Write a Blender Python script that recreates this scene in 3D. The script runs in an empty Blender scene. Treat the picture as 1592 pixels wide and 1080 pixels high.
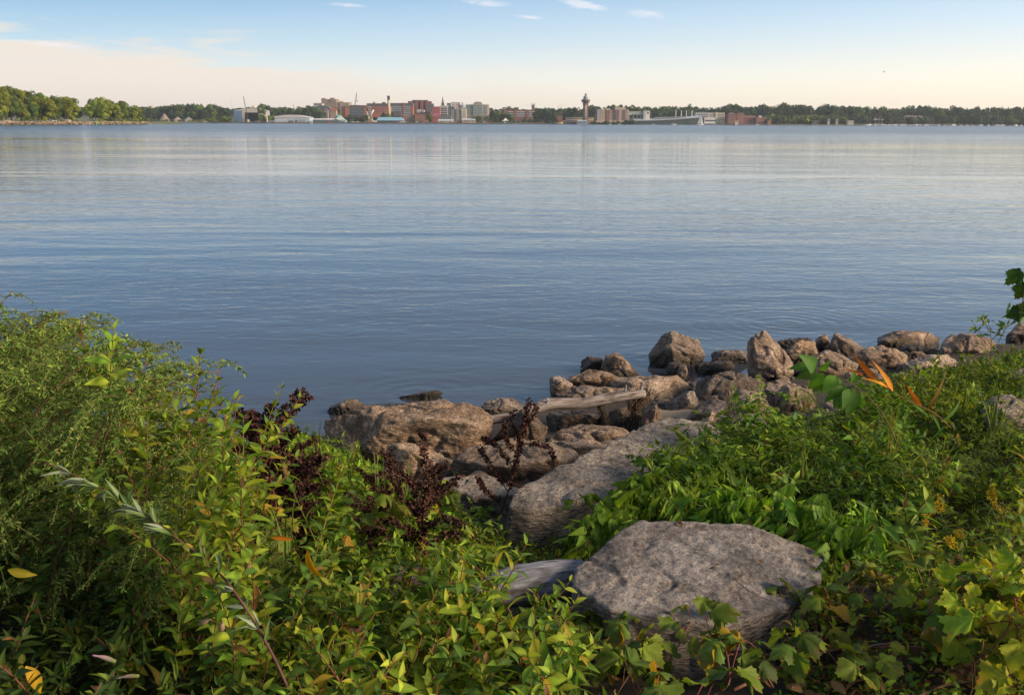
import bpy, bmesh, math, random
import numpy as np
from mathutils import Vector, Matrix

random.seed(7)
rng = np.random.default_rng(7)
scene = bpy.context.scene
C = scene.collection
W_PX, H_PX, F_PX = 1592.0, 1080.0, 1400.0

# ------------------------------------------------------------------ camera
PITCH = math.atan(350.0 / F_PX)
ROLL = math.radians(0.2)
CAM = np.array([0.0, 0.0, 3.0])
cd = bpy.data.cameras.new("camera")
cam = bpy.data.objects.new("camera", cd)
C.objects.link(cam)
cd.sensor_width = 36.0
cd.lens = 36.0 * F_PX / W_PX
cd.clip_start = 0.05
cd.clip_end = 60000
mrot = Matrix.Rotation(math.radians(90) - PITCH, 4, 'X') @ Matrix.Rotation(ROLL, 4, 'Z')
cam.matrix_world = Matrix.Translation(CAM) @ mrot
scene.camera = cam
M3 = np.array(mrot.to_3x3())


def ray(px, py):
    d = np.array([(px - 796.0) / F_PX, -(py - 540.0) / F_PX, -1.0])
    return M3 @ d


def at_y(px, py, y):
    d = ray(px, py)
    return CAM + d * (y / d[1])


def on_z(px, py, z):
    d = ray(px, py)
    return CAM + d * ((z - CAM[2]) / d[2])


def proj(p):
    q = M3.T @ (np.asarray(p, float) - CAM)
    return 796 + F_PX * q[0] / -q[2], 540 - F_PX * q[1] / -q[2]


# ------------------------------------------------------------------ noise
_perm = np.random.default_rng(3).permutation(512)
_perm = np.concatenate([_perm, _perm, _perm])
_g3 = np.random.default_rng(4).normal(size=(512, 3))
_g3 /= np.linalg.norm(_g3, axis=1)[:, None]


def perlin(P):
    P = np.asarray(P, float)
    i = np.floor(P).astype(int)
    f = P - i
    u = f * f * f * (f * (f * 6 - 15) + 10)
    i &= 511
    r = 0.0
    for dx in (0, 1):
        for dy in (0, 1):
            for dz in (0, 1):
                h = _perm[(_perm[(_perm[(i[:, 0] + dx) & 511] + i[:, 1] + dy) & 511] + i[:, 2] + dz) & 511]
                g = _g3[h]
                dd = (f - np.array([dx, dy, dz]))
                w = (u[:, 0] if dx else 1 - u[:, 0]) * (u[:, 1] if dy else 1 - u[:, 1]) * (u[:, 2] if dz else 1 - u[:, 2])
                r = r + w * (g * dd).sum(1)
    return r


def fbm(P, octv=4, gain=0.5, lac=2.07):
    a, r = 1.0, 0.0
    for k in range(octv):
        r = r + a * perlin(np.asarray(P) * lac ** k + 17.3 * k)
        a *= gain
    return r


def nz2(x, y, s, octv=3, seed=0.0):
    x = np.atleast_1d(np.asarray(x, float)); y = np.atleast_1d(np.asarray(y, float))
    return fbm(np.stack([x * s, y * s, np.full_like(x, seed)], 1), octv)


# ------------------------------------------------------------------ mesh data
class MD:
    """plain arrays: vertices, point colours and faces by size"""

    def __init__(s, v=None, c=None, q=None, t=None):
        s.v = np.zeros((0, 3)) if v is None else np.asarray(v, float)
        s.c = np.ones((len(s.v), 3)) if c is None else np.asarray(c, float)
        if s.c.ndim == 1:
            s.c = np.tile(s.c, (len(s.v), 1))
        s.q = np.zeros((0, 4), int) if q is None else np.asarray(q, int).reshape(-1, 4)
        s.t = np.zeros((0, 3), int) if t is None else np.asarray(t, int).reshape(-1, 3)

    def xf(s, R, p=(0, 0, 0)):
        return MD(s.v @ np.asarray(R).T + np.asarray(p), s.c, s.q, s.t)

    def col(s, c):
        return MD(s.v, np.tile(np.asarray(c, float), (len(s.v), 1)), s.q, s.t)


def cat(ms):
    ms = [m for m in ms if len(m.v)]
    if not ms:
        return MD()
    o, q, t = 0, [], []
    for m in ms:
        q.append(m.q + o); t.append(m.t + o); o += len(m.v)
    return MD(np.concatenate([m.v for m in ms]), np.concatenate([m.c for m in ms]), np.concatenate(q), np.concatenate(t))


def inst(tm, R, P, S=None, col=None):
    """N copies of template tm; R (N,3,3), P (N,3), S (N,), col (N,3) multiplies the template colours"""
    R = np.asarray(R, float); P = np.asarray(P, float)
    N, k = len(P), len(tm.v)
    if S is not None:
        R = R * np.asarray(S, float)[:, None, None]
    v = np.einsum('nij,kj->nki', R, tm.v) + P[:, None, :]
    c = np.broadcast_to(tm.c, (N, k, 3)) if col is None else tm.c[None] * np.asarray(col)[:, None, :]
    off = (np.arange(N) * k)[:, None, None]
    return MD(v.reshape(-1, 3), c.reshape(-1, 3), (tm.q[None] + off).reshape(-1, 4), (tm.t[None] + off).reshape(-1, 3))


def mesh_of(name, md, m, smooth=True):
    me = bpy.data.meshes.new(name)
    nv, nq, nt = len(md.v), len(md.q), len(md.t)
    me.vertices.add(nv)
    me.vertices.foreach_set("co", md.v.astype(np.float32).ravel())
    me.loops.add(nq * 4 + nt * 3)
    me.loops.foreach_set("vertex_index", np.concatenate([md.q.ravel(), md.t.ravel()]).astype(np.int32))
    me.polygons.add(nq + nt)
    st = np.concatenate([np.arange(nq) * 4, nq * 4 + np.arange(nt) * 3]).astype(np.int32)
    me.polygons.foreach_set("loop_start", st)
    me.update(calc_edges=True)
    me.polygons.foreach_set("use_smooth", np.full(nq + nt, bool(smooth)))
    at = me.attributes.new("col", 'FLOAT_COLOR', 'POINT')
    at.data.foreach_set("color", np.concatenate([md.c, np.ones((nv, 1))], 1).astype(np.float32).ravel())
    me.materials.append(m)
    me.validate()
    return me


def obj(name, md, m, parent=None, loc=None, smooth=True):
    me = md if isinstance(md, bpy.types.Mesh) else mesh_of(name, md, m, smooth)
    o = bpy.data.objects.new(name, me)
    C.objects.link(o)
    if parent is not None:
        o.parent = parent
    if loc is not None:
        o.location = loc
    return o


def tag(o, label=None, cat_=None, group=None, kind=None):
    if label: o['label'] = label
    if cat_: o['category'] = cat_
    if group: o['group'] = group
    if kind: o['kind'] = kind
    return o


def thing(name, label, cat_, loc=(0, 0, 0), rotz=0, group=None):
    o = bpy.data.objects.new(name, None)
    o.empty_display_size = 0.1
    C.objects.link(o)
    o.location = loc
    o.rotation_euler = (0, 0, rotz)
    return tag(o, label, cat_, group)


def dup(root, loc, rot=(0, 0, 0), scale=1.0, label=None, group=None):
    r = root.copy(); C.objects.link(r)
    r.location = loc; r.rotation_euler = rot
    r.scale = (scale,) * 3 if not hasattr(scale, '__len__') else scale
    if label: r['label'] = label
    if group: r['group'] = group
    for ch in root.children:
        c = ch.copy(); C.objects.link(c); c.parent = r
        for g in ch.children:
            d = g.copy(); C.objects.link(d); d.parent = c
    return r


# ------------------------------------------------------------------ geometry bits
def frames(D, N):
    """rotation matrices whose y axis is D and whose z axis is near N"""
    D = np.asarray(D, float); N = np.asarray(N, float)
    D = D / np.maximum(np.linalg.norm(D, axis=-1, keepdims=True), 1e-9)
    z = N - (N * D).sum(-1, keepdims=True) * D
    l = np.linalg.norm(z, axis=-1, keepdims=True)
    alt = np.cross(D, np.array([0.31, 0.77, 0.55]))
    z = np.where(l < 1e-4, alt, z)
    z = z / np.maximum(np.linalg.norm(z, axis=-1, keepdims=True), 1e-9)
    x = np.cross(D, z)
    return np.stack([x, D, z], -1)


def rotz(a):
    c, s = math.cos(a), math.sin(a)
    return np.array([[c, -s, 0], [s, c, 0], [0, 0, 1.0]])


def tube(pts, rad, n=6, col=(1, 1, 1), caps=True):
    pts = np.asarray(pts, float)
    k = len(pts)
    rad = np.broadcast_to(np.asarray(rad, float), (k,))
    d = np.gradient(pts, axis=0)
    R = frames(d, np.tile(np.array([0.2, 0.13, 1.0]) if abs(d[:, 2]).mean() < np.linalg.norm(d, axis=1).mean() * .8 else np.array([0.1, 1.0, 0.1]), (k, 1)))
    a = np.arange(n) * 2 * math.pi / n
    ring = np.stack([np.cos(a), np.zeros(n), np.sin(a)], 1)
    v = pts[:, None] + np.einsum('kij,nj->kni', R, ring) * rad[:, None, None]
    q = []
    for i in range(k - 1):
        for j in range(n):
            a0, a1 = i * n + j, i * n + (j + 1) % n
            q.append((a0, a0 + n, a1 + n, a1))
    t = []
    v = v.reshape(-1, 3)
    if caps:
        v = np.concatenate([v, pts[:1], pts[-1:]])
        for j in range(n):
            t.append((len(v) - 2, j, (j + 1) % n))
            t.append((len(v) - 1, (k - 1) * n + (j + 1) % n, (k - 1) * n + j))
    return MD(v, np.asarray(col, float), q, t)


def curve(pts, n=12):
    """smooth polyline through points (Catmull-Rom)"""
    P = np.asarray(pts, float)
    P = np.concatenate([2 * P[:1] - P[1:2], P, 2 * P[-1:] - P[-2:-1]])
    out = []
    segs = len(P) - 3
    per = max(2, n // segs)
    for i in range(segs):
        p0, p1, p2, p3 = P[i:i + 4]
        for t in np.linspace(0, 1, per, endpoint=False):
            out.append(0.5 * (2 * p1 + (p2 - p0) * t + (2 * p0 - 5 * p1 + 4 * p2 - p3) * t * t + (3 * p1 - p0 - 3 * p2 + p3) * t ** 3))
    out.append(P[-2])
    return np.array(out)


def box(x0, x1, y0, y1, z0, z1, col=(1, 1, 1)):
    v = [(x0, y0, z0), (x1, y0, z0), (x1, y1, z0), (x0, y1, z0), (x0, y0, z1), (x1, y0, z1), (x1, y1, z1), (x0, y1, z1)]
    q = [(0, 1, 5, 4), (1, 2, 6, 5), (2, 3, 7, 6), (3, 0, 4, 7), (4, 5, 6, 7), (3, 2, 1, 0)]
    return MD(v, np.asarray(col, float), q)


def lathe(prof, n=16, col=(1, 1, 1)):
    a = np.arange(n) * 2 * math.pi / n
    v = [(r * math.cos(t), r * math.sin(t), z) for r, z in prof for t in a]
    q = [(i * n + j, i * n + (j + 1) % n, (i + 1) * n + (j + 1) % n, (i + 1) * n + j) for i in range(len(prof) - 1) for j in range(n)]
    k = len(v)
    v += [(0, 0, prof[0][1]), (0, 0, prof[-1][1])]
    t = [(k, (j + 1) % n, j) for j in range(n)] + [(k + 1, (len(prof) - 1) * n + j, (len(prof) - 1) * n + (j + 1) % n) for j in range(n)]
    return MD(v, np.asarray(col, float), q, t)


_ico = {}


def ico(n):
    if n not in _ico:
        bm = bmesh.new()
        bmesh.ops.create_icosphere(bm, subdivisions=n, radius=1.0)
        bm.verts.ensure_lookup_table()
        _ico[n] = (np.array([v.co[:] for v in bm.verts]), np.array([[v.index for v in f.verts] for f in bm.faces]))
        bm.free()
    return _ico[n]


def hull_planes(P):
    bm = bmesh.new()
    for p in P:
        bm.verts.new(p)
    r = bmesh.ops.convex_hull(bm, input=bm.verts)
    bm.normal_update()
    cen = P.mean(0)
    N, D = [], []
    for f in bm.faces:
        n = np.array(f.normal[:])
        c = np.array(f.calc_center_median()[:])
        d = n @ (c - cen)
        if f.calc_area() < 1e-9:
            continue
        if d < 0:
            n, d = -n, -d
        N.append(n); D.append(max(d, 0.02))
    bm.free()
    return np.array(N), np.array(D), cen


# ------------------------------------------------------------------ materials
def new_mat(name):
    m = bpy.data.materials.new(name)
    m.use_nodes = True
    nt = m.node_tree
    b = nt.nodes['Principled BSDF']
    return m, nt, b


def N(nt, typ, ins=None, **kw):
    n = nt.nodes.new(typ)
    for k, v in kw.items():
        setattr(n, k, v)
    for k, v in (ins or {}).items():
        s = n.inputs[k]
        if isinstance(v, bpy.types.NodeSocket):
            nt.links.new(v, s)
        else:
            s.default_value = v
    return n


def ramp(nt, fac, stops, interp='LINEAR'):
    n = N(nt, 'ShaderNodeValToRGB')
    nt.links.new(fac, n.inputs[0])
    cr = n.color_ramp
    cr.interpolation = interp
    while len(cr.elements) < len(stops):
        cr.elements.new(0.5)
    for e, (p, c) in zip(cr.elements, stops):
        e.position = p
        e.color = (*c, 1) if len(c) == 3 else c
    return n.outputs[0]


def mixc(nt, fac, a, b, mode='MIX'):
    n = N(nt, 'ShaderNodeMix', data_type='RGBA', blend_type=mode)
    for s, v in ((n.inputs[0], fac), (n.inputs[6], a), (n.inputs[7], b)):
        if isinstance(v, bpy.types.NodeSocket):
            nt.links.new(v, s)
        else:
            s.default_value = v if not hasattr(v, '__len__') or len(v) == 4 else (*v, 1)
    return n.outputs[2]


def math_(nt, op, a, b=None, clamp=False):
    n = N(nt, 'ShaderNodeMath', operation=op)
    n.use_clamp = clamp
    for i, v in enumerate((a, b)):
        if v is None: continue
        if isinstance(v, bpy.types.NodeSocket):
            nt.links.new(v, n.inputs[i])
        else:
            n.inputs[i].default_value = v
    return n.outputs[0]


def leaf_mat(name, trans=0.35, rough=0.45, spec=0.35, hue=0.02, val=0.25):
    m, nt, b = new_mat(name)
    a = N(nt, 'ShaderNodeAttribute', attribute_name="col")
    oi = N(nt, 'ShaderNodeObjectInfo')
    tc = N(nt, 'ShaderNodeTexCoord')
    nz = N(nt, 'ShaderNodeTexNoise', {'Vector': tc.outputs['Object'], 'Scale': 60.0, 'Detail': 3.0})
    v1 = math_(nt, 'MULTIPLY_ADD', oi.outputs['Random'], val)
    nt.nodes[-1].inputs[2].default_value = 1 - val / 2
    v2 = math_(nt, 'MULTIPLY_ADD', nz.outputs[0], 0.7)
    nt.nodes[-1].inputs[2].default_value = 0.65
    h = math_(nt, 'MULTIPLY_ADD', oi.outputs['Random'], hue)
    nt.nodes[-1].inputs[2].default_value = 0.5 - hue / 2
    hs = N(nt, 'ShaderNodeHueSaturation', {'Hue': h, 'Value': math_(nt, 'MULTIPLY', v1, v2), 'Color': a.outputs['Color']})
    nt.links.new(hs.outputs[0], b.inputs['Base Color'])
    b.inputs['Roughness'].default_value = rough
    b.inputs['Specular IOR Level'].default_value = spec
    tr = N(nt, 'ShaderNodeBsdfTranslucent')
    tcol = mixc(nt, 1.0, hs.outputs[0], (1.3, 1.25, 0.5, 1), 'MULTIPLY')
    nt.links.new(tcol, tr.inputs[0])
    mx = N(nt, 'ShaderNodeMixShader', {0: trans, 1: b.outputs[0], 2: tr.outputs[0]})
    nt.links.new(mx.outputs[0], nt.nodes['Material Output'].inputs[0])
    return m


def col_mat(name, rough=0.8, noise=0.3, scale=20.0, spec=0.2, bump=0.0):
    """colour from the mesh attribute, broken up by noise"""
    m, nt, b = new_mat(name)
    a = N(nt, 'ShaderNodeAttribute', attribute_name="col")
    tc = N(nt, 'ShaderNodeTexCoord')
    nz = N(nt, 'ShaderNodeTexNoise', {'Vector': tc.outputs['Object'], 'Scale': scale, 'Detail': 4.0})
    v = math_(nt, 'MULTIPLY_ADD', nz.outputs[0], noise * 2)
    nt.nodes[-1].inputs[2].default_value = 1 - noise
    hs = N(nt, 'ShaderNodeHueSaturation', {'Value': v, 'Color': a.outputs['Color']})
    nt.links.new(hs.outputs[0], b.inputs['Base Color'])
    b.inputs['Roughness'].default_value = rough
    b.inputs['Specular IOR Level'].default_value = spec
    if bump:
        bp = N(nt, 'ShaderNodeBump', {'Strength': bump, 'Height': nz.outputs[0], 'Distance': 0.02})
        nt.links.new(bp.outputs[0], b.inputs['Normal'])
    return m


def rock_mat(name, c_dark, c_mid, c_light, wet=True, bump=0.9, warm=0.0):
    m, nt, b = new_mat(name)
    geo = N(nt, 'ShaderNodeNewGeometry')
    oi = N(nt, 'ShaderNodeObjectInfo')
    P = geo.outputs['Position']
    sh = N(nt, 'ShaderNodeVectorMath', {0: P, 1: oi.outputs['Random']}, operation='ADD')
    n1 = N(nt, 'ShaderNodeTexNoise', {'Vector': sh.outputs[0], 'Scale': 3.5, 'Detail': 6.0, 'Roughness': 0.62})
    mp = N(nt, 'ShaderNodeMapping', {'Vector': sh.outputs[0], 'Scale': (1, 1, 3.2), 'Rotation': (0.15, 0.1, 0)})
    n2 = N(nt, 'ShaderNodeTexNoise', {'Vector': mp.outputs[0], 'Scale': 22.0, 'Detail': 8.0, 'Roughness': 0.7})
    n3 = N(nt, 'ShaderNodeTexNoise', {'Vector': sh.outputs[0], 'Scale': 95.0, 'Detail': 4.0, 'Roughness': 0.7})
    vo = N(nt, 'ShaderNodeTexVoronoi', {'Vector': mp.outputs[0], 'Scale': 30.0, 'Randomness': 1.0})
    base = ramp(nt, n1.outputs[0], [(0.3, c_dark), (0.5, c_mid), (0.72, c_light)])
    f2 = ramp(nt, n2.outputs[0], [(0.33, (0.30, 0.27, 0.25)), (0.52, (1, 1, 1)), (0.75, (1.45, 1.4, 1.35))])
    c2 = mixc(nt, 1.0, base, f2, 'MULTIPLY')
    pit = ramp(nt, vo.outputs['Distance'], [(0.0, (0.35, 0.33, 0.32)), (0.22, (1, 1, 1))])
    c2 = mixc(nt, 0.55, c2, pit, 'MULTIPLY')
    # pale lichen / mineral patches
    n4 = N(nt, 'ShaderNodeTexNoise', {'Vector': sh.outputs[0], 'Scale': 7.0, 'Detail': 7.0, 'Roughness': 0.75})
    li = ramp(nt, n4.outputs[0], [(0.56, (0, 0, 0)), (0.66, (1, 1, 1))])
    c2 = mixc(nt, 0.55, c2, ramp(nt, n3.outputs[0], [(.32, (.42, .40, .38)), (.5, (1, 1, 1)), (.68, (1.55, 1.5, 1.42))]), 'MULTIPLY')
    c3 = mixc(nt, math_(nt, 'MULTIPLY', li, 0.45), c2, (c_light[0] * 1.35, c_light[1] * 1.32, c_light[2] * 1.35, 1))
    vv = math_(nt, 'MULTIPLY_ADD', oi.outputs['Random'], 0.4)
    nt.nodes[-1].inputs[2].default_value = 0.8
    sr = math_(nt, 'FRACT', math_(nt, 'MULTIPLY', oi.outputs['Random'], 7.31))
    hs = N(nt, 'ShaderNodeHueSaturation', {'Value': vv, 'Saturation': math_(nt, 'ADD', math_(nt, 'MULTIPLY', sr, 0.35), 0.80), 'Color': c3})
    c4 = hs.outputs[0]
    rough = 0.85
    if wet:
        sp = N(nt, 'ShaderNodeSeparateXYZ', {0: P})
        zz = math_(nt, 'ADD', sp.outputs[2], math_(nt, 'MULTIPLY', math_(nt, 'SUBTRACT', n1.outputs[0], 0.5), 0.16))
        w = N(nt, 'ShaderNodeMapRange', {'Value': zz, 'From Min': 0.05, 'From Max': 0.2, 'To Min': 1.0, 'To Max': 0.0})
        c4 = mixc(nt, math_(nt, 'MULTIPLY', w.outputs[0], 0.85), c4, (0.022, 0.02, 0.014, 1))
        r = N(nt, 'ShaderNodeMapRange', {'Value': w.outputs[0], 'To Min': 0.85, 'To Max': 0.3})
        nt.links.new(r.outputs[0], b.inputs['Roughness'])
    else:
        b.inputs['Roughness'].default_value = rough
    nt.links.new(c4, b.inputs['Base Color'])
    b.inputs['Specular IOR Level'].default_value = 0.3
    hsum = math_(nt, 'ADD', math_(nt, 'MULTIPLY', n2.outputs[0], 1.0), math_(nt, 'MULTIPLY', n3.outputs[0], 0.45))
    hsum = math_(nt, 'ADD', hsum, math_(nt, 'MULTIPLY', vo.outputs['Distance'], 0.5))
    bp = N(nt, 'ShaderNodeBump', {'Strength': bump, 'Distance': 0.035, 'Height': hsum})
    nt.links.new(bp.outputs[0], b.inputs['Normal'])
    return m


MAT = {}
MAT['leaf'] = leaf_mat('green_leaf', trans=.42, rough=.6, spec=.22)
MAT['leaf_small'] = leaf_mat('small_leaf', trans=0.3, rough=0.6, spec=0.2)
MAT['far_leaf'] = leaf_mat('tree_leaf', trans=0.2, rough=0.7, spec=0.1, hue=0.03, val=0.45)
MAT['stem'] = col_mat('plant_stem', 0.6, 0.25, 80)
MAT['seed'] = col_mat('seed_head', 0.8, 0.35, 150)
MAT['bark'] = col_mat('bark', 0.9, 0.4, 3.0)
MAT['brown_rock'] = rock_mat('brown_stone', (0.14, 0.094, 0.062), (0.262, 0.185, 0.13), (0.41, 0.31, 0.232))
MAT['tan_rock'] = rock_mat('tan_stone', (0.19, 0.13, 0.085), (0.33, 0.235, 0.16), (0.47, 0.365, 0.27))
MAT['grey_rock'] = rock_mat('grey_limestone', (0.10, 0.084, 0.07), (0.215, 0.18, 0.15), (0.34, 0.295, 0.25))
MAT['pale_grey_rock'] = rock_mat('pale_grey_limestone', (0.128, 0.11, 0.098), (0.265, 0.234, 0.212), (0.41, 0.372, 0.345))
MAT['dark_rock'] = rock_mat('dark_stone', (0.07, 0.05, 0.036), (0.13, 0.095, 0.068), (0.21, 0.16, 0.118))

# ------------------------------------------------------------------ terrain
def shore_y(x):
    x = np.asarray(x, float)
    return 10.1 + 0.45 * np.clip(x, -14, 6.5) + 0.15 * np.clip(x - 6.5, 0, 60)


def terrain(x, y):
    x = np.asarray(x, float); y = np.asarray(y, float)
    s = y - shore_y(x)
    z = np.interp(s, [-60, -30, -9.5, -7.6, -6, -4.5, -3, -1.6, 0, 2, 6, 30], [2.2, 1.8, 1.36, 1.12, .88, .62, .34, .12, -.12, -.55, -1.3, -2.5])
    z = z + 0.22 * np.exp(-((x + 2.0) / 1.3) ** 2 - ((y - 3.2) / 1.3) ** 2)
    z = z + 0.15 * np.exp(-((x - 1.42) / .30) ** 2 - ((y - 3.0) / .55) ** 2) + 0.07 * np.exp(-((x - .75) / .45) ** 2 - ((y - 2.45) / .25) ** 2)
    return z


def ground_pt(px, py, h=0.0):
    d = ray(px, py)
    t = np.linspace(1.5, 40, 3000)
    P = CAM[None] + d[None] * t[:, None]
    g = terrain(P[:, 0], P[:, 1]) + h
    k = np.argmax(P[:, 2] < g)
    return P[k]


def gz(x, y):
    return float(terrain(x, y))


def build_ground():
    xs = np.concatenate([np.linspace(-70, -9, 24, endpoint=False), np.arange(-9, 11, 0.09), np.linspace(11, 70, 24)])
    ys_ = np.concatenate([np.linspace(-60, -2, 20, endpoint=False), np.arange(-2, 15, 0.09), np.linspace(15, 45, 16)])
    X, Y = np.meshgrid(xs, ys_)
    x, y = X.ravel(), Y.ravel()
    z = terrain(x, y) + 0.05 * nz2(x, y, 1.3, 3, 1.0) + 0.035 * nz2(x, y, 6.0, 3, 2.0)
    nx, ny = len(xs), len(ys_)
    i = np.arange(nx * ny).reshape(ny, nx)
    q = np.stack([i[:-1, :-1], i[:-1, 1:], i[1:, 1:], i[1:, :-1]], -1).reshape(-1, 4)
    m, nt, b = new_mat('bank_soil')
    geo = N(nt, 'ShaderNodeNewGeometry')
    n1 = N(nt, 'ShaderNodeTexNoise', {'Vector': geo.outputs['Position'], 'Scale': 9.0, 'Detail': 8.0, 'Roughness': 0.7})
    n2 = N(nt, 'ShaderNodeTexNoise', {'Vector': geo.outputs['Position'], 'Scale': 55.0, 'Detail': 5.0, 'Roughness': 0.7})
    c = ramp(nt, n1.outputs[0], [(0.3, (0.014, 0.010, 0.006)), (0.5, (0.04, 0.028, 0.018)), (0.7, (0.085, 0.062, 0.04))])
    c = mixc(nt, 0.7, c, ramp(nt, n2.outputs[0], [(0.3, (0.3, 0.3, 0.3)), (0.7, (1.7, 1.6, 1.4))]), 'MULTIPLY')
    nt.links.new(c, b.inputs['Base Color'])
    b.inputs['Roughness'].default_value = 0.95
    bp = N(nt, 'ShaderNodeBump', {'Strength': 0.8, 'Distance': 0.03, 'Height': n2.outputs[0]})
    nt.links.new(bp.outputs[0], b.inputs['Normal'])
    tag(obj('ground', MD(np.stack([x, y, z], 1), None, q), m), kind='structure')


build_ground()


# ------------------------------------------------------------------ water
def build_water():
    m, nt, b = new_mat('bay_water')
    geo = N(nt, 'ShaderNodeNewGeometry')
    P = geo.outputs['Position']

    def noise(scale, rot, sc, det=2.0, dist=0.0, rgh=0.5):
        mp = N(nt, 'ShaderNodeMapping', {'Vector': P, 'Scale': sc, 'Rotation': (0, 0, math.radians(rot))})
        n = N(nt, 'ShaderNodeTexNoise', {'Vector': mp.outputs[0], 'Scale': scale, 'Detail': det, 'Roughness': rgh, 'Distortion': dist})
        return n.outputs[0]
    rip = noise(1.0, 12, (1.9, 4.2, 1), 3.0, 0.9)        # small ripples
    rip2 = noise(1.0, -20, (0.6, 1.35, 1), 2.0, 0.8)
    swell = noise(1.0, 14, (0.10, 0.36, 1), 2.0, 0.3)        # slow undulation
    patch = noise(1.0, 5, (0.012, 0.045, 1), 3.0, 0.6)   # calm and ruffled lanes
    pf = N(nt, 'ShaderNodeMapRange', {'Value': patch, 'From Min': 0.38, 'From Max': 0.62, 'To Min': 0.30, 'To Max': 1.25})
    h = math_(nt, 'ADD', math_(nt, 'MULTIPLY', rip, RIP_A), math_(nt, 'MULTIPLY', rip2, RIP_B))
    h = math_(nt, 'MULTIPLY', h, pf.outputs[0])
    h = math_(nt, 'ADD', h, math_(nt, 'MULTIPLY', swell, RIP_C))
    # breeze far out: steeper small waves in a band in front of the far shore
    sp = N(nt, 'ShaderNodeSeparateXYZ', {0: P})
    br = N(nt, 'ShaderNodeMapRange', {'Value': math_(nt, 'ADD', sp.outputs[1], math_(nt, 'MULTIPLY', patch, 160.0)), 'From Min': 210.0, 'From Max': 400.0, 'To Min': 0.0, 'To Max': 1.0})
    h = math_(nt, 'ADD', h, math_(nt, 'MULTIPLY', math_(nt, 'MULTIPLY', rip2, br.outputs[0]), BREEZE))
    # rings spreading round the stones in the shallows
    for (cx, cy, amp, rr) in RINGS:
        dx = math_(nt, 'SUBTRACT', sp.outputs[0], cx)
        dy = math_(nt, 'SUBTRACT', sp.outputs[1], cy)
        r = math_(nt, 'SQRT', math_(nt, 'ADD', math_(nt, 'MULTIPLY', dx, dx), math_(nt, 'MULTIPLY', dy, dy)))
        s = math_(nt, 'SINE', math_(nt, 'ADD', math_(nt, 'MULTIPLY', r, 26.0), math_(nt, 'MULTIPLY', rip2, 6.0)))
        fo = N(nt, 'ShaderNodeMapRange', {'Value': r, 'From Min': 0.2, 'From Max': rr, 'To Min': 1.0, 'To Max': 0.0})
        h = math_(nt, 'ADD', h, math_(nt, 'MULTIPLY', math_(nt, 'MULTIPLY', s, fo.outputs[0]), amp))
    bp = N(nt, 'ShaderNodeBump', {'Strength': 1.0, 'Distance': 1.0, 'Height': h})
    nt.links.new(bp.outputs[0], b.inputs['Normal'])
    b.inputs['Base Color'].default_value = (0.036, 0.044, 0.058, 1)
    rg = N(nt, 'ShaderNodeMapRange', {'Value': br.outputs[0], 'To Min': 0.05, 'To Max': 0.2})
    nt.links.new(rg.outputs[0], b.inputs['Roughness'])
    b.inputs['IOR'].default_value = 1.33
    v = [(-9000, -60, 0), (9000, -60, 0), (9000, 6000, 0), (-9000, 6000, 0)]
    tag(obj('water', MD(v, None, [(0, 1, 2, 3)]), m), kind='structure')


RIP_A, RIP_B, RIP_C, BREEZE = 0.0125, 0.0125, 0.06, 0.42
RINGS = [(on_z(1225, 503, 0)[0], on_z(1225, 503, 0)[1], 0.0016, 2.2), (on_z(650, 612, 0)[0], on_z(650, 612, 0)[1], 0.0014, 1.3),
         (on_z(1040, 560, 0)[0], on_z(1040, 560, 0)[1], 0.0012, 1.6)]
build_water()

# ------------------------------------------------------------------ sky and sun
SUN_AZ, SUN_EL = math.radians(107), math.radians(24)   # azimuth clockwise from +Y (the view), so low on the right and a little behind


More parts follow.
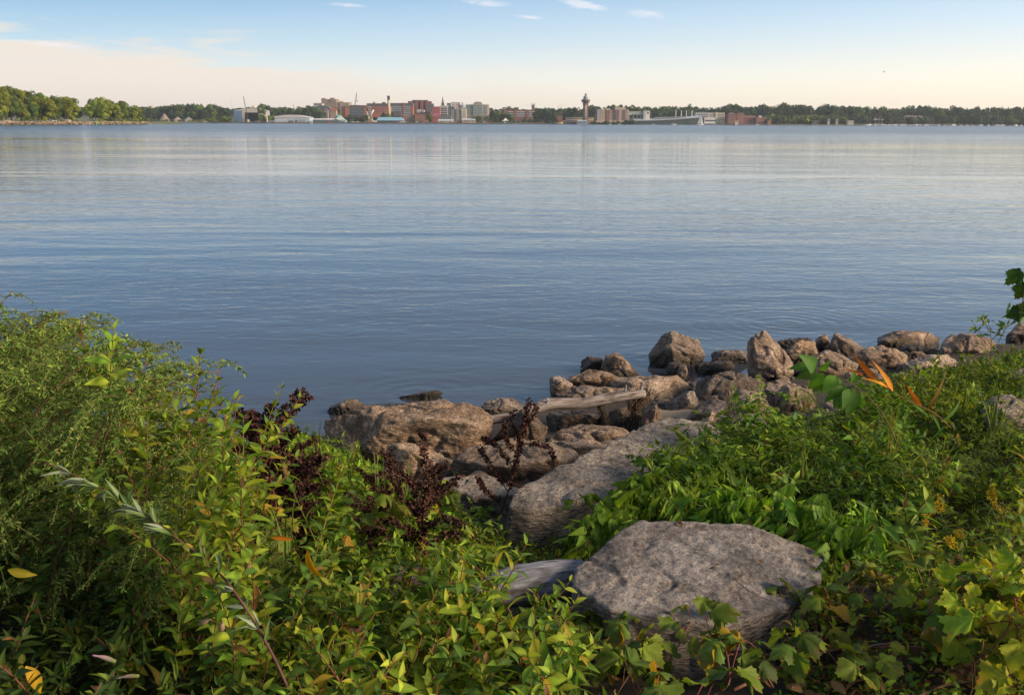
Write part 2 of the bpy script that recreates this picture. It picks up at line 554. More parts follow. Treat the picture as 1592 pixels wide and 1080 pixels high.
def build_sky():
    w = bpy.data.worlds.new("World")
    scene.world = w
    w.use_nodes = True
    nt = w.node_tree
    bg = nt.nodes['Background']
    sky = N(nt, 'ShaderNodeTexSky', sky_type='NISHITA')
    sky.sun_disc = False
    sky.sun_elevation = SUN_EL
    sky.sun_rotation = SUN_AZ
    sky.air_density = 1.0
    sky.dust_density = 1.2
    sky.ozone_density = 2.0
    tc = N(nt, 'ShaderNodeTexCoord')
    sp = N(nt, 'ShaderNodeSeparateXYZ', {0: tc.outputs['Generated']})
    zt = math_(nt, 'MAXIMUM', sp.outputs[2], 0.0)
    east = ramp(nt, zt, SKY_L)
    west = ramp(nt, zt, SKY_R)
    fx_ = N(nt, 'ShaderNodeMapRange', {'Value': sp.outputs[0], 'From Min': -0.45, 'From Max': 0.6})
    grad = mixc(nt, fx_.outputs[0], east, west)
    gs = N(nt, 'ShaderNodeVectorMath', {0: grad}, operation='SCALE')
    gs.inputs['Scale'].default_value = SKY_GAIN
    c = mixc(nt, 0.88, sky.outputs[0], gs.outputs[0])
    # a few small wisps of high cloud
    mw = N(nt, 'ShaderNodeMapping', {'Vector': tc.outputs['Generated'], 'Scale': (1.0, 1.0, 4.2), 'Rotation': (0, 0.05, 0)})
    n1 = N(nt, 'ShaderNodeTexNoise', {'Vector': mw.outputs[0], 'Scale': 26.0, 'Detail': 8.0, 'Roughness': 0.66, 'Distortion': 0.6})
    msk = None
    for (wx, wy, hx, hz) in WISPS:
        d = ray(wx, wy); d = d / np.linalg.norm(d)
        ex = math_(nt, 'POWER', math_(nt, 'DIVIDE', math_(nt, 'SUBTRACT', sp.outputs[0], float(d[0])), hx), 2.0)
        ez = math_(nt, 'POWER', math_(nt, 'DIVIDE', math_(nt, 'SUBTRACT', math_(nt, 'ADD', sp.outputs[2], math_(nt, 'MULTIPLY', sp.outputs[0], 0.06)), float(d[2] + .06 * d[0])), hz), 2.0)
        e = math_(nt, 'EXPONENT', math_(nt, 'MULTIPLY', math_(nt, 'ADD', ex, ez), -1.0))
        msk = e if msk is None else math_(nt, 'ADD', msk, e)
    f1 = ramp(nt, math_(nt, 'MULTIPLY', n1.outputs[0], math_(nt, 'MINIMUM', msk, 1.0)), [(0.30, (0, 0, 0)), (0.52, (1, 1, 1))])
    # a low bank of thin haze cloud over the city side
    az = math_(nt, 'ADD', sp.outputs[2], math_(nt, 'MULTIPLY', sp.outputs[0], 0.075))
    m2 = N(nt, 'ShaderNodeMapping', {'Vector': tc.outputs['Generated'], 'Scale': (3.4, 3.4, 34.0), 'Rotation': (0, -0.06, 0)})
    n2 = N(nt, 'ShaderNodeTexNoise', {'Vector': m2.outputs[0], 'Scale': 1.6, 'Detail': 8.0, 'Roughness': 0.6, 'Distortion': 0.4})
    az2 = math_(nt, 'ADD', az, math_(nt, 'MULTIPLY', math_(nt, 'SUBTRACT', n2.outputs[0], 0.5), 0.15))
    f2 = N(nt, 'ShaderNodeMapRange', {'Value': az2, 'From Min': 0.026, 'From Max': 0.052, 'To Min': 0.85, 'To Max': 0.0})
    bx2 = N(nt, 'ShaderNodeMapRange', {'Value': sp.outputs[0], 'From Min': -0.30, 'From Max': 0.12, 'To Min': 1.0, 'To Max': 0.15})
    c = mixc(nt, math_(nt, 'MULTIPLY', f2.outputs[0], bx2.outputs[0]), c, (*BANK_COL, 1))
    c = mixc(nt, math_(nt, 'MULTIPLY', f1, 0.55), c, (*CLOUD_COL, 1))
    nt.links.new(c, bg.inputs[0])
    bg.inputs[1].default_value = SKY_STR
    sd = bpy.data.lights.new('sun', 'SUN')
    sd.energy = SUN_STR
    sd.angle = math.radians(SUN_ANGLE)
    sd.color = (1.0, 0.78, 0.54)
    so = bpy.data.objects.new('sun', sd)
    C.objects.link(so)
    d = Vector((math.sin(SUN_AZ) * math.cos(SUN_EL), math.cos(SUN_AZ) * math.cos(SUN_EL), math.sin(SUN_EL)))
    so.rotation_euler = d.to_track_quat('Z', 'Y').to_euler()


SKY_GAIN = 3.75
# the low evening sky over the far shore: cream at the horizon, blue above; paler towards the sunset side
SKY_L = [(0.0, (.92, .76, .58)), (0.045, (.66, .71, .73)), (0.08, (.38, .54, .68)), (0.13, (.14, .32, .57)), (0.3, (.24, .36, .54)), (0.6, (.28, .33, .43)), (1.0, (.20, .24, .30))]
SKY_R = [(0.0, (1.12, .90, .62)), (0.05, (.95, .88, .75)), (0.10, (.62, .73, .82)), (0.15, (.36, .53, .74)), (0.32, (.28, .41, .60)), (0.6, (.29, .34, .44)), (1.0, (.22, .25, .31))]
WISPS = [(750, 4, .05, .006), (915, 11, .025, .005), (1005, 22, .035, .007), (820, 27, .02, .003), (540, 8, .03, .003), (880, 1, .02, .003), (60, 68, .05, .004)]
BANK, BANK_COL, CLOUD_COL = 1.0, (3.15, 2.72, 2.33), (3.3, 3.2, 3.25)
SKY_STR, SUN_STR, SUN_ANGLE = 0.12, 2.8, 20
build_sky()
vs = scene.view_settings
vs.view_transform = 'Standard'
vs.look = 'None'
vs.exposure = 1.38
vs.gamma = 1.0
scene.render.engine = 'CYCLES'
cy_ = scene.cycles
cy_.use_denoising = True
cy_.max_bounces = 6
cy_.diffuse_bounces = 3
cy_.glossy_bounces = 3
cy_.transmission_bounces = 3
cy_.transparent_max_bounces = 6
cy_.volume_bounces = 0
cy_.caustics_reflective = False
cy_.caustics_refractive = False
# ================================================================== ROCKS
def rock(label, sil, D=0.45, front=None, mat='brown_rock', seed=None, amp=0.06, p=18, res=6, z0=None, dist=None,
         cuts=20, fine=.006, slab=None, drop=.35, name='boulder', group=None, strata=0.5, tilt=0.0):
    """a stone from its outline: the outline's points lie at their own depths (low points near, high points far), a
    front ridge nearer, and a back behind; the solid is their rounded hull, roughened"""
    S = np.array(sil, float)
    if slab is None:
        S = S.mean(0) + (S - S.mean(0)) * 1.07
    top, bot = S[:, 1].min(), S[:, 1].max()
    cx = S[:, 0].mean()
    if dist is None:
        g = ground_pt(cx, bot, 0.0) if z0 is None else on_z(cx, bot, z0)
        y0 = g[1]
    else:
        y0 = dist
    P = []
    h = max(bot - top, 1.0)
    for (px, py) in S:
        v = (bot - py) / h
        P.append(at_y(px, py, y0 + D * (0.12 + 0.5 * v) + tilt * (px - cx) / 100.0))
    if front is None:
        front = [(cx + (px - cx) * 0.72, top + (py - top) * 0.75 + 0.22 * h, 0.0) for px, py in S if py < (top + bot) / 2 + 0.2 * h]
    for f in front:
        P.append(at_y(f[0], f[1], y0 + (f[2] if len(f) > 2 else 0.03) * D + tilt * (f[0] - cx) / 100.0))
    for (px, py) in S:
        v = (bot - py) / h
        q = at_y(cx + (px - cx) * 0.85, py + 0.12 * h, y0 + D * (0.95 + 0.1 * math.sin(px)) + tilt * (px - cx) / 100.0)
        P.append(q)
    if slab is not None:
        P = [on_z(a_, b_, c_) for a_, b_, c_ in slab]
        cc_ = np.mean(P, axis=0)
        for q_ in list(P):
            o_ = (q_ - cc_) * 1.04 + cc_
            P.append(np.array([o_[0], o_[1], q_[2] - drop]))
    P = np.array(P)
    # carry the stone down into the ground
    low = P[P[:, 2] < np.percentile(P[:, 2], 45)]
    dn = low.copy(); dn[:, 2] -= 0.12
    P = np.concatenate([P, dn])
    lo, hi = P.min(0), P.max(0)
    cen, half = (lo + hi) / 2, (hi - lo) / 2
    Q = (P - cen) / half
    Nn, Dd, c0 = hull_planes(Q)
    # extra broken faces
    sdl = sum(ord(ch) * (i + 1) for i, ch in enumerate(label)) % 997
    gr = np.random.default_rng(sdl)
    en = gr.normal(0, 1, (cuts, 3)); en /= np.linalg.norm(en, axis=1)[:, None]
    Vq = Q - c0
    ed = np.array([(Vq @ n).max() for n in en]) * gr.uniform(.68, .95, cuts)
    Nn = np.concatenate([Nn, en]); Dd = np.concatenate([Dd, np.maximum(ed, .1)])
    p = p * 5
    V, T = ico(res)
    dots = np.maximum(V @ Nn.T / Dd[None], 1e-4)
    mx_ = dots.max(1)
    r = 1.0 / (mx_ * ((dots / mx_[:, None]) ** p).sum(1) ** (1.0 / p))
    r *= 1.04
    v = (c0 + V * r[:, None]) * half + cen
    sz = float(np.linalg.norm(half))
    sd = seed if seed is not None else (hash(label) % 1000)
    sd = sum(ord(ch) * (i + 1) for i, ch in enumerate(label)) % 997
    o3 = np.array([sd * 1.7, sd * 0.9, sd * 0.4])
    nrm = V * r[:, None] / half
    nrm /= np.linalg.norm(nrm, axis=1)[:, None]
    k = 1.0 / sz
    a = amp * sz
    def ridged(P, o):
        r_, g_ = 0.0, 1.0
        for q_ in range(o):
            r_ = r_ + g_ * (1 - np.abs(perlin(P * 2.1 ** q_ + 9.1 * q_)) * 2.6)
            g_ *= .52
        return r_ - .9
    wp = v * k + 0.25 * np.stack([perlin(v * k * 2 + o3 + 50), perlin(v * k * 2 + o3 + 90), perlin(v * k * 2 + o3 + 130)], 1)
    n = fbm(wp * 1.5 + o3, 3)
    st = perlin(np.stack([wp[:, 0] * .9, wp[:, 1] * .9, wp[:, 2] * 8.0], 1) + o3)     # bedding layers
    rd = ridged(wp * 2.6 + o3 * 1.3, 4)      # ridges and chips
    cr = np.exp(-(perlin(wp * 2.4 + o3 + 33) / .05) ** 2)      # clefts
    v = v + nrm * (a * (0.45 * n + strata * st * 0.8 + 0.5 * rd - 0.7 * cr))[:, None]
    v = v + nrm * (fine * (ridged(v * 14.0 + o3, 3) + .6 * fbm(v * 45.0, 2)))[:, None]
    base = np.array([cen[0], cen[1], lo[2]])
    o = obj(name, MD(v - base, None, None, T), MAT[mat], loc=base)
    tag(o, label, 'rock', group)
    return o


rock('large brown slab boulder on the waterline, behind the dark dock plants',
     [(511, 652), (560, 639), (622, 632), (674, 627), (721, 632), (752, 652), (755, 671), (731, 697), (700, 715), (656, 712), (584, 712), (540, 700), (519, 675)],
     D=0.75, front=[(518, 664, 0.05), (600, 655, 0.0), (680, 652, 0.0), (735, 664, 0.05)], amp=0.05, p=26, cuts=3, res=7, fine=.01)
rock('small dark brown rock at the edge of the water, left of the large slab',
     [(507, 640), (522, 628), (540, 620), (556, 622), (566, 628), (552, 640), (530, 645)], D=0.3, z0=0.0, mat='brown_rock')
rock('low flat rock ledge just above the water behind the large slab',
     [(560, 638), (575, 631), (610, 629), (645, 627), (650, 634), (610, 641), (570, 643)], D=0.35, z0=0.0, mat='dark_rock', strata=1.2)
rock('dark wet rock sliver rising out of the open water',
     [(613, 620), (640, 613), (665, 609), (680, 606), (688, 607), (672, 615), (650, 624), (628, 626)], D=0.3, z0=-0.02, mat='dark_rock', p=10)
rock('rough dark brown rock behind the driftwood trunk by the water',
     [(745, 638), (757, 625), (778, 619), (800, 622), (815, 632), (812, 646), (780, 648), (748, 648)], D=0.4, z0=0.03, mat='brown_rock')
rock('orange brown rock in front of the large slab, behind dock stalks',
     [(604, 702), (610, 692), (651, 693), (687, 705), (713, 728), (714, 742), (687, 746), (646, 745), (610, 744), (602, 728)], D=0.45, mat='tan_rock')
rock('sandy tan wedge rock behind the tall dock stalk',
     [(705, 718), (728, 700), (773, 678), (814, 677), (850, 688), (884, 702), (907, 721), (885, 735), (830, 748), (780, 748), (730, 740)],
     D=0.65, front=[(735, 722, 0.05), (790, 712, 0.0), (850, 714, 0.0), (890, 722, 0.1)], mat='tan_rock', p=20)
rock('flat grey brown rock at the foot of the tall dock stalk',
     [(672, 752), (713, 741), (760, 744), (801, 749), (825, 768), (800, 792), (740, 802), (690, 786)], D=0.6, mat='grey_rock', strata=1.0)
rock('long grey rock slab sloping from the leafy mound down to the dock stalk',
     [(790, 797), (805, 765), (870, 738), (930, 712), (960, 690), (985, 670), (1030, 655), (1090, 660), (1122, 675), (1132, 692), (1090, 735),
      (1010, 790), (960, 815), (920, 826), (870, 836), (830, 840), (805, 827)],
     D=2.1, front=[(797, 800, 0.02), (830, 786, 0.0), (880, 776, 0.0), (930, 768, 0.03), (985, 750, 0.1), (1040, 735, 0.18)], mat='grey_rock', amp=0.030, res=7, p=26, strata=0.8, cuts=0, fine=.011, drop=.34,
     slab=[(798, 788, 1.08), (806, 764, 1.08), (870, 738, 1.05), (930, 712, 1.0), (985, 672, .93), (1035, 655, .88), (1090, 660, .86), (1126, 682, .86), (1080, 730, .93), (1010, 758, 1.0), (940, 778, 1.05), (880, 786, 1.08), (830, 792, 1.08)])
rock('dark flat rock directly under the driftwood trunk',
     [(853, 648), (862, 642), (904, 639), (945, 646), (948, 659), (904, 666), (860, 668)], D=0.5, mat='dark_rock', strata=1.0)
rock('flat layered brown rock, upper of two below the driftwood trunk',
     [(866, 677), (875, 667), (904, 660), (945, 660), (979, 667), (987, 680), (966, 691), (904, 690), (869, 687)], D=0.5, mat='brown_rock', strata=1.2)
rock('flat layered brown rock, lower of two below the driftwood trunk',
     [(862, 694), (867, 685), (904, 686), (945, 690), (971, 692), (968, 705), (930, 713), (904, 718), (880, 708)], D=0.45, mat='brown_rock', strata=1.2)
rock('upright wedge rock at the water, left end of the group behind the trunk',
     [(856, 590), (860, 585), (870, 585), (893, 600), (890, 618), (875, 624), (861, 622)], D=0.4, z0=0.02, mat='brown_rock')
rock('brown block rock between the upright wedge and the pale boulder',
     [(880, 591), (914, 577), (955, 579), (965, 589), (957, 605), (911, 606), (886, 600)], D=0.5, z0=0.06, mat='brown_rock')
rock('low brown ledge rock right behind the middle of the driftwood trunk',
     [(868, 609), (891, 601), (930, 602), (975, 603), (992, 610), (930, 626), (875, 626)], D=0.4, z0=0.1, mat='brown_rock', strata=1.0)
rock('dark block rock standing in the water, left of the peaked rock',
     [(904, 560), (914, 556), (935, 558), (938, 576), (930, 582), (904, 583)], D=0.4, z0=-0.02, mat='dark_rock')
rock('peaked brown rock at the water behind the brown block rock',
     [(926, 576), (937, 558), (955, 549), (974, 556), (990, 571), (990, 580), (966, 588), (930, 586)], D=0.45, z0=0.0, mat='brown_rock')
rock('large pale boulder with a broad rounded top in the middle of the shore rocks',
     [(951, 600), (966, 585), (997, 577), (1028, 576), (1054, 588), (1077, 606), (1065, 618), (1030, 628), (1000, 628), (975, 612)], D=0.75, z0=0.08,
     front=[(965, 606, 0.1), (1000, 610, 0.0), (1040, 612, 0.0)], mat='tan_rock')
rock('tall faceted boulder perched at the waterline, biggest against the water',
     [(1010, 541), (1028, 523), (1057, 516), (1082, 529), (1094, 542), (1090, 549), (1075, 560), (1049, 567), (1031, 571), (1020, 565), (1013, 552)], D=0.62, z0=0.03,
     front=[(1025, 545, 0.1), (1050, 545, 0.0), (1078, 547, 0.1)], mat='brown_rock', p=22)
rock('small dark stone leaning under the perched boulder', [(1033, 580), (1042, 566), (1054, 562), (1062, 572), (1058, 584), (1040, 586)], D=0.25, z0=0.03, mat='dark_rock')
rock('small pale stone leaning under the perched boulder', [(1050, 584), (1056, 570), (1066, 566), (1070, 574), (1066, 586), (1054, 588)], D=0.2, z0=0.05, mat='brown_rock')
rock('dark wet flat rock lying in the shallows between two shore boulders',
     [(1078, 572), (1092, 565), (1130, 562), (1140, 570), (1120, 581), (1085, 583)], D=0.4, z0=-0.01, mat='dark_rock', strata=1.2)
rock('low brown rock in the water between the perched boulder and the tall upright rock',
     [(1108, 549), (1124, 545), (1160, 546), (1166, 555), (1160, 566), (1132, 569), (1115, 566)], D=0.45, z0=-0.02, mat='brown_rock')
rock('tall upright rounded brown rock beside the water',
     [(1166, 533), (1173, 518), (1188, 515), (1199, 525), (1217, 546), (1230, 563), (1233, 584), (1209, 592), (1179, 593), (1168, 581)], D=0.5, z0=0.06, mat='brown_rock', p=12)
rock('wide dark brown rock below the tall upright rock',
     [(1083, 590), (1106, 578), (1134, 575), (1176, 590), (1184, 602), (1137, 622), (1090, 626)], D=0.6, z0=0.16, mat='dark_rock', front=[(1095, 600, 0.05), (1135, 595, 0), (1170, 602, 0.05)])
rock('big smooth sloping brown rock in front of the wide dark rock',
     [(1073, 645), (1085, 630), (1137, 607), (1168, 597), (1189, 606), (1199, 630), (1196, 650), (1171, 658), (1111, 652), (1077, 658)], D=0.7, mat='brown_rock',
     front=[(1085, 640, 0.05), (1140, 625, 0.0), (1180, 615, 0.0)])
rock('brown rock wedged behind the big smooth sloping rock', [(1185, 606), (1200, 594), (1222, 596), (1230, 615), (1220, 640), (1196, 646)], D=0.5, z0=0.2, mat='brown_rock')
rock('squat dark brown rock beside the broad green poplar leaves',
     [(1206, 612), (1224, 599), (1262, 608), (1273, 624), (1250, 638), (1216, 642)], D=0.5, mat='brown_rock')
rock('small brown rock at the water behind the pyramid rock', [(1265, 542), (1269, 524), (1283, 522), (1292, 531), (1288, 547), (1270, 548)], D=0.3, z0=0.0, mat='brown_rock')
rock('pyramid shaped brown rock at the waterline',
     [(1282, 546), (1301, 519), (1327, 532), (1347, 547), (1335, 558), (1298, 558)], D=0.5, z0=0.02, mat='brown_rock', p=22)
rock('pale brown rock between the tall upright rock and the pyramid rock', [(1225, 547), (1236, 533), (1262, 528), (1276, 543), (1262, 557), (1233, 560)], D=0.45, z0=0.04, mat='tan_rock')
rock('dark flat rock at the water right behind the tall upright rock', [(1202, 534), (1214, 528), (1252, 527), (1268, 533), (1255, 542), (1212, 543)], D=0.4, z0=-0.02, mat='dark_rock', strata=1.2)
rock('broad pale rock sitting just above the poplar leaves',
     [(1258, 560), (1286, 545), (1312, 550), (1330, 566), (1315, 582), (1275, 586), (1245, 580)], D=0.6, z0=0.12, mat='tan_rock')
rock('ridged brown rock behind the orange willow leaves',
     [(1317, 558), (1357, 539), (1387, 534), (1405, 544), (1414, 563), (1387, 573), (1345, 577), (1325, 570)], D=0.6, z0=0.1, mat='brown_rock', front=[(1335, 560, 0.05), (1375, 555, 0.0), (1400, 560, 0.05)])
rock('flat layered slab raised above the water at the far end of the shore',
     [(1368, 519), (1387, 514), (1431, 513), (1456, 521), (1459, 533), (1440, 540), (1402, 539), (1372, 537)], D=0.6, z0=0.03, mat='brown_rock', p=24, strata=1.2)
rock('dark wet stone supporting the raised layered slab', [(1396, 549), (1405, 538), (1430, 537), (1440, 546), (1425, 553), (1405, 555)], D=0.4, z0=0.0, mat='dark_rock')
rock('small pale stone below the raised layered slab', [(1406, 552), (1416, 546), (1434, 547), (1440, 555), (1420, 561)], D=0.25, z0=0.08, mat='tan_rock')
rock('wide flat topped rock behind the thin sapling',
     [(1464, 540), (1474, 525), (1490, 521), (1529, 523), (1546, 535), (1543, 552), (1494, 556), (1466, 552)], D=0.6, z0=0.06, mat='brown_rock', p=24, strata=1.0)
rock('rounded brown rock at the water behind the overhanging grape leaves', [(1566, 523), (1580, 508), (1600, 502), (1620, 512), (1622, 530), (1590, 534), (1570, 532)], D=0.5, z0=0.0, mat='brown_rock')
rock('long pale stone lying among the weeds below the flat topped rock', [(1405, 566), (1425, 556), (1470, 553), (1490, 562), (1450, 575), (1415, 578)], D=0.4, z0=0.25, mat='tan_rock')
rock('pale broken stone below the flat topped rock and beside the thin sapling', [(1490, 572), (1510, 561), (1550, 560), (1570, 570), (1540, 580), (1500, 582)], D=0.4, z0=0.28, mat='tan_rock')
rock('grey rock at the edge of the weeds near the overhanging grape leaves', [(1558, 592), (1572, 577), (1592, 570), (1615, 575), (1620, 600), (1580, 606)], D=0.45, z0=0.72, mat='grey_rock')
rock('dark grey boulder sunk in the green weeds right of the orange leaves',
     [(1530, 640), (1542, 622), (1570, 618), (1600, 628), (1612, 660), (1580, 676), (1545, 668)], D=0.5, z0=1.0, mat='grey_rock')
rock('small tan stone at the foot of the big smooth sloping rock', [(1080, 660), (1110, 640), (1120, 652), (1115, 668), (1090, 670)], D=0.3, z0=0.5, mat='tan_rock')
rock('pale grey split slab beside the patch of sand', [(1034, 630), (1072, 607), (1086, 616), (1082, 628), (1050, 638), (1036, 640)], D=0.4, z0=0.22, mat='grey_rock', strata=1.2)
rock('narrow layered stone just right of the weed hung trunk end', [(1000, 632), (1018, 622), (1026, 640), (1024, 662), (1008, 668), (1000, 655)], D=0.3, z0=0.4, mat='brown_rock', strata=1.3)
rock('dark stone in the gap under the weed hung trunk end', [(945, 642), (975, 634), (986, 646), (980, 664), (952, 664)], D=0.35, z0=0.35, mat='dark_rock')
rock('dark brown rock tilted under the left half of the driftwood trunk', [(770, 678), (786, 660), (812, 640), (830, 650), (855, 670), (838, 690), (791, 684)], D=0.5, z0=0.42, mat='dark_rock')
rock('small dark stone between the tan wedge and the layered rocks', [(840, 700), (856, 688), (872, 690), (876, 706), (856, 712)], D=0.3, z0=0.5, mat='dark_rock')
rock('brown stone half covered by weeds at the top of the leafy mound', [(1118, 668), (1140, 645), (1180, 646), (1192, 664), (1170, 684), (1130, 682)], D=0.45, z0=0.5, mat='grey_rock')
rock('brown stone beside the tips of the poplar leaves', [(1208, 660), (1232, 640), (1262, 640), (1266, 652), (1240, 668), (1215, 670)], D=0.35, z0=0.42, mat='brown_rock')
rock('purplish brown stone beneath the drooping poplar leaves', [(1255, 652), (1285, 628), (1318, 632), (1330, 655), (1300, 672), (1265, 670)], D=0.45, z0=0.52, mat='brown_rock')
rock('large flat topped grey boulder close by in the vines',
     [(903, 930), (912, 898), (950, 850), (990, 822), (1060, 822), (1150, 826), (1215, 840), (1262, 868), (1278, 905), (1255, 935), (1210, 975), (1130, 1000), (1040, 990), (960, 985), (915, 965)],
     D=0.95, front=[(905, 905, 0.32), (930, 916, 0.2), (985, 926, 0.08), (960, 960, 0.06), (1050, 985, 0.0), (1150, 990, 0.02)], mat='pale_grey_rock', amp=0.018, res=7, p=34, strata=0.5, z0=1.16, cuts=0, fine=.006, drop=.4,
     slab=[(988, 816, 1.36), (1160, 820, 1.345), (1276, 866, 1.28), (1262, 930, 1.275), (1125, 976, 1.33), (952, 950, 1.35), (896, 917, 1.32), (900, 888, 1.325), (938, 857, 1.345)])
rock('dark grey block rock below the front of the large flat boulder',
     [(965, 1010), (990, 985), (1060, 985), (1150, 990), (1205, 1010), (1215, 1060), (1190, 1110), (1080, 1120), (990, 1110)], D=0.5, z0=1.02, mat='grey_rock', amp=0.03, res=6)
rock('small dark grey stone in the gap left of the large flat boulder', [(850, 985), (870, 960), (900, 958), (918, 975), (910, 1000), (870, 1004)], D=0.25, z0=1.05, mat='grey_rock')
rock('reddish brown stone half buried among the oval leaved plants', [(590, 925), (620, 885), (655, 880), (672, 905), (660, 935), (615, 945)], D=0.3, z0=1.02, mat='brown_rock')

# loose stones filling the gaps
stones = []
zones = [((730, 690, 1020, 735), 'brown', 60, 'small loose stone in the gaps below the driftwood trunk'),
         ((1020, 590, 1260, 665), 'brown', 60, 'small loose stone in the gaps round the big smooth sloping rock'),
         ((1090, 565, 1470, 590), 'tan', 55, 'small loose stone in the gaps between the far shore rocks'),
         ((1020, 630, 1085, 660), 'tan', 30, 'small loose pebble on the patch of sand between the boulders'),
         ((590, 690, 760, 790), 'brown', 40, 'small loose stone among the dark dock stalks')]
_sv, _st = ico(4)
for (x0, y0, x1, y1), tone, n, lab in zones:
    for k in range(n):
        px, py = rng.uniform(x0, x1), rng.uniform(y0, y1)
        g = ground_pt(px, py)
        s = rng.uniform(0.025, 0.12) if 'pebble' not in lab else rng.uniform(.012, .04)
        sc = np.array([1.0, rng.uniform(.6, 1), rng.uniform(.4, .7)]) * s
        v = _sv * (1 + 0.35 * fbm(_sv * 1.3 + k * 7.7, 3))[:, None]
        v = np.clip(v, -0.85, 0.85) * sc
        o = obj('loose_stone', MD(v, None, None, _st), MAT[['brown_rock', 'tan_rock', 'dark_rock', 'grey_rock'][int(rng.integers(0, 4))]], loc=g + np.array([0, 0, s * 0.12]))
        o.rotation_euler = (rng.uniform(-.3, .3), rng.uniform(-.3, .3), rng.uniform(0, 6.3))
        tag(o, lab, 'stone', lab.replace('small loose stone', 'loose stones').replace('small loose pebble', 'loose pebbles'))

# sand between the rocks
sv = []
g0 = ground_pt(1050, 648)
nseg = 28
for i in range(nseg):
    a = 2 * math.pi * i / nseg
    r = 1 + 0.25 * math.sin(3 * a + 1) + 0.12 * math.sin(7 * a)
    sv.append((g0[0] + 0.36 * r * math.cos(a), g0[1] + 0.34 * r * math.sin(a)))
sv = np.array(sv)
sz_ = terrain(sv[:, 0], sv[:, 1]) + 0.02
sm = MD(np.concatenate([np.column_stack([sv, sz_]), [[g0[0], g0[1], gz(g0[0], g0[1]) + 0.05]]]), None, None, [(i, (i + 1) % nseg, nseg) for i in range(nseg)]).col((0.30, 0.215, 0.14))
MAT['sand'] = col_mat('damp_sand', 0.95, 0.3, 60, 0.2, 0.6)
tag(obj('sand', sm, MAT['sand']), kind='structure')


# ================================================================== DRIFTWOOD
def wood_mat():
    m, nt, b = new_mat('weathered_wood')
    tc = N(nt, 'ShaderNodeTexCoord')
    a = N(nt, 'ShaderNodeAttribute', attribute_name="col")
    mp = N(nt, 'ShaderNodeMapping', {'Vector': tc.outputs['Object'], 'Scale': (3, 40, 40)})
    n1 = N(nt, 'ShaderNodeTexNoise', {'Vector': mp.outputs[0], 'Scale': 1.6, 'Detail': 7.0, 'Roughness': 0.65, 'Distortion': 0.4})
    mp2 = N(nt, 'ShaderNodeMapping', {'Vector': tc.outputs['Object'], 'Scale': (5, 14, 14)})
    n2 = N(nt, 'ShaderNodeTexNoise', {'Vector': mp2.outputs[0], 'Scale': 1.3, 'Detail': 4.0})
    c = ramp(nt, n1.outputs[0], [(0.34, (0.07, 0.055, 0.05)), (0.47, (0.30, 0.27, 0.26)), (0.65, (0.52, 0.49, 0.49))])
    c = mixc(nt, ramp(nt, n2.outputs[0], [(0.55, (0, 0, 0)), (0.68, (1, 1, 1))]), c, (0.09, 0.06, 0.045, 1))
    c = mixc(nt, 1.0, c, a.outputs['Color'], 'MULTIPLY')
    nt.links.new(c, b.inputs['Base Color'])
    b.inputs['Roughness'].default_value = 0.85
    bp = N(nt, 'ShaderNodeBump', {'Strength': 0.7, 'Distance': 0.01, 'Height': n1.outputs[0]})
    nt.links.new(bp.outputs[0], b.inputs['Normal'])
    return m


MAT['wood'] = wood_mat()


def log_md(pts, rad, n=14, seed=0, rough=0.12):
    c = curve(pts, 40)
    r = np.interp(np.linspace(0, 1, len(c)), np.linspace(0, 1, len(rad)), rad)
    m = tube(c, r, n)
    cc = np.concatenate([np.repeat(c, n, 0), c[:1], c[-1:]])
    off = m.v - cc
    f = 1 + rough * 2 * fbm(np.stack([m.v[:, 0] * 3, off[:, 1] * 18, off[:, 2] * 18], 1) + seed, 3)
    m.v = cc + off * f[:, None]
    return m


# the long trunk lying on the rocks; built along its own x axis so that the grain runs with it
A0, A1 = at_y(748, 655, 7.3), at_y(1000, 617, 8.0)
axis = (A1 - A0); L_log = np.linalg.norm(axis)
yaw = math.atan2(axis[1], axis[0]); pit = -math.asin(axis[2] / L_log)
trunk = thing('driftwood', 'long bleached driftwood trunk lying across the shore rocks', 'driftwood', A0)
trunk.rotation_euler = (0, pit, yaw)
obj('log', log_md([(-.05, 0, 0), (L_log * .22, 0.0, 0.005), (L_log * .40, 0.03, 0.055), (L_log * .62, 0.01, 0.025), (L_log * .86, 0.0, 0.04), (L_log * 1.0, -.01, 0.035)], [0.032, .042, .053, .047, .052, .038], seed=3, rough=.09).col((.52, .48, .46)), MAT['wood'], trunk)
for (u, a, l) in ((0.37, 0.6, 0.09), (0.86, 0.2, 0.11), (0.97, -0.3, 0.12), (0.62, 2.6, .05)):
    p0 = np.array([L_log * u, 0, 0.04])
    p1 = p0 + np.array([0.02, -0.03 * math.cos(a), l])
    obj('branch_stub', tube(curve([p0, (p0 + p1) / 2 + np.array([0.01, 0, 0]), p1], 6), [0.018, .016, .014, .012, .01, .009, .008][:len(curve([p0, (p0 + p1) / 2, p1], 6))], 6), MAT['wood'], trunk)


def strands(seed, start, end, n, spread, r=0.004, col=(0.05, 0.033, 0.02)):
    g = np.random.default_rng(seed)
    ms = []
    for k in range(n):
        a = np.array(start) + g.normal(0, spread, 3) * np.array([1, .7, .4])
        b_ = np.array(end) + g.normal(0, spread, 3) * np.array([1, .8, .5])
        mid = (a + b_) / 2 + g.normal(0, spread * .6, 3)
        c = curve([a, mid, b_], 8)
        ms.append(tube(c, g.uniform(.5, 1.3) * r, 4, np.array(col) * g.uniform(.6, 1.5)))
    return cat(ms)


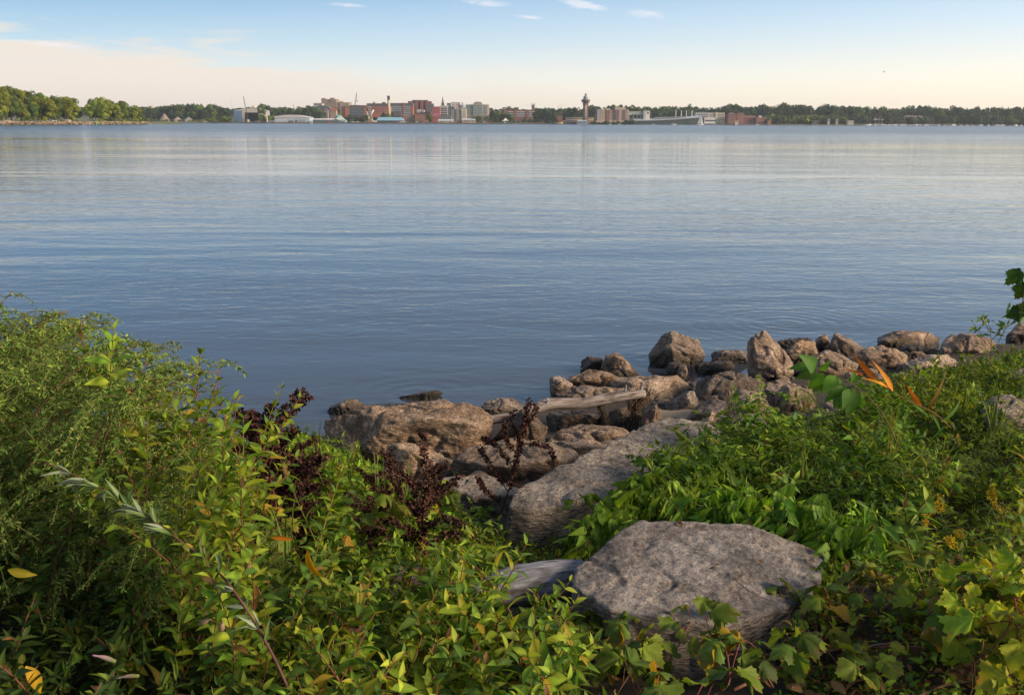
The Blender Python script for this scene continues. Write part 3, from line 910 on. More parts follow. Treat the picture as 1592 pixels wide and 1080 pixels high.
MAT['weed'] = col_mat('dried_weed', 0.9, 0.4, 90)
wp = [at_y(1003, 606, 8.1), at_y(985, 672, 7.55), at_y(986, 640, 7.85), at_y(930, 622, 7.9), at_y(944, 662, 7.6)]
w1 = tag(obj('dried_weed_tangle', cat([strands(1, wp[0], wp[2], 60, .045), strands(2, wp[2], wp[1], 60, .05), strands(3, wp[1] + np.array([.02, 0, -.02]), wp[1] + np.array([.2, .1, -.04]), 60, .07)]), MAT['weed']),
         'brown tangle of dried weed draped over the end of the driftwood trunk', 'dried weed')
w2 = tag(obj('dried_weed_tangle', strands(4, wp[3], wp[4], 34, .016), MAT['weed']), 'thin strand of dried weed hanging over the middle of the driftwood trunk', 'dried weed')
w3 = tag(obj('dried_weed_tangle', strands(5, at_y(1132, 605, 7.2), at_y(1137, 645, 6.85), 22, .02, .0025, (.1, .07, .045)), MAT['weed']), 'dry weed stems lying on the big smooth sloping rock', 'dried weed')

# the thick weathered log half hidden close by
B0, B1 = at_y(738, 918, 3.12), at_y(950, 914, 3.36)
thick = tag(obj('driftwood', log_md([(0, 0, 0), (.14, 0.01, .02), (.28, 0, .015), (.46, 0, -.01)], [.045, .075, .085, .08], n=24, seed=11, rough=.10).col((.40, .44, .53)), MAT['wood'], loc=B0 + np.array([0, 0, -.035])),
            'thick weathered grey log half hidden behind the oval leaved plants', 'driftwood')
thick.rotation_euler = (0, 0.02, math.atan2(*(B1 - B0)[[1, 0]]))
thick.scale = (1.0, 1.0, 1.0)

# ================================================================== LEAVES
GREENS = np.array([(0.13, 0.20, 0.016), (0.16, 0.22, 0.018), (0.10, 0.175, 0.016), (0.20, 0.24, 0.02), (0.075, 0.14, 0.02)])
YELLOW = np.array([(0.24, 0.22, 0.02), (0.20, 0.20, 0.02), (0.27, 0.19, 0.02)])
BROWN = np.array([(0.16, 0.085, 0.03), (0.11, 0.06, 0.025), (0.22, 0.13, 0.05)])


def leaf_strip(prof, fold=0.25, curl=0.25, lift=0.0, twist=0.0):
    """a leaf along +y of length 1; prof = half widths at even stations"""
    n = len(prof)
    t = np.linspace(0, 1, n)
    v = []
    for i in range(n):
        w, y = prof[i], t[i]
        z = lift * y - curl * y * y
        ca, sa = math.cos(twist * y), math.sin(twist * y)
        for sx in (-1, 0, 1):
            x_, z_ = sx * w, fold * w * abs(sx)
            v.append((x_ * ca - z_ * sa, y, z + x_ * sa + z_ * ca))
    q = []
    for i in range(n - 1):
        a = 3 * i
        q += [(a, a + 1, a + 4, a + 3), (a + 1, a + 2, a + 5, a + 4)]
    c = np.ones((3 * n, 3))
    c[1::3] = (1.35, 1.3, 1.3)      # paler midrib
    return MD(v, c, q)


OVAL = [leaf_strip([.02, .13, .185, .19, .15, .085, .012], f, c, l, tw) for f, c, l, tw in ((.35, .25, .1, .0), (.2, .4, .15, .3), (.5, .1, 0, -.25), (.3, .55, .2, .1))]
LANCE = [leaf_strip([.02, .085, .10, .08, .045, .006], f, c, 0.1, tw) for f, c, tw in ((.3, .3, .2), (.2, .6, -.3), (.5, .1, .1))]
NARROW = [leaf_strip([.015, .05, .055, .04, .005], f, c, 0.1, tw) for f, c, tw in ((.3, .3, .2), (.2, .5, -.4))]
ARROW = [leaf_strip([.16, .235, .19, .14, .085, .01], f, c, 0.1, tw) for f, c, tw in ((.3, .3, .1), (.2, .55, -.2), (.45, .15, .25))]
TINY = [leaf_strip([.06, .19, .02], f, c) for f, c in ((.3, .3), (.5, .1))]
DELTA = [leaf_strip([.05, .34, .42, .36, .25, .13, .01], f, c, .08, tw) for f, c, tw in ((.15, .25, .1), (.25, .4, -.2))]
BLADE = [leaf_strip([.012, .016, .016, .014, .01, .002], .4, c) for c in (.05, .35)]


def lobed(seed, nl=5, rough=.07):
    """a grape-like leaf: rounded lobes with teeth, base notch at the origin, tip at +y"""
    g = np.random.default_rng(seed)
    n = 44
    ang = np.linspace(-math.pi * 0.93, math.pi * 0.93, n)
    r = 0.42 + 0.10 * np.cos(ang * 2.5) ** 2 + 0.13 * np.cos(ang) + 0.10 * np.exp(-(ang / .25) ** 2) + 0.05 * np.exp(-((np.abs(ang) - 1.05) / .2) ** 2)
    r = r * (1 + rough * (2 * np.abs((np.arange(n) * 0.5) % 1 - .5) * 2 - .5)) + g.normal(0, .012, n)
    x, y = np.sin(ang) * r, 0.36 + np.cos(ang) * r
    z = -0.45 * (np.abs(x) ** 1.5) * (1 if g.random() < .6 else -1.1) - 0.28 * y * y * g.uniform(.3, 1.4) + 0.085 * np.sin(ang * 5 + g.uniform(0, 6)) + 0.15 * g.normal(0, 1) * x
    mid = np.stack([x * .55, 0.12 + (y - .12) * .55, z * .3 + .03 * np.cos(ang * 5)], 1)
    v = np.concatenate([[[0, .1, 0.02]], mid, np.stack([x, y, z], 1)])
    t = [(0, 1 + i, 2 + i) for i in range(n - 1)]
    q = [(1 + i, 1 + n + i, 2 + n + i, 2 + i) for i in range(n - 1)]
    c = np.ones((1 + 2 * n, 3))
    c[0] = (1.3, 1.25, 1.1)
    vein = np.abs(np.sin(ang * 2.5)) < .16
    c[1:1 + n][~vein] = (.92, .95, .9)
    c[1:1 + n][vein] = (1.3, 1.25, 1.1)
    edge = np.clip(fbm(np.stack([ang * 1.3, np.full(n, seed * 3.1), np.zeros(n)], 1), 2) * 2.4, 0, 1)[:, None]
    c[1 + n:] = (1 - edge) * np.array([1.05, 1.0, .9]) + edge * np.array([1.6, .75, 1.4])
    return MD(v, c, q, t)


LOBED = [lobed(s) for s in range(6)]


def pickcol(g, n, pal=GREENS, yel=0.03, bro=0.02, jit=0.25):
    c = pal[g.integers(0, len(pal), n)] * (1 + g.normal(0, jit, (n, 1)).clip(-.5, .7))
    u = g.random(n)
    c = np.where((u < yel)[:, None], YELLOW[g.integers(0, 3, n)], c)
    c = np.where(((u > yel) & (u < yel + bro))[:, None], BROWN[g.integers(0, 3, n)], c)
    return c


def put(g, tms, D, Nr, P, S, col):
    """instances spread over several leaf templates"""
    D, Nr, P, S, col = map(np.asarray, (D, Nr, P, S, col))
    if len(P) == 0:
        return MD()
    R = frames(D, Nr)
    k = g.integers(0, len(tms), len(P))
    return cat([inst(tm, R[k == i], P[k == i], S[k == i], col[k == i]) for i, tm in enumerate(tms)])


def sph(az, el):
    return np.array([math.cos(az) * math.cos(el), math.sin(az) * math.cos(el), math.sin(el)])
# ================================================================== PLANT KINDS
def arch_stem(g, H, lean_dir, lean, n=16, wob=0.02):
    t = np.linspace(0, 1, n)
    x = lean * t ** 1.7
    z = H * (t - 0.18 * lean / max(H, .1) * t ** 3)
    wv = wob * np.sin(t * 7 + g.uniform(0, 6))
    p = np.stack([x * math.cos(lean_dir) - wv * math.sin(lean_dir), x * math.sin(lean_dir) + wv * math.cos(lean_dir), z], 1)
    return p


def oval_plant(seed, H=0.42, yel=0.03, pal=GREENS):
    """upright reddish stem with opposite oval leaves, branching near the top"""
    g = np.random.default_rng(seed)
    stems, D, Nr, P, S, Cc = [], [], [], [], [], []

    def axis(p, r0, first, top, Lmax, phase):
        stems.append(tube(p, np.linspace(r0, r0 * .45, len(p)), 5, (0.16, 0.055, 0.035) if g.random() < .7 else (0.14, 0.12, 0.03)))
        seg = np.linalg.norm(np.diff(p, axis=0), axis=1)
        cum = np.concatenate([[0], np.cumsum(seg)])
        s = first * cum[-1]
        k = 0
        while s < cum[-1]:
            u = s / cum[-1]
            pos = np.array([np.interp(s, cum, p[:, i]) for i in range(3)])
            i = min(int(u * (len(p) - 1)), len(p) - 2)
            tg = p[i + 1] - p[i]; tg /= np.linalg.norm(tg)
            a = phase + k * 1.35
            ex = np.cross(tg, [0.3, 0.2, 1.0]) if abs(tg[2]) < .9 else np.cross(tg, [1, 0, 0])
            ex /= np.linalg.norm(ex); ey = np.cross(tg, ex)
            for sgn in (0, math.pi):
                o = ex * math.cos(a + sgn) + ey * math.sin(a + sgn)
                el = g.uniform(.25, .9) if u < .8 else g.uniform(.8, 1.6)
                d = o + tg * el + np.array([0, 0, g.uniform(-.15, .15)])
                D.append(d); Nr.append(tg * 1.0 - o * .4 + g.normal(0, .25, 3)); P.append(pos)
                L = Lmax * (1.0 - .55 * max(0, u - .55) / .45) * g.uniform(.75, 1.15)
                S.append(L)
                Cc.append(pickcol(g, 1, pal, yel, .015)[0] * (1.0 + .35 * max(0, u - .6)))
            s += g.uniform(.032, .05); k += 1

    p = arch_stem(g, H, g.uniform(0, 6.3), g.uniform(.03, .16) * H / .4)
    axis(p, .0032, .18, 1, .082, g.uniform(0, 3))
    for b in range(int(g.integers(1, 4))):
        i = int(len(p) * g.uniform(.4, .75))
        a = g.uniform(0, 6.3)
        l = H * g.uniform(.25, .42)
        q = np.array([p[i] + np.array([math.cos(a) * l * .55 * t, math.sin(a) * l * .55 * t, l * (.75 * t + .1 * t * t)]) for t in np.linspace(0, 1, 8)])
        axis(q, .002, .2, 1, .066, g.uniform(0, 3))
    return cat(stems), put(g, OVAL, D, Nr, P, S, Cc)


def feathery_plant(seed, H=1.0, arch=.45, dirn=0.0):
    """tall arching stem of fine drooping sprays above lance leaves"""
    g = np.random.default_rng(seed)
    p = arch_stem(g, H, dirn, arch, 20, .015)
    p[:, 2] -= .22 * H * np.linspace(0, 1, 20) ** 4 * arch / .5
    stems = [tube(p, np.linspace(.005, .0015, 20), 5, (.12, .075, .035))]
    D, Nr, P, S, Cc = [], [], [], [], []
    D2, N2, P2, S2, C2 = [], [], [], [], []
    nb = 46
    for b in range(nb):
        u = g.uniform(.28, 1.0)
        i = min(int(u * 19), 18)
        a = g.uniform(0, 6.3)
        l = (.10 + .20 * (1 - u)) * g.uniform(.6, 1.25)
        t = np.linspace(0, 1, 7)
        q = p[i] + np.stack([np.cos(a) * l * t, np.sin(a) * l * t, l * (.75 * t - .95 * t * t)], 1)
        stems.append(tube(q, .0011, 4, (.10, .11, .03), caps=False))
        m = int(52 * l / .2) + 12
        tt = g.uniform(.1, 1, m)
        pos = np.stack([np.interp(tt, t, q[:, k]) for k in range(3)], 1)
        for k in range(m):
            D.append(np.array([g.normal(0, .8), g.normal(0, .8), g.normal(-.5, .6)])); Nr.append(g.normal(0, 1, 3)); P.append(pos[k] + g.normal(0, .004, 3))
            S.append(g.uniform(.007, .014))
        Cc += list(pickcol(g, m, np.array([(.115, .19, .03), (.14, .215, .036), (.085, .155, .028), (.18, .225, .05)]), .0, .03, .2))
    for k in range(46):
        u = g.uniform(.08, .6)
        i = min(int(u * 19), 18)
        a = g.uniform(0, 6.3)
        base = sph(a, g.uniform(-.2, .6))
        for w in (-.5, 0, .5):
            D2.append(base + np.array([-math.sin(a), math.cos(a), 0]) * w * .8); N2.append(np.array([0, 0, 1]) + g.normal(0, .3, 3)); P2.append(p[i]); S2.append(g.uniform(.03, .058) * (1 if w == 0 else .8))
        C2 += list(pickcol(g, 3, np.array([(.085, .135, .03), (.11, .165, .032), (.07, .11, .026)]), .02, .03, .2))
    return cat(stems), cat([put(g, TINY, D, Nr, P, S, Cc), put(g, LANCE, D2, N2, P2, S2, C2)])


def dock_plant(seed, H=0.6, spread=1.0, nb=9, custom=None, fat=1.0):
    """dried dock: a stalk with curved side branches crowded with red brown seed whorls"""
    g = np.random.default_rng(seed)
    br = []
    p = arch_stem(g, H, g.uniform(0, 6.3), .08 * H, 14, .008) if custom is None else custom[0]
    br.append((p, .30, 1.0))
    if custom is None:
        for b in range(nb):
            i = int(len(p) * g.uniform(.3, .85)); a = g.uniform(0, 6.3); l = H * g.uniform(.25, .5) * spread
            t = np.linspace(0, 1, 9)
            br.append((p[i] + np.stack([np.cos(a) * l * .75 * t, np.sin(a) * l * .75 * t, l * (.95 * t - g.uniform(.2, .9) * t * t)], 1), .25, .75))
    else:
        for q in custom[1]:
            br.append((q, .2, .8))
    stems, D, Nr, P, S, Cc = [], [], [], [], [], []
    for q, u0, sc in br:
        stems.append(tube(q, np.linspace(.0045 * sc, .0015, len(q)), 5, (.055, .028, .018)))
        ln = np.linalg.norm(np.diff(q, axis=0), axis=1).sum()
        cum = np.concatenate([[0], np.cumsum(np.linalg.norm(np.diff(q, axis=0), axis=1))])
        s = u0 * ln
        while s < ln:
            c0 = np.array([np.interp(s, cum, q[:, k]) for k in range(3)])
            m = int(g.integers(13, 20) * fat)
            for k in range(m):
                d = g.normal(0, 1, 3)
                D.append(d); Nr.append(g.normal(0, 1, 3)); P.append(c0 + d / np.linalg.norm(d) * .012 * sc * fat * g.uniform(.3, 1)); S.append(g.uniform(.009, .017) * (.7 + .3 * sc) * fat)
                Cc.append(np.array([.036, .0145, .011]) * g.uniform(.5, 1.9))
            s += g.uniform(.011, .019)
    sd = [leaf_strip([.1, .42, .05], .5, .2)]
    return cat(stems), put(g, sd, D, Nr, P, S, Cc)


def vine_sprig(seed, L=.34, tms=ARROW, n=11, size=.055, up=.5, pal=GREENS, yel=.02):
    g = np.random.default_rng(seed)
    t = np.linspace(0, 1, 9)
    a = g.uniform(0, 6.3)
    p = np.stack([np.cos(a) * L * t * .6 + .03 * np.sin(t * 6), np.sin(a) * L * t * .6, L * up * (t * 1.3 - .5 * t * t)], 1)
    D, Nr, P, S = [], [], [], []
    for k in range(n):
        u = (k + .6) / n
        c0 = np.array([np.interp(u, t, p[:, j]) for j in range(3)])
        d = sph(g.uniform(0, 6.3), g.uniform(-.5, 1.0))
        D.append(d); Nr.append(np.array([0, 0, 1.0]) + g.normal(0, .45, 3)); P.append(c0 + d * .006); S.append(size * g.uniform(.6, 1.25) * (1.1 - .4 * u))
    return cat([tube(p, .0014, 4, (.09, .08, .03), caps=False), put(g, tms, D, Nr, P, S, pickcol(g, n, pal, yel, .015))])


def lobed_vine(seed, L=.5, n=9, size=.10, yel=.06, pal=None):
    """trailing woody vine with long stalked lobed leaves"""
    g = np.random.default_rng(seed)
    t = np.linspace(0, 1, 14)
    a = g.uniform(0, 6.3)
    p = np.stack([np.cos(a) * L * (t - .5), np.sin(a) * L * (t - .5), .03 + .05 * np.sin(t * 3.1) + .02 * np.sin(t * 11)], 1)
    p[:, :2] += .05 * np.stack([np.sin(t * 5 + a), np.cos(t * 6)], 1)
    st = [tube(p, np.linspace(.0042, .002, 14), 6, (.11, .055, .03))]
    D, Nr, P, S, Cc = [], [], [], [], []
    for k in range(n):
        u = (k + g.uniform(.2, .8)) / n
        c0 = np.array([np.interp(u, t, p[:, j]) for j in range(3)])
        b = g.uniform(0, 6.3)
        tip = c0 + sph(b, g.uniform(.5, 1.3)) * g.uniform(.05, .13)
        st.append(tube(curve([c0, (c0 + tip) / 2 + np.array([0, 0, .012]), tip], 5), .0016, 4, (.2, .06, .04)))
        d = sph(b + g.normal(0, .6), g.uniform(-.7, .25))
        D.append(d); Nr.append(np.array([0, -.25, 1.0]) + g.normal(0, .4, 3)); P.append(tip); S.append(size * g.uniform(.55, 1.15))
    pal = pal if pal is not None else np.array([(.11, .17, .02), (.145, .20, .022), (.085, .145, .02), (.19, .225, .025)])
    Cc = pickcol(g, n, pal, yel, .02)
    return cat(st), put(g, LOBED, D, Nr, P, S, Cc)


def goldenrod(seed, H=.5):
    g = np.random.default_rng(seed)
    p = arch_stem(g, H, g.uniform(0, 6.3), .1, 14, .01)
    st = [tube(p, np.linspace(.003, .0015, 14), 5, (.08, .11, .03))]
    D, Nr, P, S = [], [], [], []
    for k in range(44):
        u = .12 + .75 * k / 44
        c0 = np.array([np.interp(u, np.linspace(0, 1, 14), p[:, j]) for j in range(3)])
        D.append(sph(k * 2.4, g.uniform(.1, .7))); Nr.append(np.array([0, 0, 1]) + g.normal(0, .2, 3)); P.append(c0); S.append(g.uniform(.05, .085) * (1 - .3 * u))
    lf = put(g, NARROW, D, Nr, P, S, pickcol(g, 44, np.array([(.07, .125, .035), (.09, .14, .04)]), .03, .01))
    D, Nr, P, S = [], [], [], []
    for b in range(9):
        u = g.uniform(.82, 1.0)
        c0 = np.array([np.interp(u, np.linspace(0, 1, 14), p[:, j]) for j in range(3)])
        a = g.uniform(0, 6.3); l = g.uniform(.02, .06)
        q = np.array([c0 + np.array([math.cos(a) * l * t, math.sin(a) * l * t, l * .6 * t]) for t in np.linspace(0, 1, 5)])
        st.append(tube(q, .0012, 4, (.08, .11, .03), caps=False))
        for k in range(26):
            c1 = q[int(g.integers(1, 5))] + g.normal(0, .006, 3)
            D.append(g.normal(0, 1, 3)); Nr.append(g.normal(0, 1, 3)); P.append(c1); S.append(g.uniform(.006, .012))
    fl = put(g, [leaf_strip([.1, .4, .1], .4, .2)], D, Nr, P, S, np.array([(.42, .30, .012)]) * g.uniform(.6, 1.2, (len(P), 1)))
    return cat(st), lf, fl


def grass_tuft(seed, H=.3, n=9, spread=.35):
    g = np.random.default_rng(seed)
    D, Nr, P, S = [], [], [], []
    for k in range(n):
        D.append(sph(g.uniform(0, 6.3), math.pi / 2 - g.uniform(.02, spread))); Nr.append(sph(g.uniform(0, 6.3), .2)); P.append(np.append(g.normal(0, .012, 2), 0)); S.append(H * g.uniform(.5, 1.1))
    return put(g, BLADE, D, Nr, P, S, pickcol(g, n, np.array([(.09, .14, .03), (.07, .12, .025), (.14, .16, .04)]), .05, .04))


def proto(name, parts, label, cat_, group=None):
    """a thing with its stem and foliage, waiting to be placed"""
    r = thing(name, label, cat_, group=group)
    for nm, md, mt in parts:
        obj(nm, md, MAT[mt], r)
    return r


class Kind:
    """protos of one kind of plant: the first placing of each moves the proto itself"""

    def __init__(s, name, cat_, builders):
        s.name, s.cat = name, cat_
        s.meshes = []
        for parts in builders:
            s.meshes.append([(nm, mesh_of(nm, md, MAT[mt])) for nm, md, mt in parts])

    def place(s, i, loc, rz, scale, label, group, tilt=(0, 0)):
        r = thing(s.name, label, s.cat, loc, 0, group)
        r.rotation_euler = (tilt[0], tilt[1], rz)
        r.scale = (scale,) * 3
        for nm, me in s.meshes[i % len(s.meshes)]:
            obj(nm, me, None, r)
        return r


K_oval = Kind('oval_leaf_plant', 'plant', [[('stem', a, 'stem'), ('foliage', b, 'leaf')] for a, b in [oval_plant(100 + i, .30 + .03 * (i % 6), .02 + .02 * (i % 3)) for i in range(10)]])
K_shade_tone = Kind('oval_leaf_plant', 'plant', [[('stem', a, 'stem'), ('foliage', b, 'leaf')] for a, b in [oval_plant(170 + i, .30 + .03 * i, .03, np.array([(.05, .095, .018), (.065, .115, .018), (.04, .08, .02), (.09, .13, .02)])) for i in range(6)]])  # the corner's shade is put into a darker leaf palette
K_tall = Kind('oval_leaf_plant', 'plant', [[('stem', a, 'stem'), ('foliage', b, 'leaf')] for a, b in [oval_plant(150 + i, .85 + .05 * i, .02) for i in range(5)]])
K_feather = Kind('feathery_weed', 'plant', [[('stem', a, 'stem'), ('foliage', b, 'leaf_small')] for a, b in [feathery_plant(200 + i, 1.0, .25 + .07 * i, 0.0) for i in range(6)]])
K_dock = Kind('dried_dock', 'plant', [[('stem', a, 'stem'), ('seed_head', b, 'seed')] for a, b in [dock_plant(300 + i, .5, .9, 10) for i in range(5)]])
K_vine = Kind('grape_vine', 'vine', [[('stem', a, 'stem'), ('foliage', b, 'leaf')] for a, b in [lobed_vine(400 + i, .45 + .06 * (i % 3), 9 + i % 4) for i in range(7)]])
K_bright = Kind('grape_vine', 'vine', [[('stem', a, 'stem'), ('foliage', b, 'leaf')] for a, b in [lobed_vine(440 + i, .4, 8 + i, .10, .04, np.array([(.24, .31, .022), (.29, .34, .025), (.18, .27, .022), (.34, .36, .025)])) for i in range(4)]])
K_gold = Kind('goldenrod', 'plant', [[('stem', a, 'stem'), ('foliage', b, 'leaf'), ('flower_head', c, 'leaf')] for a, b, c in [goldenrod(500 + i, .42) for i in range(3)]])

MAT['leaf_silver'] = leaf_mat('silver_leaf', trans=.2)


def in_poly(x, y, poly):
    r = False
    j = len(poly) - 1
    for i in range(len(poly)):
        xi, yi = poly[i]; xj, yj = poly[j]
        if (yi > y) != (yj > y) and x < (xj - xi) * (y - yi) / (yj - yi) + xi:
            r = not r
        j = i
    return r


# ---- oval leaved plants over the near bank (bases mostly below the frame)
def scatter_oval(n, xr, yr, sc, label, group, seed, ok=None, K=None):
    g = np.random.default_rng(seed)
    k = 0
    pts = []
    tries = 0
    while k < n and tries < 6000:
        tries += 1
        x, y = g.uniform(*xr), g.uniform(*yr)
        if ok and not ok(x, y):
            continue
        if any((x - a) ** 2 + (y - b) ** 2 < .055 ** 2 for a, b in pts):
            continue
        pts.append((x, y))
        (K or K_oval).place(int(g.integers(0, 10)), (x, y, gz(x, y) - .01), g.uniform(0, 6.3), g.uniform(*sc), label, group, (g.normal(0, .12), g.normal(0, .12)))
        k += 1


scatter_oval(92, (-.85, .22), (1.95, 2.95), (.85, 1.2), 'light green oval leaved plant in the sunny clump left of the large flat boulder', 'oval leaved plants left of the flat boulder', 11,
             ok=lambda x, y: not (x > -.05 and y > 2.75))
scatter_oval(44, (-1.75, -.8), (2.05, 3.1), (.9, 1.25), 'oval leaved plant with leaves coloured dark as shade below the arching stem', 'oval leaved plants under the arching stem', 12, K=K_shade_tone)
scatter_oval(26, (-1.75, -.85), (3.2, 4.3), (.95, 1.35), 'tall oval leaved plant standing out of the feathery weeds against the water', 'oval leaved plants among the feathery weeds', 13)
scatter_oval(26, (-.8, -.02), (2.95, 3.75), (.75, 1.0), 'oval leaved plant between the dock stalks and the sunny clump', 'oval leaved plants by the dock stalks', 14)

g = np.random.default_rng(22)
for k, (px, py, y) in enumerate([(205, 522, 3.5), (245, 562, 3.4), (272, 540, 3.6), (305, 590, 3.4), (345, 598, 3.6), (352, 690, 3.0), (330, 622, 3.3), (376, 622, 3.5), (402, 665, 3.4), (425, 700, 3.2), (385, 722, 3.0), (300, 702, 3.0), (262, 640, 3.2), (432, 760, 3.0),
                                 (180, 620, 3.3), (215, 660, 3.0), (320, 560, 3.8), (290, 640, 3.2), (360, 650, 3.3), (240, 720, 2.9), (410, 740, 3.1), (345, 770, 2.8), (285, 780, 2.8)]):
    tip = at_y(px, py, y - .45)
    z = gz(tip[0], tip[1])
    i = k % 5
    sc_ = float(np.clip((tip[2] - z) / (.85 + .05 * i), .5, 1.35))
    K_tall.place(i, (tip[0], tip[1], tip[2] - sc_ * (.85 + .05 * i)), g.uniform(0, 6.3), sc_, 'tall oval leaved stem standing out of the feathery weeds against the water', 'tall oval leaved stems by the feathery weeds', (g.normal(0, .06), g.normal(0, .06)))

# ---- the feathery bush on the left
g = np.random.default_rng(21)
bush_line = [(-60, 440), (0, 458), (70, 490), (130, 510), (180, 560), (260, 630), (330, 680), (390, 720), (450, 770)]
bx, by = np.array(bush_line).T
n_f = 0
while n_f < 105:
    y = g.uniform(2.75, 4.7)
    x = g.uniform(-3.5, -.9)
    z = gz(x, y)
    px, _ = proj((x, y, z))
    if px < -220 or px > 400:
        continue
    top_py = np.interp(px, bx, by) + abs(g.normal(0, 1)) * 40 + 6
    zt = at_y(px, top_py, y)[2]
    h = zt - z
    if h < .25:
        continue
    h = min(h, 1.5)
    i = int(g.integers(0, 6))
    K_feather.place(i, (x, y, z - .02), g.uniform(-1.3, 1.3), h / .84, 'feathery yellow green weed with drooping sprays in the tall clump by the water' if px > 90 else 'feathery yellow green weed with drooping sprays at the tallest edge of the clump', 
                    'feathery weeds by the water' if px > 90 else 'feathery weeds at the tallest edge')
    n_f += 1
for k in range(10):     # a few lower ones by the dock plants
    px, py = g.uniform(400, 500), g.uniform(760, 850)
    p = at_y(px, py, g.uniform(3.2, 3.6))
    K_feather.place(k, (p[0], p[1], gz(p[0], p[1])), g.uniform(0, 6.3), g.uniform(.3, .5), 'short feathery weed beside the dark dock stalks', 'short feathery weeds by the dock stalks')

# ---- dock plants
g = np.random.default_rng(31)
y_d = 4.55


def dpx(lst, dy=0.0, n=14):
    return curve([at_y(a, b, y_d + dy * i) for i, (a, b) in enumerate(lst)], n)


main = dpx([(772, 812), (790, 765), (803, 715), (812, 670), (823, 622)], .0, 20)
subs = [dpx([(812, 690), (835, 690), (855, 698), (866, 724)], -.03, 12), dpx([(800, 730), (782, 705), (768, 690), (748, 680)], .04, 12), dpx([(795, 748), (820, 765), (838, 785), (836, 815)], -.05, 12),
        dpx([(790, 765), (772, 735), (757, 715), (746, 695)], .02, 12), dpx([(806, 705), (790, 690), (785, 670), (787, 655)], -.03, 12), dpx([(812, 668), (822, 655), (832, 640), (834, 628)], .03, 10),
        dpx([(785, 780), (765, 770), (752, 760), (744, 742)], -.02, 12), dpx([(808, 690), (800, 670), (795, 650), (800, 636)], .02, 10), dpx([(780, 790), (800, 795), (812, 800), (820, 818)], -.04, 10)]
org = main[0].copy()
st, sd = dock_plant(330, custom=(main - org, [q - org for q in subs]), fat=1.1)
r = thing('dried_dock', 'tall dried dock stalk with curving dark red seed branches standing before the rocks', 'plant', org)
obj('stem', st, MAT['stem'], r); obj('seed_head', sd, MAT['seed'], r)
for k in range(26):
    px = g.uniform(345, 470) if k % 2 else g.uniform(400, 590)
    dep = g.uniform(3.8, 5.2)
    p = at_y(px, 800, dep)
    x, y = p[0], p[1]
    z = gz(x, y)
    tp = np.interp(px, [345, 400, 460, 560, 600], [615, 628, 665, 715, 735]) + g.uniform(0, 80)
    h = min(max(at_y(px, tp, y)[2] - z, .2), .95)
    K_dock.place(k, (x, y, z), g.uniform(0, 6.3), h / .5, 'dried dark red dock stalk in the dense patch beside the feathery weeds', 'dock stalks beside the feathery weeds')
for k in range(5):
    px = g.uniform(590, 690)
    dep = g.uniform(3.6, 4.7)
    p = at_y(px, 820, dep)
    z = gz(p[0], p[1])
    tp = g.uniform(700, 800)
    h = min(max(at_y(px, tp, p[1])[2] - z, .15), .7)
    K_dock.place(k + 2, (p[0], p[1], z), g.uniform(0, 6.3), h / .5, 'dried dark red dock stalk drooping in front of the large brown slab', 'dock stalks before the large brown slab')

# ---- ground cover masses
SPR_A = [vine_sprig(600 + i, .30, ARROW, 11, .062) for i in range(8)]
SPR_L = [vine_sprig(620 + i, .26, LANCE, 13, .066) for i in range(6)]
SPR_O = [vine_sprig(640 + i, .22, OVAL, 9, .045) for i in range(5)]


def cover(name, label_kind, poly_px, h0, n, tms, seed, hump=.28, sc=(.7, 1.2), tint=(1, 1, 1), lumps=2.2, px_h=.12, edge=.35, yw=0):
    """leafy sprigs heaped over a patch of ground to an uneven height"""
    g = np.random.default_rng(seed)
    poly = [tuple(ground_pt(a, b, px_h)[:2]) for a, b in poly_px]
    P_ = np.array(poly)
    lo, hi = P_.min(0), P_.max(0)
    pts = []
    while len(pts) < n:
        c = g.uniform(lo, hi, (n * 2, 2))
        pts += [q for q in c if in_poly(q[0], q[1], poly)]
    pts = np.array(pts[:n])
    # distance to the edge of the patch keeps the heap low at its rim
    E = []
    for i in range(len(poly)):
        a, b = P_[i], P_[(i + 1) % len(poly)]
        ab = b - a
        t = np.clip(((pts - a) @ ab) / (ab @ ab), 0, 1)
        E.append(np.linalg.norm(pts - (a + t[:, None] * ab), axis=1))
    e = np.min(E, axis=0)
    m = nz2(pts[:, 0], pts[:, 1], lumps, 3, seed)
    top = (h0 + hump * m).clip(.02, None) * np.clip(e / edge, .15, 1)
    u = g.random(n) ** .55
    z = terrain(pts[:, 0], pts[:, 1]) + top * u - .03
    P = np.column_stack([pts, z])
    a = g.uniform(0, 6.3, n)
    T = g.normal(0, .35, (n, 2))
    R = np.stack([np.array(Matrix.Rotation(a[i], 3, 'Z') @ Matrix.Rotation(T[i, 0], 3, 'X') @ Matrix.Rotation(T[i, 1], 3, 'Y')) for i in range(n)])
    S = g.uniform(*sc, n)
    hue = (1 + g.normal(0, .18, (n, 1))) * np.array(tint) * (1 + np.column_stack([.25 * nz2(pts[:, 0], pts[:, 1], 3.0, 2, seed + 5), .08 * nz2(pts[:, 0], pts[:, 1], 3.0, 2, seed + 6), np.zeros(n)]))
    k = g.integers(0, len(tms), n)
    md = cat([inst(tm, R[k == i], P[k == i], S[k == i], np.clip(hue[k == i], .3, 2.2)) for i, tm in enumerate(tms)])
    return tag(obj(name, md, MAT['leaf']), label_kind, 'undergrowth', None, 'stuff')


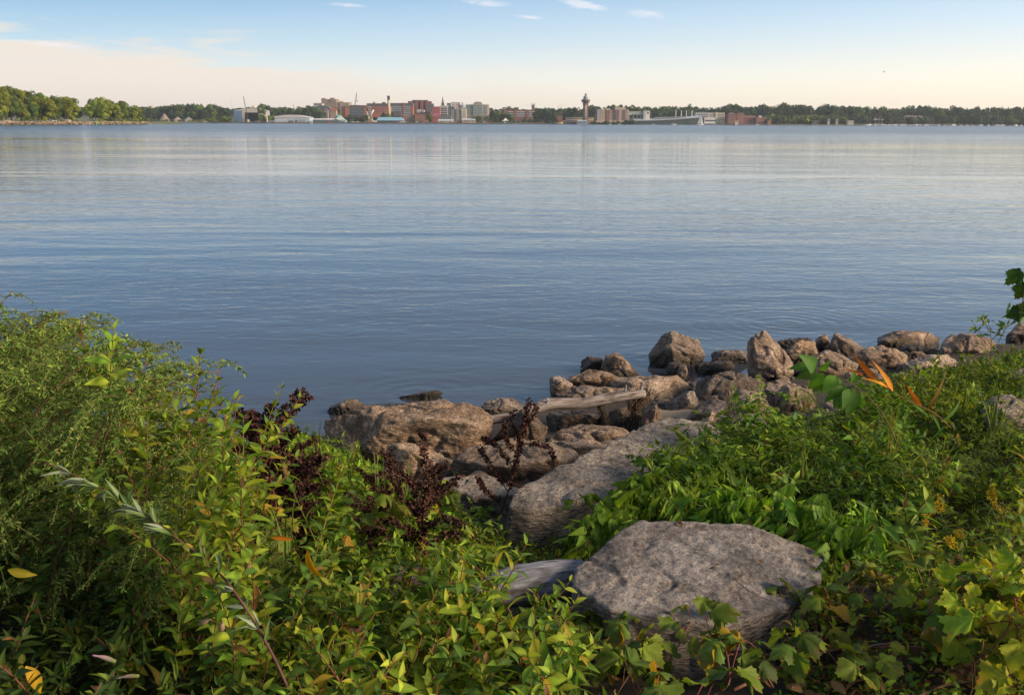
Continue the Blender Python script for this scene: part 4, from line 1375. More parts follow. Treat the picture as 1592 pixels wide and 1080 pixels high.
cover('leafy_undergrowth', 'dense mound of pointed green leaves beside the long sloping slab',
      [(915, 842), (945, 775), (1040, 712), (1130, 690), (1240, 668), (1330, 650), (1400, 640), (1480, 700), (1480, 800), (1380, 830), (1250, 815), (1120, 812), (1000, 812), (950, 850)],
      .24, 1600, SPR_A + SPR_L, 41, hump=.55, lumps=1.7, tint=(.72, .86, .85))
cover('bank_weeds', 'mixed green weeds on the bank below the thin sapling',
      [(1330, 650), (1345, 620), (1420, 590), (1520, 570), (1700, 560), (1850, 640), (1850, 800), (1592, 850), (1480, 830), (1470, 720)],
      .24, 3200, SPR_L + SPR_O + SPR_A, 42, hump=.22, sc=(.6, 1.1), tint=(.85, .92, .85))
cover('vine_ground_cover', 'low tangle of weeds and vines right of the large flat boulder',
      [(1270, 850), (1400, 835), (1592, 850), (1850, 840), (1850, 1200), (1250, 1200), (1220, 1010), (1275, 940)],
      .08, 900, SPR_A + SPR_O, 43, hump=.1, sc=(.5, .85), tint=(1.05, 1.0, .9), px_h=.05, edge=.2)
cover('shade_tinted_undergrowth', 'mass of weeds tinted dark as shade under the feathery clump',
      [(-200, 760), (200, 780), (420, 850), (500, 1000), (480, 1300), (-200, 1300)], .25, 1100, SPR_L + SPR_O + SPR_A, 44, hump=.2, sc=(.7, 1.2), tint=(.5, .58, .8))  # tint puts the shade under the clump into the leaf colours
cover('leafy_undergrowth', 'green leaves spilling under the front edge of the long sloping slab',
      [(780, 870), (840, 848), (930, 840), (940, 870), (900, 905), (800, 905)], .05, 130, SPR_A, 45, hump=.05, sc=(.4, .65), px_h=.03, edge=.1)
cover('leafy_undergrowth', 'green shoots among the dark dock stalks',
      [(390, 700), (470, 680), (575, 720), (640, 780), (720, 800), (700, 850), (560, 860), (430, 850)], .27, 900, SPR_L + SPR_A, 46, hump=.25, sc=(.7, 1.15), px_h=.1, tint=(1.1,1.1,.9))
cover('leafy_undergrowth', 'low leaves under the sunny oval leaved clump',
      [(440, 900), (560, 870), (700, 870), (800, 920), (860, 990), (900, 1250), (430, 1250)], .12, 420, SPR_A + SPR_O, 47, hump=.1, sc=(.6, 1.0), px_h=.05, edge=.2)

cover('leafy_undergrowth', 'leaves at the foot of the tall dried dock stalk',
      [(680, 800), (740, 810), (800, 850), (800, 890), (700, 890), (660, 850)], .10, 170, SPR_A + SPR_O, 48, hump=.12, sc=(.6, 1.0), px_h=.04, edge=.1)

SPR_D = []
for i in range(6):
    g = np.random.default_rng(680 + i)
    t = np.linspace(0, 1, 9)
    L = .34
    p = np.stack([-.35 * L * t + .02 * np.sin(t * 7 + i), -.5 * L * t, .55 * L * (t - 1.25 * t * t)], 1)
    D, Nr, P, S = [], [], [], []
    for k in range(13):
        c0 = np.array([np.interp((k + .5) / 13, t, p[:, j]) for j in range(3)])
        D.append(np.array([g.normal(-.2, .6), g.normal(-.35, .4), g.normal(-.75, .45)])); Nr.append(np.array([-.3, -.8, .7]) + g.normal(0, .35, 3)); P.append(c0); S.append(g.uniform(.06, .11))
    SPR_D.append(cat([tube(p, .0016, 4, (.09, .1, .03), caps=False), put(g, ARROW + LANCE, D, Nr, P, S, pickcol(g, 13, np.array([(.11, .20, .016), (.15, .24, .018), (.085, .165, .018)]), .01, .01))]))


def drape(name, label, line, n, spread, seed, hh, y_lim=None):
    """leafy streams hanging down along a line of points given as pixel, pixel, height over the ground"""
    g = np.random.default_rng(seed)
    Lp = curve([ground_pt(a, b, c_) for a, b, c_ in line], 40)
    k = g.integers(0, len(Lp), n)
    P = Lp[k] + np.column_stack([g.normal(0, spread, n), g.normal(0, spread * .7, n), g.uniform(-hh, .05, n)])
    P[:, 2] = np.maximum(P[:, 2], terrain(P[:, 0], P[:, 1]) + .06)
    a = g.normal(0, .5, n)
    R = np.stack([rotz(v) for v in a])
    kk = g.integers(0, len(SPR_D), n)
    S = g.uniform(.65, 1.15, n)
    md = cat([inst(tm, R[kk == i], P[kk == i], S[kk == i], (1 + g.normal(0, .18, (n, 1)))[kk == i] * np.ones(3)) for i, tm in enumerate(SPR_D)])
    tag(obj(name, md, MAT['leaf']), label, 'undergrowth', None, 'stuff')


drape('hanging_bindweed', 'long bright green leafy streams hanging over the left edge of the leafy mound', [(945, 850, .12), (975, 800, .2), (1020, 760, .26), (1060, 735, .28), (1110, 715, .26), (1180, 700, .22)], 230, .07, 61, .2)
drape('hanging_bindweed', 'leafy streams hanging above the far edge of the large flat boulder', [(1060, 800, .22), (1150, 790, .3), (1240, 790, .3), (1330, 800, .26)], 110, .09, 62, .16)
for (xa, xb, ya, yb, n, lab, grp, sd) in [(1.1, 2.3, 4.0, 5.6, 26, 'upright oval leaved plant rising out of the leafy mound', 'oval leaved plants on the leafy mound', 63), (2.2, 4.3, 4.4, 7.0, 34, 'upright oval leaved plant in the mixed bank weeds by the sapling', 'oval leaved plants in the bank weeds', 64),
                                          (1.5, 2.6, 2.5, 3.6, 16, 'small oval leaved plant among the vines in the near corner', 'oval leaved plants in the near corner', 65)]:
    scatter_oval(n, (xa, xb), (ya, yb), (.7, 1.25), lab, grp, sd)
g = np.random.default_rng(66)
for k in range(14):
    px, py = g.uniform(1180, 1560), g.uniform(640, 800)
    p = ground_pt(px, py, 0.05)
    K_feather.place(k, (p[0], p[1], gz(p[0], p[1])), g.uniform(0, 6.3), g.uniform(.35, .55), 'short feathery weed standing in the green bank right of the boulders', 'short feathery weeds on the green bank')

# ---- grape vines trailing close by
g = np.random.default_rng(51)


def vines(lst, label, group, K=None):
    for k, (px, py, h, s) in enumerate(lst):
        p = ground_pt(px, py, h)
        (K or K_vine).place(int(g.integers(0, 7)), (p[0], p[1], p[2] - .02), g.uniform(0, 6.3), s, label, group, (g.normal(0, .1), g.normal(0, .1)))


vines([(905, 985, .12, .7), (920, 1015, .1, .7), (970, 1040, .13, .8), (1040, 1030, .12, .7), (1130, 1010, .14, .85), (1010, 1075, .12, .9), (1190, 1030, .10, .8), (900, 1060, .12, .8), (1100, 1080, .1, .85)],
      'lobed leaved vine trailing across the front of the large flat boulder', 'vines across the flat boulder')
vines([(1240, 980, .08, .85), (1330, 960, .06, .8), (1280, 1040, .06, .9), (1400, 930, .06, .8), (1350, 1060, .05, .8), (1460, 900, .06, .75), (1380, 880, .05, .6), (1330, 870, .05, .6), (1480, 1040, .05, .9)],
      'lobed leaved vine with browned edges creeping right of the large flat boulder', 'vines right of the flat boulder')
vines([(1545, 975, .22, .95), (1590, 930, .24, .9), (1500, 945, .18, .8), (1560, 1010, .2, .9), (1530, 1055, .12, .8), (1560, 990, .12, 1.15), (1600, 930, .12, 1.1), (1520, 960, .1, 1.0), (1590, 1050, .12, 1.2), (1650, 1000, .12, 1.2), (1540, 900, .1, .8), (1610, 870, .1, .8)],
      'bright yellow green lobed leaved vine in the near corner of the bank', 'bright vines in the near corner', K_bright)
vines([(560, 840, .22, .8), (620, 800, .25, .75), (690, 770, .2, .6), (540, 800, .25, .85), (700, 830, .15, .7)],
      'lobed leaved vine climbing among the dock stalks', 'vines among the dock stalks')
vines([(340, 800, .35, .8), (380, 850, .3, .8), (220, 700, .5, .8)], 'lobed leaved vine climbing in the feathery weeds', 'vines in the feathery weeds')
for k in range(9):
    px, py = [(1540, 770), (1500, 850), (1560, 830), (1585, 740), (1525, 905), (1470, 800), (1600, 860), (1480, 880), (1440, 860)][k]
    p = ground_pt(px, py + 60, .0)
    K_gold.place(k, p, g.uniform(0, 6.3), g.uniform(.5, .8), 'goldenrod with small yellow flower heads on the near bank', 'goldenrod on the near bank')


# bare vine stems over the ground
def runner(pts, r, label, h=.03, col=(.12, .05, .03)):
    P = [ground_pt(a, b, h + dh) for a, b, dh in pts]
    c = curve(P, 24)
    o = c[0].copy()
    tag(obj('vine_stem', tube(c - o, np.linspace(r, r * .6, len(c)), 6, col), MAT['stem'], loc=o), label, 'vine')


runner([(1140, 1072, .1), (1230, 1030, .08), (1300, 1010, .06), (1400, 1005, .05), (1480, 1010, .04), (1592, 1030, .05)], .006, 'thick reddish bare vine stem lying along the ground in the near corner')
runner([(1300, 1050, .03), (1340, 1010, .06), (1380, 1000, .05), (1440, 1000, .03)], .004, 'thin grey bare vine stem looping above the thick reddish one', col=(.16, .11, .08))
runner([(1420, 1085, .04), (1480, 1062, .05), (1560, 1058, .04), (1592, 1060, .03)], .004, 'thin pale bare vine stem nearest the bottom of the bank', col=(.19, .11, .07))
runner([(1065, 830, .28), (1110, 870, .27), (1160, 915, .27), (1200, 935, .27)], .0018, 'thin dry vine stem lying across the top of the large flat boulder', h=0.0, col=(.1, .05, .04))


# ---- particular sprigs, leaf by leaf
def leaf_at(base, tip, y, tms, col, g, wid=1.0, face=(0, -1, .5), dy=0.0):
    a, b = at_y(*base, y), at_y(*tip, y + dy)
    L = np.linalg.norm(b - a)
    R = frames((b - a)[None], np.array([face]) + g.normal(0, .45, (1, 3)))[0]
    R = R * np.array([L * wid, L, L])[None, :]
    tm = tms[int(g.integers(0, len(tms)))]
    return MD(tm.v @ R.T + a, tm.c * np.asarray(col), tm.q, tm.t)


def sprig(name, label, cat_, y, stems, leaves, tms, g, scol=(.1, .07, .03), wk=1.0):
    o = at_y(*stems[0][0], y)
    r = thing(name, label, cat_, o)
    sm = cat([tube(curve([at_y(a, b, y) for a, b in s], 14), np.linspace(rad, rad * .5, len(curve([at_y(a, b, y) for a, b in s], 14))), 6, scol) for s, rad in [(s, .003) for s in stems]])
    obj('stem', sm.xf(np.eye(3), -o), MAT['stem'], r)
    lm = cat([leaf_at(b, (b[0] + (t[0] - b[0]) * .88, b[1] + (t[1] - b[1]) * .88), y + g.uniform(-.06, .06), tms, np.array(c) * g.uniform(.7, 1.45), g, w * wk, dy=g.uniform(-.07, .04)) for b, t, w, c in leaves])
    obj('foliage', lm.xf(np.eye(3), -o), MAT['leaf'], r)
    return r


PG, PD = (.08, .17, .02), (.05, .12, .018)
sprig('poplar_sapling', 'poplar sprig with broad dark green heart shaped leaves before the rocks', 'plant', 4.3,
      [[(1400, 700), (1370, 640), (1330, 600), (1290, 580), (1262, 572)], [(1330, 600), (1325, 625), (1320, 650)]],
      [((1262, 572), (1222, 568), 1.15, PG), ((1266, 574), (1250, 550), 1.3, PD), ((1275, 575), (1292, 562), 1.1, PG), ((1270, 576), (1232, 590), 1.1, (.07, .14, .022)), ((1280, 580), (1252, 612), 1.0, PG),
       ((1292, 583), (1262, 618), 1.1, PD), ((1300, 585), (1276, 612), 1.2, PG), ((1308, 590), (1290, 612), 1.1, PD), ((1310, 595), (1280, 632), 1.0, PD), ((1318, 600), (1292, 636), 1.2, PD), ((1322, 605), (1310, 640), 1.1, PD),
       ((1330, 605), (1316, 655), 1.0, PG), ((1325, 595), (1330, 575), 1.1, PD), ((1345, 600), (1325, 600), 1.1, PD), ((1340, 618), (1338, 640), 1.0, PG)], DELTA, np.random.default_rng(71), wk=.62)
OR = (.60, .15, .018); OR2 = (.58, .22, .02); RD = (.55, .10, .018)
sprig('willow_shoot', 'willow shoot with orange autumn leaves arching out of the weeds', 'plant', 4.6,
      [[(1478, 665), (1450, 640), (1410, 622), (1375, 598), (1345, 580)], [(1410, 622), (1400, 600), (1392, 590)]],
      [((1364, 592), (1329, 560), 1.2, OR), ((1342, 583), (1310, 569), 1.0, RD), ((1388, 608), (1368, 560), 1.1, OR2), ((1433, 634), (1407, 597), 1.35, OR), ((1384, 604), (1352, 580), .9, OR2), ((1440, 640), (1480, 585), .7, (.2, .12, .02)),
       ((1450, 645), (1470, 680), .9, PG), ((1420, 628), (1450, 650), .9, PG), ((1465, 655), (1505, 620), .9, PG), ((1470, 660), (1440, 690), 1.0, PD), ((1480, 590), (1487, 580), .8, (.18, .09, .02))], LANCE, np.random.default_rng(72), (.16, .09, .03), wk=.8)

# thin sapling against the water and the leaves hanging in at the edge
g = np.random.default_rng(73)
lv = []
tw = [[(1538, 580), (1540, 555), (1541, 530), (1538, 508), (1533, 490)], [(1541, 535), (1525, 518), (1515, 505)], [(1541, 530), (1553, 515), (1562, 505)], [(1552, 532), (1566, 505), (1570, 485), (1566, 478)], [(1566, 508), (1582, 497), (1592, 490)], [(1538, 515), (1530, 500), (1524, 494)]]
for t_ in tw:
    c = curve([(a, b, 0) for a, b in t_], 12)[:, :2]
    for k in range(9):
        p = c[int(g.integers(len(c) // 3, len(c)))]
        an = g.uniform(0, 6.3)
        l = g.uniform(9, 17)
        lv.append((tuple(p), (p[0] + math.cos(an) * l, p[1] + math.sin(an) * l * .8), 1.6, (.05, .1, .028) if g.random() < .8 else (.12, .15, .03)))
sprig('willow_sapling', 'thin leafy sapling rising in front of the wide flat topped rock', 'plant', 6.6, tw, lv, LANCE, g, (.09, .055, .035))
g = np.random.default_rng(74)
o = at_y(1660, 480, 4.2)
r = thing('grape_vine', 'dark leaved vine shoot hanging in over the water beside the sapling', 'vine', o)
vp = [(1660, 520), (1640, 440), (1610, 428), (1594, 440), (1590, 470), (1582, 490)]
obj('stem', tube(curve([at_y(a, b, 4.2) for a, b in vp], 20) - o, .0025, 5, (.1, .05, .03)), MAT['stem'], r)
lv = [leaf_at(b, t, 4.2, LOBED, c, g, w).xf(np.eye(3), -o) for b, t, w, c in [((1590, 420), (1568, 437), 1.0, (.03, .08, .015)), ((1596, 440), (1582, 462), 1.0, (.03, .075, .015)), ((1600, 470), (1588, 490), 1.0, (.04, .09, .018)), ((1592, 484), (1570, 490), 1.1, (.03, .08, .015)), ((1620, 430), (1600, 460), 1, PD)]]
obj('foliage', cat(lv), MAT['leaf'], r)

# the arching stem with silvery leaves across the left foreground
g = np.random.default_rng(75)
ya = 2.1
ap = [(455, 1085), (420, 1010), (372, 930), (330, 880), (255, 822), (200, 785), (140, 750), (60, 715)]
c = curve([at_y(a, b, ya + .05 * i) for i, (a, b) in enumerate(ap)], 40)
o = c[0].copy()
r = thing('mugwort', 'long arching reddish stem with silvery lobed leaves across the shaded weeds', 'plant', o)
obj('stem', tube(c - o, np.linspace(.0042, .0016, len(c)), 7, (.10, .045, .038)), MAT['stem'], r)
D, Nr, P, S, Cc = [], [], [], [], []
for k in range(34):
    i = int(g.uniform(.1, 1) * (len(c) - 2)); tg = c[i + 1] - c[i]; tg /= np.linalg.norm(tg)
    a = g.uniform(0, 6.3)
    side = np.cross(tg, [0, 1, 0]); up = np.cross(side, tg)
    b = side * math.cos(a) + up * math.sin(a)
    silver = g.random() < .35
    for w in (-.7, -.35, 0, .35, .7):
        D.append(b * .8 + tg * .8 + np.cross(b, tg) * w); Nr.append(np.array([0, -.3, 1]) + g.normal(0, .3, 3)); P.append(c[i]); S.append(g.uniform(.045, .08) * (1 - .35 * abs(w)))
        Cc.append(np.array((.15, .19, .12) if silver else (.075, .125, .03)) * g.uniform(.8, 1.2))
obj('foliage', put(g, LANCE, D, Nr, np.array(P) - o, S, Cc), MAT['leaf_silver'], r)

# the single yellow and browning leaves
g = np.random.default_rng(76)
for b, t, y, w, c, lab in [((478, 855), (492, 908), 2.45, .6, (.5, .27, .012), 'hanging bright yellow leaf among the oval leaved plants'),
                           ((455, 838), (418, 835), 2.6, .55, (.40, .17, .012), 'orange yellow curled leaf beside the grass blades'),
                           ((40, 1035), (70, 1078), 2.15, 1.0, (.36, .22, .015), 'spotted yellow leaf hanging in the shaded near corner'),
                           ((12, 885), (55, 895), 2.3, .9, (.22, .17, .015), 'yellow brown leaf on a red stem at the shaded edge')]:
    m = leaf_at(b, t, y, OVAL, c, g, w)
    o = m.v[0].copy()
    tag(obj('autumn_leaf', m.xf(np.eye(3), -o), MAT['leaf'], loc=o), lab, 'leaf')
# bindweed buds, dried seed capsules
def bud(px, py, px2, py2, y, r, col, col2, name, label):
    a, b = at_y(px, py, y), at_y(px2, py2, y)
    cc = curve([a, (a + b) / 2 + np.array([0, 0, .003]), b], 10)
    t = np.linspace(0, 1, len(cc))
    m = tube(cc, r * (.35 + .65 * np.sin(np.clip(t * 1.1 + .15, 0, 1) * math.pi) ** .8), 8)
    k = np.clip(np.linspace(0, 1, len(cc)), 0, 1)
    cl = np.repeat(k, 8)[:, None] * np.array(col2) + (1 - np.repeat(k, 8))[:, None] * np.array(col)
    m.c = np.concatenate([cl, [col], [col2]])
    o = m.v[0].copy()
    tag(obj(name, m.xf(np.eye(3), -o), MAT['leaf_small'], loc=o), label, 'flower' if 'bud' in name else 'seed pod')


bud(180, 1028, 144, 1018, 2.2, .007, (.13, .17, .05), (.55, .30, .42), 'flower_bud', 'closed pink bindweed flower, upper of the two in the shade')
bud(216, 1050, 182, 1054, 2.18, .006, (.15, .18, .05), (.55, .36, .36), 'flower_bud', 'closed pink bindweed flower, lower of the two in the shade')
bud(384, 890, 389, 868, 2.4, .010, (.22, .13, .07), (.34, .22, .12), 'seed_pod', 'dry papery seed pod beside the arching stem')
bud(312, 970, 328, 962, 2.25, .009, (.3, .21, .13), (.36, .26, .17), 'seed_pod', 'dry papery seed pod, left of the pair over the shaded weeds')
bud(344, 980, 347, 965, 2.25, .009, (.28, .2, .12), (.34, .25, .17), 'seed_pod', 'dry papery seed pod, right of the pair over the shaded weeds')

# grass blades
for px, py, h, y in [(445, 872, .22, 2.75), (300, 720, .28, 3.4), (235, 700, .25, 3.5), (930, 870, .1, 3.6), (1290, 815, .1, 3.4), (1460, 760, .32, 4.2), (1380, 720, .3, 4.6), (1540, 680, .35, 4.9), (1250, 740, .28, 4.3), (1500, 640, .3, 5.4), (1560, 860, .25, 3.3), (590, 760, .2, 4.2), (545, 740, .25, 4.3), (500, 730, .25, 4.4), (630, 770, .2, 4.1)]:
    p = at_y(px, py, y)
    o = obj('grass_tuft', grass_tuft(int(px), h, 7 if px != 445 else 4, .3 if px != 445 else .07), MAT['leaf'], loc=(p[0], p[1], p[2]))
    tag(o, 'tuft of green grass blades among the bank plants', 'grass', 'grass tufts on the bank')

# fallen leaves on the boulder and ground
lm = [leaf_strip([.05, .2, .26, .2, .03], .6, .5, .3, .6), leaf_strip([.03, .12, .16, .1, .02], .8, -.4, 0, -.8)]
for k, (px, py, s) in enumerate([(1060, 818, .05), (1100, 885, .03), (1035, 838, .025), (1240, 852, .045), (1215, 965, .04), (1110, 878, .03), (1180, 870, .03), (1262, 880, .05), (1290, 860, .05), (1300, 900, .05), (1240, 905, .03)]):
    p = on_z(px, py, 1.372 if px < 1235 else gz(*on_z(px, py, 1.2)[:2]) + .06)
    R = frames(np.array([sph(g.uniform(0, 6.3), .1)]), np.array([[0, 0, 1.0]]))[0]
    m = lm[k % 2]
    o = obj('fallen_leaf', m.xf(R * s).col(BROWN[k % 3] * 1.2), MAT['leaf_small'], loc=p)
    tag(o, 'curled brown fallen leaf on the large flat boulder' if px < 1235 else 'curled brown fallen leaf on the soil beside the large flat boulder', 'leaf', 'fallen leaves on the boulder' if px < 1235 else 'fallen leaves beside the boulder')

# bits of weed drifting on the bay
g = np.random.default_rng(79)
fl = []
for (px, py, sx_, sy_, n) in [(230, 440, 70, 14, 26), (320, 418, 60, 10, 16), (560, 395, 90, 12, 22), (430, 370, 40, 5, 8), (960, 455, 40, 4, 12), (1000, 400, 60, 8, 12), (1380, 320, 40, 2.5, 14), (1480, 328, 60, 4, 12), (950, 243, 8, 1, 4), (780, 475, 90, 14, 12), (1100, 380, 200, 20, 14), (1300, 430, 150, 25, 12)]:
    for k in range(n):
        p = on_z(px + g.normal(0, sx_), py + g.normal(0, sy_), 0.004)
        d = np.linalg.norm(p - CAM)
        s_ = g.uniform(.3, 1.1) * d * .00042
        a = g.uniform(0, 6.3)
        fl.append(tube([p - np.array([math.cos(a), math.sin(a), 0]) * s_ * 1.6, p + np.array([0, 0, s_ * .2]), p + np.array([math.cos(a + .6), math.sin(a + .6), 0]) * s_ * 1.4], s_ * .35, 4, (.02, .02, .012)))
tag(obj('floating_weed', cat(fl), MAT['weed']), 'scattered dark bits of weed drifting on the calm bay', 'floating weed', None, 'stuff')
# a distant gull over the right shore
gc = at_y(1374, 112, 420)
bd = lathe([(.02, -.55), (.16, -.2), (.2, .1), (.12, .4), (.09, .5), (.02, .62)], 8).xf(np.array([[0, 0, 1.0], [0, 1, 0], [-1, 0, 0]]))
wg = [MD([(-.15, 0, .08), (.2, 0, .08), (.1, s_ * .6, .34), (-.25, s_ * .6, .33), (-.05, s_ * 1.35, .18), (-.22, s_ * 1.3, .18), (-.15, 0, .04), (.2, 0, .04), (.1, s_ * .6, .30), (-.25, s_ * .6, .29)], None, [(0, 1, 2, 3), (3, 2, 4, 5), (6, 9, 8, 7), (0, 6, 7, 1)]) for s_ in (-1, 1)]
gl = obj('gull', cat([bd] + wg).col((.35, .35, .36)), MAT['weed'], loc=gc)
gl.rotation_euler = (.1, 0, .5)
tag(gl, 'lone gull gliding in the pale sky above the wooded bluff', 'bird')

# dead leaves and twigs littering the soil between the vines
g = np.random.default_rng(83)
D, Nr, P, S, Cc = [], [], [], [], []
for k in range(520):
    px, py = g.uniform(1190, 1620), g.uniform(835, 1120)
    p = ground_pt(px, py, .0)
    D.append(sph(g.uniform(0, 6.3), g.uniform(-.2, .4))); Nr.append(np.array([0, 0, 1]) + g.normal(0, .4, 3)); P.append(p + np.array([0, 0, g.uniform(.035, .075)])); S.append(g.uniform(.02, .06))
    Cc.append(BROWN[k % 3] * g.uniform(.5, 1.5))
lt = put(g, lm, D, Nr, P, S, Cc)
tw_ = []
for k in range(90):
    px, py = g.uniform(1190, 1600), g.uniform(835, 1100)
    p = ground_pt(px, py, .05)
    a = g.uniform(0, 6.3); l = g.uniform(.05, .18)
    q = p + np.array([math.cos(a) * l, math.sin(a) * l, g.uniform(-.01, .05)])
    tw_.append(tube(curve([p, (p + q) / 2 + g.normal(0, .015, 3), q], 6), g.uniform(.001, .0028), 4, np.array([.14, .085, .05]) * g.uniform(.6, 1.4)))
tag(obj('leaf_litter', cat([lt] + tw_), MAT['leaf_small']), 'dry brown leaves and twigs littering the soil right of the large flat boulder', 'litter', None, 'stuff')
HAZE = 8.0e-5
# ================================================================== FAR SHORE
# distances: the spit on the left about 650-900 m off, the city front about 1450 m, wooded hills beyond
SPIT_X, SPIT_Y = [-9000, -402, -372, -357, -342, -326], [560, 635, 655, 680, 720, 800]
SPX, SPY = [-90, 0, 60, 130, 225], [635, 655, 680, 720, 800]


def spit_shore(x):
    return np.interp(np.asarray(x, float), SPIT_X, SPIT_Y)


def far_shore(x):
    """y of the town side waterline for world x"""
    return np.interp(np.asarray(x, float), [-9000, -900, -560, 0, 700, 1000, 9000], [1300, 1390, 1408, 1420, 1440, 1500, 1700])


def far_z(x, y):
    x = np.asarray(x, float); y = np.asarray(y, float)
    d = y - far_shore(x)
    land = np.interp(d, [-200, -12, 0, 3, 10, 130, 260, 700, 1600, 3500, 5500], [-3, -1.0, 0, 1.2, 1.8, 3.0, 9, 14, 22, 40, 48])
    land = land * np.where(d > 200, 1 + .15 * nz2(x, y, .0011, 2, 3.0).reshape(x.shape), 1)
    ds = np.minimum(y - spit_shore(x), (-324 - x) * 1.0)
    ds = np.minimum(ds, spit_shore(x) + 110 - y)
    sp_ = np.interp(ds, [-100, -6, 0, 3, 8, 60], [-3, -1, 0, 1.8, 2.2, 2.6])
    return np.maximum(land, sp_)


def build_far_land():
    xs = np.concatenate([np.linspace(-6000, -1000, 26, endpoint=False), np.arange(-1000, -440, 14), np.arange(-440, -310, 2.5), np.arange(-310, 1300, 13), np.linspace(1300, 6000, 24)])
    ys_ = np.concatenate([np.arange(560, 1000, 3.0), np.linspace(1000, 1390, 10, endpoint=False), np.linspace(1390, 1520, 40, endpoint=False), np.linspace(1520, 5600, 70)])
    X, Y = np.meshgrid(xs, ys_)
    x, y = X.ravel(), Y.ravel()
    z = far_z(x, y)
    nx, ny = len(xs), len(ys_)
    i = np.arange(nx * ny).reshape(ny, nx)
    q = np.stack([i[:-1, :-1], i[:-1, 1:], i[1:, 1:], i[1:, :-1]], -1).reshape(-1, 4)
    zq = z[q].max(1)
    q = q[zq > -0.2]
    m, nt, b = new_mat('far_ground')
    geo = N(nt, 'ShaderNodeNewGeometry')
    n1 = N(nt, 'ShaderNodeTexNoise', {'Vector': geo.outputs['Position'], 'Scale': .03, 'Detail': 8.0, 'Roughness': .7})
    c = ramp(nt, n1.outputs[0], [(.35, (.05, .07, .025)), (.52, (.09, .10, .04)), (.68, (.16, .13, .085))])
    nt.links.new(c, b.inputs['Base Color'])
    b.inputs['Roughness'].default_value = .95
    tag(obj('far_shore', MD(np.stack([x, y, z], 1), None, q), m), kind='structure')


build_far_land()


def fz(x, y):
    return float(far_z(np.array([x]), np.array([y]))[0])


def fx(px, Y, py=185):
    return at_y(px, py, Y)[0]


def fh(px, py, Y):
    return at_y(px, py, Y)[2]


# ------------------------------------------------------------------ trees
CRG = np.array([(.085, .13, .022), (.065, .105, .02), (.105, .145, .024), (.055, .09, .022)])


def crown(seed, h, r, n, leaf, shape='round', col=CRG, lobes=14, z0=.22):
    """crown of leaf clumps on many lobes, h tall, r half wide, from z0*h up"""
    g = np.random.default_rng(seed)
    L = []
    for k in range(lobes):
        u = g.uniform(0, 1) ** .8
        z = h * (z0 + .1 + (.82 - z0) * u)
        if shape == 'round':
            w = r * math.sqrt(max(.05, 1 - (2 * (u - .42)) ** 2 * .8)) * .72
        elif shape == 'tall':
            w = r * (1 - .75 * u) * .7 + r * .12
        else:
            w = r * (.75 - .25 * abs(u - .5)) * .8
        a = g.uniform(0, 6.3); d = w * math.sqrt(g.uniform(.15, 1))
        L.append((d * math.cos(a), d * math.sin(a), z, r * g.uniform(.30, .56), g.uniform(.75, 1.3)))
    L = np.array(L)
    k = g.integers(0, lobes, n)
    d = g.normal(0, 1, (n, 3)); d /= np.linalg.norm(d, axis=1)[:, None]
    rad = L[k, 3] * g.uniform(.55, 1.12, n) ** .6
    P = L[k, :3] + d * rad[:, None] * np.array([1, 1, .85])
    P[:, 2] = np.clip(P[:, 2], h * z0 * .6, None)
    D = np.cross(d, g.normal(0, 1, (n, 3)))
    c = col[g.integers(0, len(col), n)] * (L[k, 4] * (1 + g.normal(0, .16, n)))[:, None]
    tmd = MD([(-.5, 0, 0), (0, -.35, .08), (.5, 0, 0), (0.05, .5, .1), (-.3, .35, .02)], None, [(0, 1, 2, 3)], [(0, 3, 4)])
    return inst(tmd, frames(D, d + g.normal(0, .5, (n, 3))), P, leaf * g.uniform(.6, 1.4, n), c)


def trunk_md(seed, h, r, rt):
    g = np.random.default_rng(seed)
    ms = [tube([(0, 0, -.5), (0.1 * rt, 0, h * .3), (g.normal(0, .2), g.normal(0, .2), h * .62), (g.normal(0, .3), 0, h * .86)], [rt, rt * .8, rt * .5, rt * .15], 6, (.075, .06, .05))]
    for k in range(6):
        a = g.uniform(0, 6.3); z = h * g.uniform(.2, .55)
        l = r * g.uniform(.5, .9)
        ms.append(tube([(0, 0, z), (math.cos(a) * l * .5, math.sin(a) * l * .5, z + l * .45), (math.cos(a) * l, math.sin(a) * l, z + l * 1.1)], [rt * .4, rt * .25, rt * .08], 5, (.075, .06, .05)))
    return cat(ms)


class TreeKind:
    def __init__(s, name, cat_, specs):
        s.name, s.cat, s.h, s.m = name, cat_, [], []
        for i, sp in enumerate(specs):
            s.h.append(sp['h'])
            cm = mesh_of('crown', crown(**sp), MAT['far_leaf'], False)
            tm = mesh_of('trunk', trunk_md(sp['seed'], sp['h'], sp['r'], sp['h'] * .02), MAT['bark'])
            s.m.append((cm, tm))

    def place(s, i, x, y, h, label, group, rz=0, wide=1.0, z=None):
        i %= len(s.m)
        k = h / s.h[i]
        r = thing(s.name, label, s.cat, (x, y, fz(x, y) if z is None else z), rz, group)
        r.scale = (k * wide, k * wide, k)
        obj('crown', s.m[i][0], None, r); obj('trunk', s.m[i][1], None, r)
        return r


